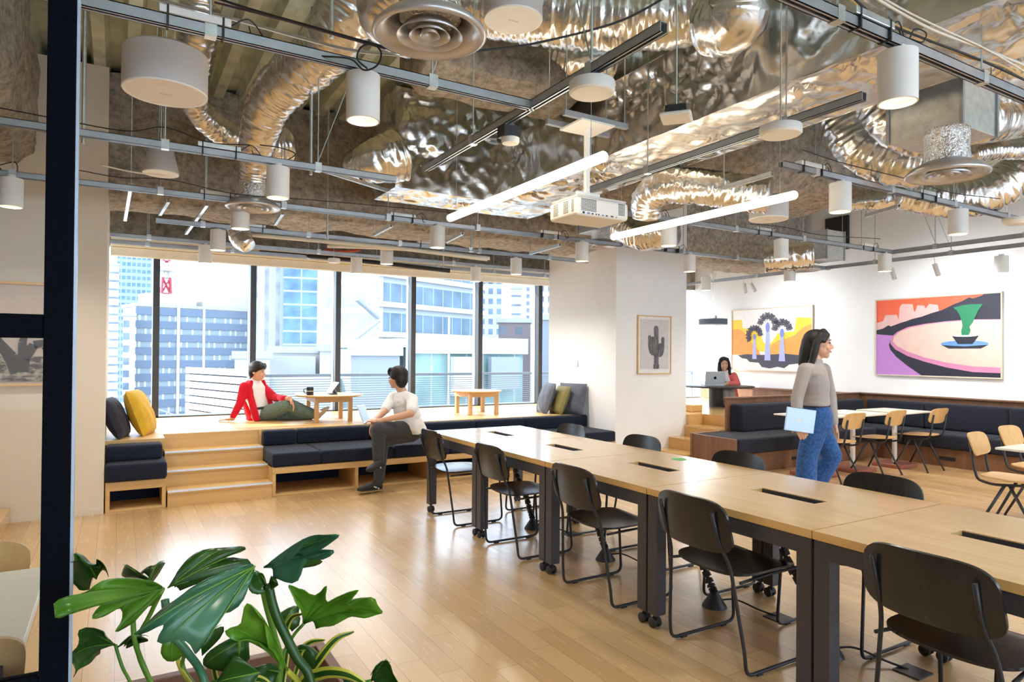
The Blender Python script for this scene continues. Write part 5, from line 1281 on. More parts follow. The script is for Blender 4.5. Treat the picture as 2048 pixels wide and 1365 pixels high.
for z in (hh * 0.62, hh * 0.84): build('gallery', MB().box(-5, 5, -5, 5, z, z + 2.5), 'b_white', t)
# banded office block
t, w, h = tower('office_block', 'white office block with blue-grey balcony bands across the left windows', 272, 541, 176, 202, 612, 12, 'b_pale', None, 'b_pale')
zt = h
for k in range(14):
    z = zt - 2.2 - k * 3.55
    b_ = build('spandrel_band', MB().box(-0.3, w + 0.3, -0.5, -0.05, z, z + 1.9), 'b_blue', t)
    wn = build('window_band', MB().box(0.2, w - 0.2, -0.12, -0.02, z - 1.65, z), 'b_glass', t)
    m = MB()
    for i in range(int(w / 1.5)):
        if (i * 7 + k * 3) % 5 < 3: m.box(0.5 + i * 1.5, 0.5 + i * 1.5 + 0.5, -0.16, -0.11, z - 1.6, z - 0.05)
    build('mullions', m, 'b_white', wn)
build('stair_tower', MB().box(w * 0.27, w * 0.29, -0.8, 0, 0, zt + 1), 'b_white', t)
build('rooftop_room', MB().box(w * 0.1, w * 0.45, 4, 12, zt + 0.8, zt + 4), 'b_white', t)
build('rooftop_room', MB().box(w * 0.5, w * 0.95, 4, 12, zt + 0.8, zt + 5), 'b_white', t)
t, w, h = tower('office_wing', 'narrow white side wing with small windows left of the banded office', 246, 270, 170, None, 632, 4, 'f_grid')
tower('glass_tower', 'very tall tower with white vertical fins behind the second mullion', 506, 566, 190, None, 395, 3, 'f_fin')
tower('glass_tower', 'tall blue glass curtain wall tower left of the third mullion', 566, 640, 188, None, 385, 3, 'f_glass')
# corner building with lines (white flank) and glass bands
t, w, h = tower('corner_building', 'white flank of a corner building with thin diagonal floor lines', 634, 757, 150, 92, 360, 0.6, 'b_white')
for k in range(16):
    z = h - 6.0 - k * 4.2
    build('floor_line', MB().box(0, w, -0.06, 0.0, z, z + 0.28), 'b_line', t)
t, w, h = tower('corner_building', 'blue glass front with white floor bands, centre of the windows', 757, 966, 92, 112, 445, 12, 'f_band')
for k in range(14):
    z = h - 3.0 - k * 4.2
    build('floor_band', MB().box(-0.4, w + 0.3, -0.7, 0.0, z, z + 0.75), 'b_white', t)
tower('grid_tower', 'white tower with a grid of small square windows, left of the last mullion', 960, 1003, 210, None, 560, 5, 'f_grid')
tower('pale_tower', 'pale tower with one column of windows near the last mullion', 1022, 1042, 240, None, 572, 5, 'f_slab')
tower('pale_tower', 'distant pale tower at the last mullion', 1052, 1066, 300, None, 560, 5, 'f_grid')
tower('grid_tower', 'white gridded tower between the last mullion and the pillar', 1078, 1130, 200, None, 540, 5, 'f_grid')
tower('apartment_block', 'small brown and white apartment block with rows of windows', 997, 1061, 120, None, 640, 6, 'f_brown', None, 'b_white')
tower('pale_block', 'plain bluish block right of the last mullion', 1078, 1140, 110, None, 634, 6, 'b_grey')
t, w, h = tower('rooftop_hall', 'low building with a white roof and green glass strip', 828, 1046, 62, 70, 690, 18, 'f_green', None, 'b_white')
build('parapet', MB().box(-0.3, w + 0.3, -0.5, 0, h - 0.6, h + 1.0), 'b_white', t)
build('grey_screen', MB().box(w * 0.62, w * 0.9, -1.2, -0.6, h - 4.2, h - 0.9), 'b_grey', t)
build('white_screen', MB().box(w * 0.28, w * 0.52, -1.2, -0.6, h - 4.6, h - 0.9), 'b_white', t)
t, w, h = tower('rooftop_shed', 'grey corrugated rooftop shed beside a metal stair', 702, 800, 60, None, 708, 4, 'b_grey')
# zigzag stair
t = thing('fire_stair', 'grey zigzag outdoor stair on the white flank', 'stair', tuple(dirpt(735, 84))[:2] + (0,), 0.2)
m = MB(); 
for k in range(3):
    z = 0.5 + k * 2.6; s = 1 if k % 2 else -1
    m.obox((0, 0, z + 1.3), (3.8, 0.9, 0.25), Matrix.Rotation(-s * R(36), 3, 'Y'))
build('flights', m, 'b_grey', t)
build('landing', MB().box(-2.2, 2.4, -0.6, 0.6, -4.5, -0.5), 'b_pale', t)
t, w, h = tower('low_block', 'white low block with stepped roofs below the tall towers', 540, 640, 78, None, 704, 6, 'b_white')
build('front_wall', MB().box(0, w * 0.9, -3, -0.1, h - 3.2, h - 0.4), 'b_pale', t)
build('low_wing', MB().box(-6, w * 1.3, -6, -3.1, h - 6.5, h - 2.6), 'b_white', t)
tower('low_block', 'white low block with panels right of the third mullion', 640, 700, 76, None, 700, 4, 'b_white')
t, w, h = tower('sign_block', 'small white block with lines of tiny windows by the red cardigan man', 470, 540, 70, None, 716, 3, 'b_white')
struct('ground_outside', MB().box(-400, 700, 12, 900, GZ - 1, GZ), 'b_pale')
struct('rooftops_outside', MB().box(-30, 60, 26, 60, -9.2, -9.0), 'b_pale')
# terrace balustrade and slatted screen close to the window
t = thing('terrace_balustrade', 'slatted metal balustrade with top rail outside the windows', 'railing', (6.0, 12.0, -0.3))
build('top_rail', MB().box(1.8, 14.0, 11.97, 12.03, 1.02, 1.07), 'b_grey', t, world=True)
m = MB()
for k in range(30): m.box(1.8, 14.0, 11.985, 12.0, -0.25 + k * 0.042, -0.25 + k * 0.042 + 0.012)
build('slats', m, 'b_grey', t, world=True)
for k in range(9): build('post', MB().box(1.8 + k * 1.5, 1.84 + k * 1.5, 11.98, 12.02, -0.3, 1.02), 'b_grey', t, world=True)
struct('terrace_outside', MB().box(-8, 16, 10.05, 16, -0.45, -0.3), 'b_white')
t = thing('slatted_screen', 'big white slatted screen sloping away outside the second window', 'screen', (1.6, 13.2, -0.3))
a, b = dirpt(372, 12.6), dirpt(502, 10.9); d = (b - a); L = d.length; an = math.atan2(d.y, d.x); rt = Matrix.Rotation(an, 3, 'Z')
for k in range(11):
    z = -0.3 + k * 0.135
    m = MB().box(0, L, 0, 0.05, z, z + 0.108); m.v = [tuple(rt @ Vector(v) + Vector((a.x, a.y, 0))) for v in m.v]
    build('slat', m, 'b_white', t, world=True)
m = MB().box(0, L, 0.06, 0.09, -0.3, 1.15); m.v = [tuple(rt @ Vector(v) + Vector((a.x, a.y, 0))) for v in m.v]
build('backing', m, 'b_line', t, world=True)
t = thing('fire_escape_railing', 'pale stair railing outside left of the slatted screen', 'railing', tuple(dirpt(355, 14))[:2] + (-0.3,), 0)
m = MB()
for k in range(7): m.cyl((-0.5 + k * 0.16, 0, 0.0), (-0.5 + k * 0.16, 0, 0.62 - k * 0.07), 0.012, 6)
m.cyl((-0.5, 0, 0.62), (0.46, 0, 0.2), 0.015, 6); m.cyl((-0.5, 0, 0.35), (0.46, 0, 0.0), 0.012, 6)
build('rail', m, 'b_pale', t)
one('flagpole', MB().cyl(tuple(dirpt(408, 60))[:2] + (-10,), tuple(dirpt(408, 60))[:2] + (5.3,), 0.09, 8), 'b_white', 'thin white pole standing before the banded office block', 'pole')
one('flagpole', MB().cyl(tuple(dirpt(898, 52))[:2] + (-10,), tuple(dirpt(898, 52))[:2] + (4.4,), 0.08, 8), 'b_white', 'thin white pole before the green glass strip', 'pole')

# ------------------------------------------------------------------ planter with philodendron
t = thing('wooden_planter', 'dark brown wooden planter box under the big green leaves', 'planter', (0.26, 1.72, 0))
build('box', MB().box(-0.03, 0.56, 1.35, 1.38, 0, 0.55).box(-0.03, 0.56, 2.07, 2.10, 0, 0.55).box(-0.03, 0.0, 1.38, 2.07, 0, 0.55).box(0.53, 0.56, 1.38, 2.07, 0, 0.55), 'walnut_cap', t, world=True, bevel=0.003)
m = MB(); crumple(m, (0, 1.38, 0.49), (0.53, 0, 0), (0, 0.69, 0), 24, 28, (0, 0, 1), 0.02, 5)
build('soil', m, rough_stone('coir_soil', (0.05, 0.03, 0.018), (0.25, 0.15, 0.08), 60, 1.0) if False else 'stone_dark', t, world=True)
M['leaf_bright'] = leafmat('leaf_bright', (0.06, 0.20, 0.012), (0.16, 0.38, 0.03), 0.28)
M['leaf_dark'] = leafmat('leaf_dark', (0.010, 0.055, 0.008), (0.035, 0.13, 0.015), 0.3)
M['leaf_blue'] = leafmat('leaf_bluish', (0.03, 0.13, 0.065), (0.07, 0.22, 0.12), 0.25)
M['leaf_stem'] = leafmat('leaf_stem', (0.10, 0.26, 0.03), (0.20, 0.40, 0.06), 0.4)
M['leaf_yellow'] = leafmat('leaf_yellow', (0.50, 0.50, 0.05), (0.70, 0.66, 0.12), 0.4)
plant = thing('philodendron', 'large split-leaf philodendron filling the lower left foreground', 'plant', (0.26, 1.72, 0.49))
CAMD = Vector((0.509, 0.861, 0.01))
def leaf(pts, mat, veins=(), curl=0.012):
    """pts[0] = petiole point, the rest the outline; surface cupped around its middle, real thickness"""
    b = Vector(pts[0]); O = [Vector(p) for p in pts[1:]]
    # densify outline
    P = []
    for i in range(len(O)):
        a, c = O[i], O[(i + 1) % len(O)]; k = max(1, int((c - a).length / 0.012)) if i < len(O) - 1 else 1
        for j in range(k): P.append(a.lerp(c, j / k))
    # light smoothing keeps lobes rounded
    Q = [P[0]] + [(P[i - 1] + P[i] * 2 + P[i + 1]) / 4 for i in range(1, len(P) - 1)] + [P[-1]]
    cen = sum(Q, Vector()) / len(Q); nrm = Vector((0, 0, 0))
    for i in range(len(Q) - 1): nrm += (Q[i] - b).cross(Q[i + 1] - b)
    nrm.normalize()
    if nrm.z < 0: nrm = -nrm
    m = MB(); K = 7; vs = [tuple(b)]; n = len(Q)
    for k in range(1, K + 1):
        s = k / K
        for i, q in enumerate(Q):
            p = b.lerp(q, s)
            w = noise.noise(p * 14) * 0.010 * s + curl * math.sin(math.pi * s) + 0.006 * math.sin(i * 0.9) * s * s
            vs.append(tuple(p + nrm * w - Vector((0, 0, 1)) * 0.02 * s * s * s))
    fs = [(0, 1 + i, 2 + i) for i in range(n - 1)]
    for k in range(K - 1):
        for i in range(n - 1):
            a = 1 + k * n + i; fs.append((a, a + n, a + n + 1, a + 1))
    m.add(vs, fs)
    o = build('leaf', m, mat, plant, smooth='all', world=True)
    s = o.modifiers.new('thickness', 'SOLIDIFY'); s.thickness = 0.0012
    # veins to the farthest outline points
    far = sorted(range(len(O)), key=lambda i: -(O[i] - b).length)[:1] + list(veins)
    v = MB()
    for i in far:
        e = O[i]; path = [b + (e - b) * f + nrm * (curl * math.sin(math.pi * f) + 0.0015) - Vector((0, 0, 1)) * 0.02 * f ** 3 for f in (0, .15, .3, .45, .6, .75, .9)]
        v.tube(path, [0.0022, .002, .0018, .0015, .0012, .0009, .0005], 5)
    build('veins', v, 'leaf_stem', o, smooth='all', world=True)
    return o
def leafw(o): return o
_old_build_world = None
LEAVES = [
 ([(0.099,1.830,0.872), (0.068,1.800,0.909), (0.035,1.769,0.944), (0.006,1.746,0.959), (-0.023,1.724,0.965), (-0.037,1.716,0.957), (-0.042,1.712,0.948), (-0.068,1.687,0.953), (-0.085,1.667,0.960), (-0.098,1.653,0.958), (-0.109,1.638,0.955), (-0.100,1.649,0.943), (-0.112,1.629,0.931), (-0.102,1.641,0.923), (-0.079,1.672,0.924), (-0.055,1.698,0.919), (-0.023,1.732,0.916), (-0.048,1.698,0.890), (-0.029,1.718,0.887), (-0.007,1.741,0.885), (0.017,1.764,0.885), (-0.000,1.718,0.844), (0.014,1.728,0.840), (0.036,1.757,0.848), (0.060,1.792,0.863), (0.081,1.807,0.862)], 'leaf_bright', (12, 17, 20)),
 ([(-0.040,1.889,0.900), (-0.015,1.820,0.942), (-0.020,1.805,0.966), (-0.030,1.789,0.991), (-0.042,1.784,1.004), (-0.032,1.802,0.980), (-0.028,1.826,0.954), (-0.053,1.820,0.973), (-0.083,1.773,1.020), (-0.076,1.797,0.996), (-0.090,1.787,1.003), (-0.091,1.827,0.944), (-0.075,1.849,0.927), (-0.075,1.847,0.908), (-0.053,1.872,0.900)], 'leaf_dark', (8,)),
 ([(0.080,1.993,0.849), (0.045,2.041,0.867), (0.037,2.058,0.887), (0.029,2.071,0.894), (0.013,2.090,0.895), (0.008,2.087,0.867), (0.041,2.045,0.860), (0.061,2.017,0.852)], 'leaf_dark', ()),
 ([(0.078,1.994,0.852), (0.052,2.066,0.855), (0.088,2.061,0.880), (0.094,2.058,0.878), (0.122,2.084,0.884), (0.114,2.062,0.874), (0.091,2.027,0.864), (0.078,1.996,0.853)], 'leaf_dark', ()),
 ([(0.001,1.936,0.717), (-0.014,1.893,0.766), (-0.031,1.853,0.809), (-0.051,1.830,0.829), (-0.072,1.820,0.826), (-0.068,1.837,0.804), (-0.077,1.831,0.796), (-0.073,1.840,0.783), (-0.081,1.830,0.781), (-0.073,1.841,0.772), (-0.089,1.817,0.766), (-0.079,1.829,0.753), (-0.082,1.799,0.729), (-0.067,1.836,0.734), (-0.047,1.871,0.733), (-0.024,1.905,0.728)], 'leaf_dark', (9, 12)),
 ([(0.006,1.933,0.711), (0.019,1.912,0.737), (0.036,1.886,0.765), (0.054,1.866,0.777), (0.073,1.846,0.772), (0.071,1.851,0.759), (0.049,1.878,0.752), (0.027,1.905,0.736)], 'leaf_dark', ()),
 ([(0.260,1.536,0.983), (0.229,1.525,0.999), (0.206,1.518,1.000), (0.178,1.507,0.997), (0.134,1.488,0.997), (0.101,1.468,0.981), (0.074,1.450,0.972), (0.048,1.428,0.956), (0.025,1.408,0.948), (0.056,1.426,0.942), (0.082,1.445,0.948), (0.070,1.428,0.932), (0.067,1.420,0.922), (0.075,1.420,0.916), (0.095,1.431,0.915), (0.106,1.436,0.915), (0.125,1.433,0.900), (0.137,1.418,0.881), (0.151,1.435,0.894), (0.159,1.461,0.918), (0.175,1.479,0.934), (0.190,1.483,0.933), (0.206,1.481,0.928), (0.223,1.491,0.937), (0.237,1.509,0.955)], 'leaf_blue', (12, 16)),
 ([(0.109,1.824,0.874), (0.126,1.832,0.889), (0.143,1.842,0.908), (0.155,1.862,0.944), (0.173,1.868,0.959), (0.207,1.867,0.964), (0.243,1.865,0.963), (0.291,1.863,0.960), (0.301,1.861,0.951), (0.278,1.859,0.947), (0.242,1.858,0.945), (0.218,1.854,0.936), (0.244,1.856,0.938), (0.266,1.856,0.939), (0.288,1.854,0.926), (0.296,1.856,0.932), (0.308,1.850,0.906), (0.312,1.848,0.891), (0.277,1.848,0.901), (0.229,1.843,0.894), (0.182,1.837,0.891), (0.136,1.830,0.881)], 'leaf_dark', (5, 12)),
 ([(0.287,1.579,0.964), (0.302,1.557,0.986), (0.331,1.519,1.008), (0.347,1.494,1.040), (0.358,1.474,1.065), (0.378,1.448,1.079), (0.404,1.418,1.084), (0.413,1.410,1.080), (0.396,1.434,1.058), (0.373,1.467,1.032), (0.352,1.494,1.018), (0.381,1.458,1.027), (0.401,1.431,1.047), (0.408,1.425,1.039), (0.390,1.449,1.023), (0.359,1.488,1.013), (0.351,1.499,0.999), (0.355,1.496,0.983), (0.350,1.503,0.966), (0.337,1.517,0.955), (0.324,1.533,0.961), (0.302,1.560,0.962)], 'leaf_blue', (5, 12)),
 ([(0.356,1.561,0.986), (0.377,1.565,0.992), (0.422,1.568,0.983), (0.410,1.567,0.976), (0.403,1.566,0.971), (0.366,1.564,0.975)], 'leaf_dark', ()),
 ([(0.295,1.574,0.918), (0.270,1.551,0.978), (0.253,1.552,0.986), (0.253,1.567,0.946), (0.273,1.570,0.933), (0.289,1.572,0.925), (0.302,1.557,0.936), (0.315,1.531,0.961), (0.299,1.540,0.971)], 'leaf_dark', ()),
 ([(0.386,1.614,0.806), (0.381,1.608,0.831), (0.372,1.596,0.871), (0.359,1.589,0.905), (0.339,1.590,0.925), (0.336,1.587,0.936), (0.357,1.581,0.928), (0.371,1.578,0.918), (0.368,1.574,0.931), (0.379,1.570,0.924), (0.387,1.572,0.909), (0.399,1.566,0.901), (0.408,1.555,0.912), (0.413,1.543,0.932), (0.421,1.534,0.937), (0.421,1.549,0.900), (0.424,1.552,0.885), (0.437,1.535,0.898), (0.454,1.513,0.917), (0.472,1.490,0.930), (0.479,1.483,0.929), (0.468,1.501,0.907), (0.459,1.516,0.887), (0.477,1.493,0.902), (0.498,1.467,0.915), (0.511,1.452,0.917), (0.511,1.455,0.903), (0.528,1.437,0.891), (0.516,1.452,0.883), (0.523,1.445,0.879), (0.500,1.474,0.868), (0.467,1.515,0.855), (0.432,1.558,0.829), (0.406,1.591,0.814)], 'leaf_bright', (4, 13, 19, 26)),
 ([(0.336,1.552,0.732), (0.280,1.515,0.825), (0.236,1.498,0.866), (0.217,1.500,0.862), (0.189,1.488,0.888), (0.204,1.484,0.898), (0.224,1.484,0.898), (0.227,1.459,0.941), (0.230,1.450,0.956), (0.242,1.449,0.952), (0.255,1.459,0.931), (0.274,1.484,0.883), (0.288,1.512,0.827), (0.315,1.533,0.778)], 'leaf_bright', (4,)),
 ([(0.277,1.703,0.764), (0.236,1.709,0.786), (0.204,1.716,0.775), (0.177,1.719,0.750), (0.174,1.717,0.730), (0.214,1.707,0.717), (0.246,1.695,0.709), (0.278,1.690,0.736)], 'leaf_dark', ()),
 ([(0.373,1.786,0.743), (0.361,1.805,0.783), (0.387,1.796,0.803), (0.413,1.784,0.809), (0.415,1.781,0.798), (0.401,1.784,0.786), (0.421,1.775,0.779), (0.417,1.774,0.757), (0.396,1.779,0.747)], 'leaf_dark', ()),
 ([(0.515,1.505,0.686), (0.508,1.494,0.723), (0.511,1.485,0.744), (0.524,1.471,0.756), (0.537,1.456,0.769), (0.546,1.451,0.761), (0.550,1.453,0.742), (0.563,1.443,0.726), (0.559,1.451,0.703), (0.547,1.466,0.682), (0.520,1.493,0.672)], 'leaf_dark', (4,)),
 ([(0.328,1.580,0.718), (0.294,1.587,0.755), (0.263,1.597,0.753), (0.251,1.602,0.728), (0.279,1.594,0.706), (0.313,1.583,0.707)], 'leaf_dark', ()),
 ([(0.254,1.659,0.677), (0.208,1.652,0.723), (0.179,1.655,0.720), (0.161,1.656,0.697), (0.193,1.654,0.664), (0.240,1.652,0.661)], 'leaf_dark', ()),
 ([(0.125,1.769,0.780), (0.096,1.772,0.785), (0.093,1.769,0.761), (0.104,1.759,0.741), (0.117,1.752,0.737), (0.132,1.748,0.749), (0.152,1.736,0.766), (0.144,1.747,0.784)], 'leaf_bright', ()),
 ([(0.396,1.633,0.735), (0.372,1.667,0.737), (0.386,1.661,0.761), (0.413,1.638,0.751), (0.436,1.633,0.724), (0.419,1.639,0.701), (0.387,1.654,0.707)], 'leaf_dark', ()),
 ([(0.282,1.584,0.728), (0.231,1.594,0.797), (0.217,1.603,0.775), (0.193,1.614,0.732), (0.203,1.608,0.693), (0.262,1.585,0.688)], 'leaf_dark', ()),
 ([(0.166,1.710,0.767), (0.193,1.722,0.790), (0.214,1.730,0.809), (0.225,1.733,0.816), (0.229,1.726,0.801), (0.215,1.720,0.786), (0.193,1.714,0.772), (0.174,1.712,0.759)], 'leaf_dark', ()),
 ([(0.494,1.599,0.666), (0.468,1.596,0.697), (0.451,1.600,0.694), (0.482,1.599,0.675), (0.504,1.585,0.667), (0.497,1.590,0.657), (0.481,1.598,0.660)], 'leaf_dark', ()),
]
for pts, mat, vn in LEAVES: leaf(pts, mat, vn)
def stem(pts, r, mat='leaf_stem'): build('stem', MB().tube(spline(pts, 6), r, 8), mat, plant, smooth='all', world=True)
base = (0.24, 1.62, 0.5)
stem([(0.099, 1.830, 0.872), (0.075, 1.892, 0.793), (0.049, 1.931, 0.709), (0.077, 1.893, 0.624), (0.18, 1.60, 0.5)], 0.0055)
stem([(0.036, 1.868, 0.814), (0.044, 1.864, 0.735), (0.077, 1.846, 0.641), (0.16, 1.56, 0.5)], 0.006)
stem([(0.001, 1.936, 0.717), (0.017, 1.927, 0.661), (0.042, 1.913, 0.605), (0.12, 1.62, 0.5)], 0.004)
stem([(0.093, 1.636, 0.909), (0.103, 1.630, 0.841), (0.138, 1.633, 0.786), (0.178, 1.646, 0.697), (0.22, 1.52, 0.5)], 0.0085, 'leaf_blue')
stem([(0.386, 1.614, 0.806), (0.368, 1.649, 0.765), (0.343, 1.665, 0.699), (0.28, 1.62, 0.5)], 0.004)
stem([(0.296, 1.574, 0.926), (0.312, 1.565, 0.858), (0.350, 1.543, 0.768), (0.382, 1.525, 0.695), (0.36, 1.50, 0.5)], 0.0105, 'leaf_dark')
stem([(0.288, 1.602, 0.921), (0.300, 1.607, 0.864), (0.319, 1.620, 0.794), (0.338, 1.644, 0.696), (0.30, 1.60, 0.5)], 0.007)
for (a, b) in ((355, 362), (366, 368), (378, 374)): stem([(0.135, 1.787, 0.731), (0.138, 1.786, 0.685), (0.17 + a * 1e-4, 1.55, 0.62), (0.18 + (a - 355) * 0.0008, 1.6, 0.5)], 0.005, 'leaf_yellow')
stem([(0.146, 1.757, 0.742), (0.146, 1.781, 0.679), (0.22, 1.62, 0.6), (0.22, 1.62, 0.5)], 0.005, 'leaf_stem')
stem([(0.336, 1.552, 0.732), (0.365, 1.558, 0.685), (0.36, 1.55, 0.6), (0.34, 1.58, 0.5)], 0.006, 'leaf_yellow')
stem([(0.254, 1.693, 0.779), (0.254, 1.693, 0.731), (0.251, 1.696, 0.684), (0.25, 1.6, 0.5)], 0.004)
stem([(0.515, 1.505, 0.686), (0.482, 1.559, 0.659), (0.42, 1.6, 0.62), (0.38, 1.65, 0.5)], 0.004)
def strap(pts, w, label):
    P = spline(pts, 8); m = MB(); vs = []; fs = []; n = len(P)
    for i, p in enumerate(P):
        d = (P[min(i + 1, n - 1)] - P[max(i - 1, 0)]).normalized(); s = d.cross(CAMD).normalized(); k = w * math.sin(math.pi * (0.08 + 0.9 * i / (n - 1))) ** 0.6
        up = s.cross(d)
        for q in (-1, -.45, 0, .45, 1): vs.append(tuple(p + s * k * q + up * (abs(q) * 0.3 * k)))
    for i in range(n - 1):
        for j in range(4): a = i * 5 + j; fs.append((a, a + 1, a + 6, a + 5))
    m.add(vs, fs, 0); m.mi = [0 if k % 4 in (0, 3) else 1 for k in range(len(fs))]
    o = build('blade', m, ['leaf_yellow', 'leaf_dark'], strapp, smooth='all', world=True)
    s = o.modifiers.new('thickness', 'SOLIDIFY'); s.thickness = 0.001
strapp = thing('striped_grass_plant', 'yellow-edged strap leaf plant low in the planter', 'plant', (0.33, 1.72, 0.49))
strap([(0.34, 1.70, 0.5), (0.384, 1.780, 0.681), (0.376, 1.761, 0.739), (0.384, 1.732, 0.780), (0.403, 1.697, 0.798)], 0.008, '')
strap([(0.34, 1.72, 0.5), (0.403, 1.746, 0.646), (0.403, 1.722, 0.693), (0.426, 1.708, 0.718), (0.457, 1.690, 0.724)], 0.008, '')
strap([(0.36, 1.68, 0.5), (0.402, 1.654, 0.647), (0.425, 1.616, 0.714), (0.458, 1.596, 0.760), (0.501, 1.593, 0.771)], 0.010, '')
strap([(0.36, 1.60, 0.5), (0.373, 1.589, 0.664), (0.404, 1.535, 0.714), (0.448, 1.486, 0.724), (0.492, 1.460, 0.700)], 0.014, '')
strap([(0.28, 1.66, 0.5), (0.208, 1.744, 0.671), (0.229, 1.732, 0.698), (0.249, 1.720, 0.710), (0.275, 1.704, 0.712)], 0.008, '')
strap([(0.28, 1.60, 0.5), (0.244, 1.607, 0.683), (0.263, 1.595, 0.709), (0.288, 1.581, 0.709), (0.312, 1.567, 0.689)], 0.010, '')

# ------------------------------------------------------------------ people
VR = Vector((0.861, -0.509, 0)); VA = Vector((0.509, 0.861, 0)); VZ = Vector((0, 0, 1))
M['skin_warm'] = plain('skin_warm', (0.66, 0.37, 0.24), 0.45, 0, 0.04, 20)
M['red_knit'] = fabric('red_cardigan', (0.62, 0.01, 0.03), 0.15, 120); M['white_cotton'] = fabric('white_cotton', (0.86, 0.85, 0.85), 0.04, 150)
M['green_jean'] = fabric('faded_green_jeans', (0.13, 0.20, 0.18), 0.2, 60); M['charcoal_trouser'] = fabric('charcoal_trousers', (0.055, 0.055, 0.062), 0.15, 80)
M['taupe_knit'] = fabric('taupe_sweater', (0.38, 0.33, 0.30), 0.10, 180, 0.95, 0.5); M['blue_jean'] = fabric('blue_jeans', (0.035, 0.10, 0.27), 0.25, 50)
M['coral_knit'] = fabric('coral_cardigan', (0.75, 0.16, 0.15), 0.1, 100); M['pale_linen'] = fabric('pale_trousers', (0.55, 0.52, 0.50), 0.06, 80)
M['sock'] = fabric('beige_sock', (0.62, 0.56, 0.50), 0.06, 120); M['shoe_black'] = plain('black_shoe', (0.015, 0.015, 0.018), 0.6)
def remesh(o, vox, it=2, fac=0.6):
    r = o.modifiers.new('merge', 'REMESH'); r.mode = 'VOXEL'; r.voxel_size = vox; r.use_smooth_shade = True
    s = o.modifiers.new('relax', 'SMOOTH'); s.iterations = it; s.factor = fac
    return o
def limb3(m, pts, rad, n=14, sub=5):
    """tapering limb with rounded joints through the given joint points"""
    P = [Vector(p) for p in pts]
    for i in range(len(P) - 1):
        a, b = P[i], P[i + 1]; q = [a.lerp(b, k / sub) for k in range(sub + 1)]
        rr = [rad[i] + (rad[i + 1] - rad[i]) * k / sub for k in range(sub + 1)]
        m.tube(q, rr, n)
    for p, r in zip(P, rad): m.ball(p, r * 0.995, n, 8)
def hand(m, w, d, nrm, curl=25, size=1.0, thumb=1, spread=0.02):
    """palm, four unequal fingers bent at the knuckles, thumb from the side of the palm"""
    w, d, nrm = Vector(w), Vector(d).normalized(), Vector(nrm); nrm = (nrm - d * nrm.dot(d)).normalized(); s = d.cross(nrm)
    rot = Matrix((s, d, nrm)).transposed(); k = size
    m.ball(w + d * 0.045 * k, (0.040 * k, 0.052 * k, 0.016 * k), 14, 10, rot=rot)
    m.tube([w - d * 0.03, w + d * 0.02 * k], [0.026 * k, 0.028 * k], 12)
    for i, (o, L) in enumerate(((-0.030, 0.070), (-0.010, 0.080), (0.010, 0.076), (0.029, 0.060))):
        p = w + d * 0.082 * k + s * o * k; dd = (d + s * o * spread * 40 * 0.3).normalized(); a = 0
        pts = [p - dd * 0.02]; ax = dd.cross(nrm).normalized()
        for f, c in ((0.45, 0.6), (0.30, 1.0), (0.25, 0.8)):
            pts.append(p); dd = Matrix.Rotation(R(-curl * c * (1 + 0.12 * i)), 3, ax) @ dd if False else (dd * math.cos(R(curl * c)) + nrm * math.sin(R(curl * c))).normalized()
            p = p + dd * L * f * k
        pts.append(p); m.tube(pts, [0.009 * k, 0.0095 * k, 0.0085 * k, 0.008 * k, 0.0068 * k], 8); m.ball(p, 0.0068 * k, 8, 6)
    p0 = w + d * 0.02 * k - s * thumb * 0.026 * k; p1 = p0 + (d * 0.6 - s * thumb * 0.7 + nrm * 0.35).normalized() * 0.034 * k; p2 = p1 + (d * 0.85 - s * thumb * 0.3 + nrm * 0.45).normalized() * 0.03 * k
    m.tube([p0, p1, p2], [0.013 * k, 0.011 * k, 0.008 * k], 9); m.ball(p2, 0.008 * k, 8, 6)
def head(m, c, f, tilt=0.0, k=1.0):
    """skull, jaw, nose and ears; f = facing direction; returns the head axes"""
    f = Vector(f).normalized(); u = (VZ - f * f.z); u = (Vector((0, 0, 1)) - f * f.dot(VZ)).normalized(); s = f.cross(u)
    if tilt: u = (u + s * tilt).normalized(); s = f.cross(u)
    c = Vector(c); rot = Matrix((s, f, u)).transposed()
    m.ball(c + u * 0.030 * k - f * 0.008 * k, (0.072 * k, 0.090 * k, 0.084 * k), 20, 16, rot=rot)
    m.ball(c + f * 0.020 * k - u * 0.030 * k, (0.060 * k, 0.068 * k, 0.078 * k), 18, 14, rot=rot)
    m.ball(c + f * 0.055 * k - u * 0.090 * k, (0.026 * k, 0.022 * k, 0.018 * k), 12, 8, rot=rot)
    m.tube([c + f * 0.082 * k + u * 0.006 * k, c + f * 0.098 * k - u * 0.018 * k, c + f * 0.100 * k - u * 0.026 * k], [0.007 * k, 0.010 * k, 0.011 * k], 10)
    m.ball(c + f * 0.096 * k - u * 0.028 * k, (0.015 * k, 0.010 * k, 0.008 * k), 10, 8, rot=rot)
    for q in (-1, 1):
        m.ball(c + s * q * 0.072 * k - f * 0.008 * k - u * 0.008 * k, (0.009 * k, 0.018 * k, 0.028 * k), 10, 8, rot=rot)
        m.ball(c + s * q * 0.036 * k + f * 0.066 * k - u * 0.028 * k, (0.02 * k, 0.016 * k, 0.02 * k), 10, 8, rot=rot)
    return c, f, u, s, rot
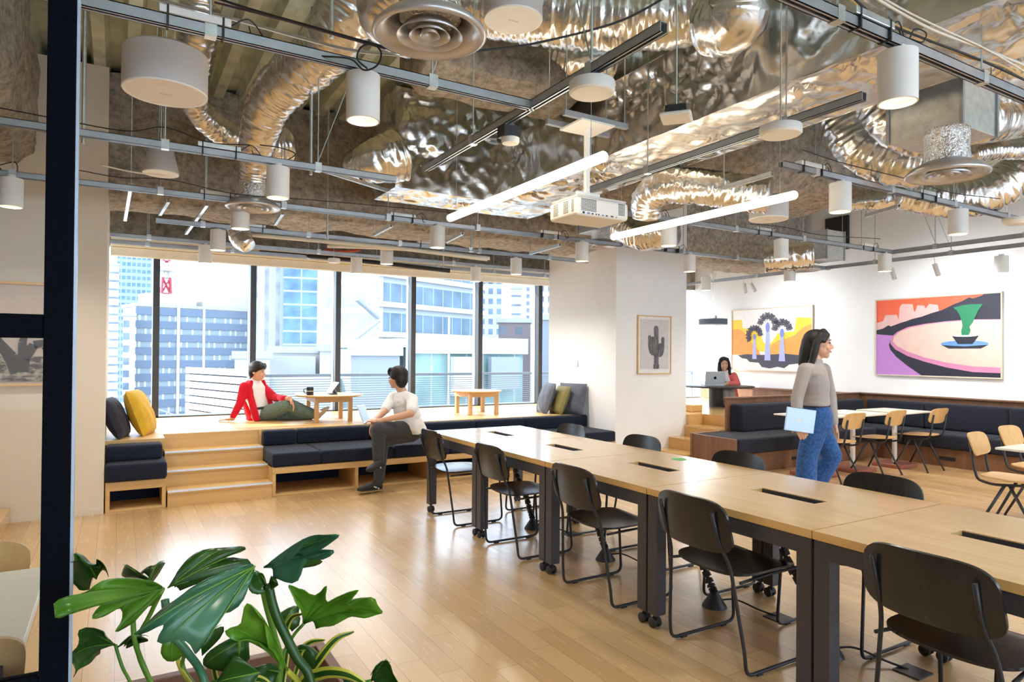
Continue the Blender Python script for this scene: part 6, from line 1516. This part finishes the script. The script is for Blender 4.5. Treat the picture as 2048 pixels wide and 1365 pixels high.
def face(t, ax, smile=False, k=1.0):
    c, f, u, s, rot = ax
    for q in (-1, 1):
        e = c + s * q * 0.030 * k + f * 0.080 * k + u * 0.010 * k
        build('eye', MB().ball(e, (0.013 * k, 0.006 * k, (0.0035 if smile else 0.0055) * k), 12, 8, rot=rot), 'eye', t, smooth='all', world=True)
        build('eyebrow', MB().tube([e + u * 0.018 * k - s * q * 0.014 * k + f * 0.006, e + u * 0.024 * k + f * 0.005, e + u * 0.018 * k + s * q * 0.018 * k - f * 0.006], [0.002, 0.003, 0.0018], 6), 'hair', t, smooth='all', world=True)
    mo = c + f * 0.087 * k - u * 0.056 * k
    build('mouth', MB().tube([mo - s * 0.024 * k - f * 0.010 + u * (0.006 if smile else 0), mo - u * 0.002, mo + s * 0.024 * k - f * 0.010 + u * (0.006 if smile else 0)], [0.003, 0.0065 if not smile else 0.009, 0.003], 8), 'lip', t, smooth='all', world=True)
    if smile: build('teeth', MB().ball(mo + f * 0.004, (0.017 * k, 0.006, 0.0045), 10, 6, rot=rot), 'teeth', t, smooth='all', world=True)
def hair_short(t, ax, k=1.0, fringe=True):
    c, f, u, s, rot = ax; m = MB()
    m.ball(c + u * 0.052 * k - f * 0.022 * k, (0.090 * k, 0.100 * k, 0.084 * k), 22, 16, rot=rot)
    m.ball(c + u * 0.0 * k - f * 0.058 * k, (0.080 * k, 0.058 * k, 0.095 * k), 18, 12, rot=rot)
    for q in (-1, 1): m.ball(c + s * q * 0.070 * k + u * 0.028 * k - f * 0.018 * k, (0.020 * k, 0.055 * k, 0.038 * k), 12, 10, rot=rot)
    if fringe:
        for q in range(-3, 4):
            a = q * 0.021 * k
            m.tube([c + u * 0.105 * k + f * 0.035 * k + s * a, c + u * 0.075 * k + f * (0.070 - abs(q) * .004) * k + s * a * 1.0, c + u * (0.034 + 0.005 * (q % 2)) * k + f * (0.080 - abs(q) * .007) * k + s * a * 1.02], [0.020 * k, 0.015 * k, 0.006 * k], 8)
    return remesh(build('hair', m, 'hair', t, smooth='all', world=True), 0.006, 2)
def rings(m, secs, n=26, wob=0.004, seed=0):
    """secs: (centre, half-width vector, half-depth vector)"""
    out = []
    for i, (c, a, b) in enumerate(secs):
        c, a, b = Vector(c), Vector(a), Vector(b); r = []
        for j in range(n):
            th = 2 * math.pi * j / n; cx, sx = math.cos(th), math.sin(th)
            k = 1 + wob * 8 * noise.noise(Vector((cx * 2 + seed, sx * 2, i * 0.9)))
            r.append(tuple(c + a * (math.copysign(abs(cx) ** 0.85, cx)) * k + b * (math.copysign(abs(sx) ** 0.85, sx)) * k))
        out.append(r)
    m.ring(out)
def dense(secs, k=4):
    o = []
    for i in range(len(secs) - 1):
        for j in range(k):
            f = j / k; o.append(tuple(Vector(secs[i][q]).lerp(Vector(secs[i + 1][q]), f) for q in range(3)))
    o.append(tuple(Vector(q) for q in secs[-1])); return o
def shoe(t, heel, toe, up, mat='shoe_black', k=1.0, name='shoe', sole=None):
    heel, toe, up = Vector(heel), Vector(toe), Vector(up); d = (toe - heel); L = d.length; d.normalize(); up = (up - d * up.dot(d)).normalized(); s = d.cross(up)
    secs = [(heel + up * 0.03, s * 0.028, up * 0.03), (heel + d * 0.03 + up * 0.045, s * 0.034, up * 0.045), (heel + d * L * 0.4 + up * 0.04, s * 0.036, up * 0.042), (heel + d * L * 0.7 + up * 0.028, s * 0.044, up * 0.028), (toe - d * 0.03 + up * 0.022, s * 0.038, up * 0.022), (toe + up * 0.018, s * 0.016, up * 0.012)]
    m = MB(); rings(m, dense(secs, 3), 20, 0.0); o = build(name, m, mat, t, smooth='all', world=True)
    if sole:
        m = MB(); rings(m, dense([(p - up * (Vector(b).length - 0.004), Vector(a) * 1.06, up * 0.010) for p, a, b in secs], 3), 20, 0.0); build('sole', m, sole, o, smooth='all', world=False)
        for v in o.children[-1].data.vertices: v.co -= t.location
    return o

# --- man in the red cardigan sitting on the platform
t = thing('person', 'person in a red cardigan and green jeans sitting on the platform floor by the mug', 'person', (1.55, 8.62, PF), 0, None)
nk = Vector((1.465, 8.758, 1.083)); pel = Vector((1.556, 8.778, 0.661)); che = Vector((1.465, 8.783, 0.920))
shR = Vector((1.332, 8.686, 1.026)); shL = Vector((1.578, 8.854, 1.001)); elR = Vector((1.282, 8.683, 0.820)); wrR = Vector((1.197, 8.712, 0.644)); elL = Vector((1.686, 8.653, 0.884)); wrL = Vector((1.785, 8.269, 0.892))
hd = Vector((1.491, 8.706, 1.208)); fR = VR * 0.93 - VA * 0.18 - VZ * 0.10
kA = Vector((1.793, 8.358, 0.814)); aA = Vector((2.124, 8.279, 0.673)); kB = Vector((1.830, 8.639, 0.655)); aB = Vector((2.105, 8.547, 0.639))
b = MB(); ax = head(b, hd, fR)
limb3(b, [hd - VZ * 0.05 - VR * 0.03, nk], [0.046, 0.052])
limb3(b, [nk, che, pel], [0.05, 0.075, 0.08]); limb3(b, [shR, elR, wrR], [0.045, 0.036, 0.026]); limb3(b, [shL, elL, wrL], [0.045, 0.036, 0.026])
limb3(b, [pel, kA, aA], [0.08, 0.055, 0.04]); limb3(b, [pel, kB, aB], [0.08, 0.055, 0.04])
hand(b, wrR + VZ * -0.004, -VR * 0.9 - VZ * 0.12 - VA * 0.1, -VZ, 6); hand(b, wrL, VR * 0.45 - VZ * 0.85, -VA * 0.3 - VR * 0.7, 22)
remesh(build('body', b, 'skin_warm', t, smooth='all', world=True), 0.0055, 2)
face(t, ax, True); hair_short(t, ax)
fw = (VR * 0.75 - VA * 0.65); sd = (VR * 0.65 + VA * 0.75) 
m = MB(); rings(m, dense([(nk + VZ * 0.035, sd * 0.055, fw * 0.055), (nk - VZ * 0.01, sd * 0.09, fw * 0.07), (nk.lerp(che, 0.4) , sd * 0.145, fw * 0.10), (che, sd * 0.15, fw * 0.115), (che.lerp(pel, 0.5), sd * 0.135, fw * 0.11), (pel + VZ * 0.03, sd * 0.14, fw * 0.12), (pel - VZ * 0.03, sd * 0.13, fw * 0.11)]))
remesh(build('t_shirt', m, 'white_cotton', t, smooth='all', world=True), 0.008, 3)
# cardigan: back and sides, open at the front
m = MB(); back = -fw * 0.035
rings(m, dense([(nk + back + VZ * 0.02, sd * 0.075, fw * 0.055), (nk + back * 1.2 - VZ * 0.02, sd * 0.13, fw * 0.07), (nk.lerp(che, 0.5) + back * 1.6, sd * 0.17, fw * 0.088), (che + back * 1.8, sd * 0.172, fw * 0.09), (che.lerp(pel, 0.55) + back * 2, sd * 0.165, fw * 0.095), (pel + back * 1.8 - VZ * 0.02, sd * 0.165, fw * 0.10), (pel + back * 1.8 - VZ * 0.10, sd * 0.165, fw * 0.10)]), 26, 0.006, 3)
limb3(m, [shR, elR, wrR.lerp(elR, 0.15)], [0.062, 0.050, 0.038]); limb3(m, [shL, elL, wrL.lerp(elL, 0.25)], [0.062, 0.050, 0.038])
limb3(m, [nk + fw * 0.035 + sd * 0.09, che + fw * 0.08 + sd * 0.125, pel + fw * 0.09 + sd * 0.13 - VZ * 0.02], [0.028, 0.035, 0.035]); limb3(m, [nk + fw * 0.035 - sd * 0.07, che + fw * 0.085 - sd * 0.10, pel + fw * 0.09 - sd * 0.12 - VZ * 0.05], [0.028, 0.04, 0.045])
m.v = [(v[0], v[1], max(v[2], PF + 0.004)) for v in m.v]
remesh(build('cardigan', m, 'red_knit', t, smooth='all', world=True), 0.009, 3)
m = MB(); limb3(m, [pel + VZ * 0.0, kA + VZ * 0.005, aA.lerp(kA, 0.08)], [0.105, 0.076, 0.056]); limb3(m, [pel, kB, aB.lerp(kB, 0.06)], [0.10, 0.072, 0.055]); m.ball(pel, (0.15, 0.13, 0.105))
m.v = [(v[0], v[1], max(v[2], PF + 0.006)) for v in m.v]
remesh(build('jeans', m, 'green_jean', t, smooth='all', world=True), 0.009, 3)
build('belt', MB().tube([pel + sd * 0.15 * math.cos(a) + fw * 0.13 * math.sin(a) + VZ * (0.075 + 0.03 * math.sin(a)) for a in [2 * math.pi * i / 24 for i in range(25)]], 0.014, 8), 'rubber', t, smooth='all', world=True)
shoe(t, aA - VZ * 0.05, Vector((2.232, 8.157, 0.770)), -VR * 0.3 + VZ * 0.9, 'sock', name='sock'); shoe(t, aB - VZ * 0.03, aB + VR * 0.2 + VZ * 0.06, -VR * 0.3 + VZ * 0.9, 'sock', name='sock')

# --- man in the white t-shirt sitting on the bench, looking away to the left
t = thing('person', 'person in a white t-shirt and charcoal trousers sitting cross-legged on the bench', 'person', (2.9, 7.2, 0), 0, None)
nk = Vector((2.699, 6.913, 1.016)); pel = Vector((2.794, 6.908, 0.627)); che = Vector((2.737, 6.916, 0.839)); hd = Vector((2.633, 6.927, 1.171))
shL = Vector((2.727, 6.665, 0.943)); shR = Vector((2.621, 7.076, 0.948)); elL = Vector((2.648, 6.551, 0.817)); wrL = Vector((2.335, 6.667, 0.741)); elR = Vector((2.473, 6.887, 0.818)); wrR = Vector((2.304, 6.732, 0.727))
fR = -VR * 0.90 + VA * 0.42
kA = Vector((2.316, 6.609, 0.660)); aA = Vector((2.319, 6.611, 0.361)); kB = Vector((2.401, 6.723, 0.539)); aB = Vector((2.363, 6.727, 0.111))
b = MB(); ax = head(b, hd, fR); limb3(b, [hd - VZ * 0.06 + VR * 0.02, nk], [0.05, 0.056])
limb3(b, [nk, che, pel], [0.05, 0.075, 0.08]); limb3(b, [shL.lerp(nk, 0.2), elL, wrL], [0.040, 0.040, 0.027]); limb3(b, [shR.lerp(nk, 0.2), elR, wrR], [0.040, 0.038, 0.027])
limb3(b, [pel, kA, aA], [0.08, 0.055, 0.038]); limb3(b, [pel, kB, aB], [0.08, 0.055, 0.038])
hand(b, wrL, -VR * 0.85 + VZ * 0.10 + VA * 0.2, -VZ * 0.8 + VA * 0.3, 26); hand(b, wrR, -VR * 0.35 - VZ * 0.9, VR * 0.8, 22)
remesh(build('body', b, 'skin_warm', t, smooth='all', world=True), 0.0055, 2)
face(t, ax); hair_short(t, ax, 1.08)
fw = (-VR * 0.80 - VA * 0.60); sd = (VR * 0.60 - VA * 0.80)
m = MB(); rings(m, dense([(nk + VZ * 0.01, sd * 0.07, fw * 0.062), (nk - VZ * 0.03, sd * 0.13, fw * 0.085), (nk.lerp(che, 0.5), sd * 0.185, fw * 0.115), (che, sd * 0.18, fw * 0.125), (che.lerp(pel, 0.5), sd * 0.175, fw * 0.135), (pel, sd * 0.185, fw * 0.15), (pel - VZ * 0.06 - fw * 0.05, sd * 0.18, fw * 0.14)]), 26, 0.008, 5)
limb3(m, [nk - VZ * 0.035, shL.lerp(nk, 0.15), shL.lerp(elL, 0.66)], [0.066, 0.064, 0.058]); limb3(m, [nk - VZ * 0.035, shR.lerp(nk, 0.15), shR.lerp(elR, 0.8)], [0.066, 0.062, 0.056])
remesh(build('t_shirt', m, 'white_cotton', t, smooth='all', world=True), 0.008, 2)
m = MB(); limb3(m, [pel - VZ * 0.03, kA, aA], [0.115, 0.078, 0.060]); limb3(m, [pel - VZ * 0.05, kB, aB], [0.11, 0.074, 0.058]); m.ball(pel - VZ * 0.03, (0.16, 0.15, 0.11))
m.v = [(v[0], v[1], max(v[2], 0.435) if (v[1] > 6.98 and v[2] > 0.30) else v[2]) for v in m.v]
remesh(build('trousers', m, 'charcoal_trouser', t, smooth='all', world=True), 0.009, 3)
build('sock', MB().tube([aA - VZ * 0.02, aA - VZ * 0.075], [0.042, 0.042], 14), 'sock', t, smooth='all', world=True); build('sock', MB().tube([aB + VZ * 0.0, aB - VZ * 0.045], [0.042, 0.042], 14), 'sock', t, smooth='all', world=True)
s1 = shoe(t, Vector((2.369, 6.582, 0.279)), Vector((2.176, 6.558, 0.247)), VZ * 0.9 + VR * 0.2, sole='black'); s2 = shoe(t, Vector((2.386, 6.714, 0.027)), Vector((2.116, 6.642, 0.041)), VZ, sole='black')
for sh_, p in ((s1, Vector((2.278, 6.566, 0.299))), (s2, Vector((2.276, 6.616, 0.076)))):
    o = build('shoe_mark', MB().tube([p, p + VR * 0.03 - VZ * 0.012], 0.006, 6).tube([p + VR * 0.045 - VZ * 0.01, p + VR * 0.05 - VZ * 0.03], 0.005, 6), 'white', sh_, smooth='all')
    for v in o.data.vertices: v.co -= t.location
build('glasses', MB().tube([ax[0] + ax[3] * q * 0.03 + ax[1] * 0.10 + ax[2] * 0.01 + (ax[3] * math.cos(a) + ax[2] * math.sin(a)) * 0.022 for q in (1,) for a in [i * math.pi / 8 for i in range(17)]], 0.0015, 5).tube([ax[0] + ax[3] * 0.05 + ax[1] * 0.10 + ax[2] * 0.012, ax[0] + ax[3] * 0.078 + ax[2] * 0.01], 0.0015, 5), 'rubber', t, world=True)

# --- woman walking with a laptop
t = thing('person', 'person with long dark hair in a taupe sweater and blue jeans walking with a laptop', 'person', (4.86, 3.40, 0), 0, None)
D_ = 5.4
nk = Vector((4.868, 3.396, 1.390)); che = Vector((4.863, 3.401, 1.240)); wai = Vector((4.868, 3.399, 1.073)); pel = Vector((4.880, 3.394, 0.943)); hd = Vector((4.891, 3.381, 1.548))
shR = Vector((4.664, 3.354, 1.339)); elR = Vector((4.605, 3.369, 1.119)); wrR = Vector((4.533, 3.320, 0.938)); shL = Vector((5.066, 3.442, 1.335)); elL = Vector((5.127, 3.432, 1.109)); wrL = Vector((5.099, 3.381, 0.894))
kR = Vector((4.758, 3.388, 0.641)); aR = Vector((4.719, 3.381, 0.187)); kL = Vector((5.050, 3.366, 0.635)); aL = Vector((4.995, 3.518, 0.314))
fR = VR * 0.90 - VA * 0.44
b = MB(); ax = head(b, hd, fR, 0, 1.05); limb3(b, [hd - VZ * 0.05 - VR * 0.01, nk], [0.042, 0.046])
limb3(b, [nk, che, wai, pel], [0.04, 0.07, 0.07, 0.075]); limb3(b, [shR.lerp(nk, 0.2) - VZ * 0.01, elR, wrR], [0.028, 0.029, 0.024]); limb3(b, [shL.lerp(nk, 0.2) - VZ * 0.01, elL, wrL], [0.028, 0.029, 0.024])
limb3(b, [pel, pel - VZ * 0.06 + (kR - pel) * 0.1, kR, aR], [0.04, 0.035, 0.03, 0.03]); limb3(b, [pel, pel - VZ * 0.06 + (kL - pel) * 0.1, kL, aL], [0.04, 0.035, 0.03, 0.03])
hand(b, wrR, VR * 0.42 - VZ * 0.80, VR * 0.3 + VA * 0.95, 20, 1.0, 1); hand(b, wrL, VR * 0.25 - VZ * 0.95, -VR * 0.9, 18, 0.95)
remesh(build('body', b, 'skin_warm', t, smooth='all', world=True), 0.005, 2)
face(t, ax, False, 1.05)
fw = fR.normalized(); sd = (VR * 0.44 + VA * 0.90)
m = MB(); c, f, u, s, rot = ax
m.ball(c + u * 0.045 - f * 0.02, (0.084, 0.098, 0.080), 22, 16, rot=rot)
for q in (-1, 1):
    limb3(m, [c + s * q * 0.055 + u * 0.07 + f * 0.02, c + s * q * 0.080 + u * 0.01 - f * 0.012, c + s * q * 0.082 - u * 0.07 - f * 0.03, c + s * q * 0.085 - u * 0.155 - f * (0.05 if q > 0 else 0.02)], [0.035, 0.028, 0.030, 0.022])
limb3(m, [c - f * 0.06 + u * 0.02, c - f * 0.085 - u * 0.07, c - f * 0.105 - u * 0.15 , c - f * 0.115 - u * 0.19], [0.068, 0.062, 0.050, 0.026])
limb3(m, [c + u * 0.10 + f * 0.035, c + u * 0.075 + f * 0.068 - s * 0.04, c + u * 0.02 + f * 0.045 - s * 0.075], [0.03, 0.018, 0.014]); limb3(m, [c + u * 0.10 + f * 0.035, c + u * 0.075 + f * 0.068 + s * 0.04, c + u * 0.02 + f * 0.045 + s * 0.075], [0.03, 0.018, 0.014])
remesh(build('hair', m, 'hair', t, smooth='all', world=True), 0.006, 3)
m = MB(); rings(m, dense([(nk + VZ * 0.035, sd * 0.055, fw * 0.055), (nk + VZ * 0.005, sd * 0.062, fw * 0.062), (nk - VZ * 0.03, sd * 0.13, fw * 0.075), (nk.lerp(che, 0.5), sd * 0.165, fw * 0.098), (che, sd * 0.160, fw * 0.118), (che.lerp(wai, 0.6), sd * 0.150, fw * 0.112), (wai - VZ * 0.02, sd * 0.150, fw * 0.115)]), 26, 0.004, 7)
limb3(m, [nk - VZ * 0.045, shR.lerp(nk, 0.12), elR, wrR.lerp(elR, 0.05)], [0.050, 0.054, 0.048, 0.036]); limb3(m, [nk - VZ * 0.045, shL.lerp(nk, 0.12), elL, wrL.lerp(elL, 0.05)], [0.05, 0.054, 0.048, 0.036])
remesh(build('sweater', m, 'taupe_knit', t, smooth='all', world=True), 0.007, 2)
m = MB(); rings(m, dense([(wai + VZ * 0.01, sd * 0.128, fw * 0.10), (pel + VZ * 0.04, sd * 0.160, fw * 0.125), (pel - VZ * 0.05, sd * 0.165, fw * 0.130), (pel - VZ * 0.12, sd * 0.12, fw * 0.11)]))
hR, hL = pel - sd * 0.075 - VZ * 0.05, pel + sd * 0.075 - VZ * 0.05
limb3(m, [hR, kR, aR], [0.098, 0.078, 0.085]); limb3(m, [hL, kL, aL], [0.098, 0.078, 0.080])
remesh(build('jeans', m, 'blue_jean', t, smooth='all', world=True), 0.009, 2)
build('belt', MB().tube([wai - VZ * 0.022 + sd * 0.137 * math.cos(a) + fw * 0.108 * math.sin(a) for a in [2 * math.pi * i / 24 for i in range(25)]], 0.011, 8), 'rubber', t, smooth='all', world=True)
hz = aR.copy(); hz.z = 0
shoe(t, hz - fw * 0.05, hz + fw * 0.19, VZ, sole='white'); shoe(t, aL - VZ * 0.10 - fw * 0.06, aL - fw * -0.10 - VZ * 0.19, VZ * 0.8 + fw * 0.5)
# laptop in her hand: a thing of its own
M['laptop_blue'] = plain('pale_blue_metal', (0.42, 0.52, 0.66), 0.35, 0.3, 0.03, 60)
pc = Vector((4.521, 3.280, 0.957)); t = thing('laptop', 'closed silver laptop carried in the walking person hand', 'laptop', tuple(pc))
rt = Matrix((VR * 0.985 - VZ * 0.13, VA * -1.0, VZ * 0.985 + VR * 0.13)).transposed()
build('body', MB().obox((0, 0, 0), (0.228, 0.014, 0.182), rt), 'laptop_blue', t, bevel=0.004, seg=3)
build('hinge', MB().obox(rt @ Vector((0, 0, 0.091)), (0.16, 0.010, 0.004), rt), 'table_steel', t)
mk = MB(); s_ = 0.014
mk.prism([(s_ * math.cos(R(a)), s_ * 1.05 * math.sin(R(a))) for a in range(0, 360, 15)], lambda p, q, w: tuple(rt @ Vector((p - 0.01, w, q))), 0.0072, 0.0080).prism([(0, s_ * 1.2), (s_ * .5, s_ * 1.7), (s_ * .4, s_ * 1.3)], lambda p, q, w: tuple(rt @ Vector((p - 0.01, w, q))), 0.0072, 0.0080)
build('logo', mk, 'white', t)

# --- woman at the round table
t = thing('person', 'person in a coral cardigan with long black hair behind the open laptop', 'person', (8.95, 7.95, PF), 0, None)
nk = Vector((9.061, 8.064, 1.162)); che = Vector((9.124, 8.086, 0.987)); pel = Vector((9.212, 8.096, 0.714)); hd = Vector((9.012, 8.033, 1.311))
shL = Vector((9.156, 7.950, 1.104)); elL = Vector((9.137, 7.847, 0.971)); wrL = Vector((8.878, 7.825, 0.976)); shR = Vector((8.973, 8.175, 1.099)); elR = Vector((8.845, 8.136, 0.963)); wrR = Vector((8.801, 7.929, 0.973))
fR = -VA * 0.92 - VR * 0.12 - VZ * 0.16
b = MB(); ax = head(b, hd, fR, 0.08, 1.0); limb3(b, [hd - VZ * 0.05, nk], [0.044, 0.046]); limb3(b, [nk, che, pel], [0.04, 0.07, 0.08])
limb3(b, [shL, elL, wrL], [0.038, 0.032, 0.024]); limb3(b, [shR, elR, wrR], [0.038, 0.032, 0.024])
kL, aL_, kR, aR_ = Vector((8.956, 7.839, 0.821)), Vector((8.905, 7.814, 0.587)), Vector((8.861, 7.895, 0.820)), Vector((8.810, 7.870, 0.578))
limb3(b, [pel, kL, aL_], [0.075, 0.055, 0.035]); limb3(b, [pel, kR, aR_], [0.075, 0.055, 0.035])
hand(b, wrL, -VR * 0.7 - VA * 0.6, -VZ, 20, 0.95); hand(b, wrR, VR * 0.6 - VA * 0.7, -VZ, 20, 0.95)
remesh(build('body', b, 'skin_warm', t, smooth='all', world=True), 0.006, 2); face(t, ax, True)
c, f, u, s, rot = ax; m = MB(); m.ball(c + u * 0.045 - f * 0.022, (0.086, 0.098, 0.080), 20, 14, rot=rot)
for q in (-1, 1): limb3(m, [c + s * q * 0.05 + u * 0.085 + f * 0.03, c + s * q * 0.082 + u * 0.01 + f * 0.01, c + s * q * 0.085 - u * 0.10, c + s * q * 0.080 - u * (0.26 if q > 0 else 0.18) + f * 0.03], [0.032, 0.026, 0.034, 0.028])
limb3(m, [c - f * 0.06, c - f * 0.07 - u * 0.2], [0.07, 0.06]); remesh(build('hair', m, 'hair', t, smooth='all', world=True), 0.007, 3)
fw = -VA; sd = VR
m = MB(); rings(m, dense([(nk + VZ * 0.01, sd * 0.06, fw * 0.055), (nk - VZ * 0.04, sd * 0.15, fw * 0.085), (che, sd * 0.17, fw * 0.115), (che.lerp(pel, 0.6), sd * 0.165, fw * 0.12), (pel - VZ * 0.06, sd * 0.18, fw * 0.14)]), 24, 0.006, 9)
limb3(m, [shL, elL, wrL.lerp(elL, 0.15)], [0.064, 0.056, 0.042]); limb3(m, [shR, elR, wrR.lerp(elR, 0.15)], [0.064, 0.056, 0.042])
remesh(build('cardigan', m, 'coral_knit', t, smooth='all', world=True), 0.009, 2)
m = MB(); limb3(m, [nk + fw * 0.05 - VZ * 0.02, che + fw * 0.075, pel + fw * 0.09], [0.05, 0.06, 0.07]); remesh(build('blouse', m, 'white_cotton', t, smooth='all', world=True), 0.009, 2)
m = MB(); limb3(m, [pel - VZ * 0.02, kL, aL_], [0.11, 0.085, 0.06]); limb3(m, [pel - VZ * 0.02, kR, aR_], [0.11, 0.085, 0.06]); m.v = [(v[0], v[1], max(v[2], PF + 0.03)) for v in m.v]
remesh(build('trousers', m, 'pale_linen', t, smooth='all', world=True), 0.010, 3)
for a_ in (aL_, aR_): q = a_.copy(); q.z = PF; shoe(t, q - fw * 0.04, q + fw * 0.19, VZ, 'pale_linen')
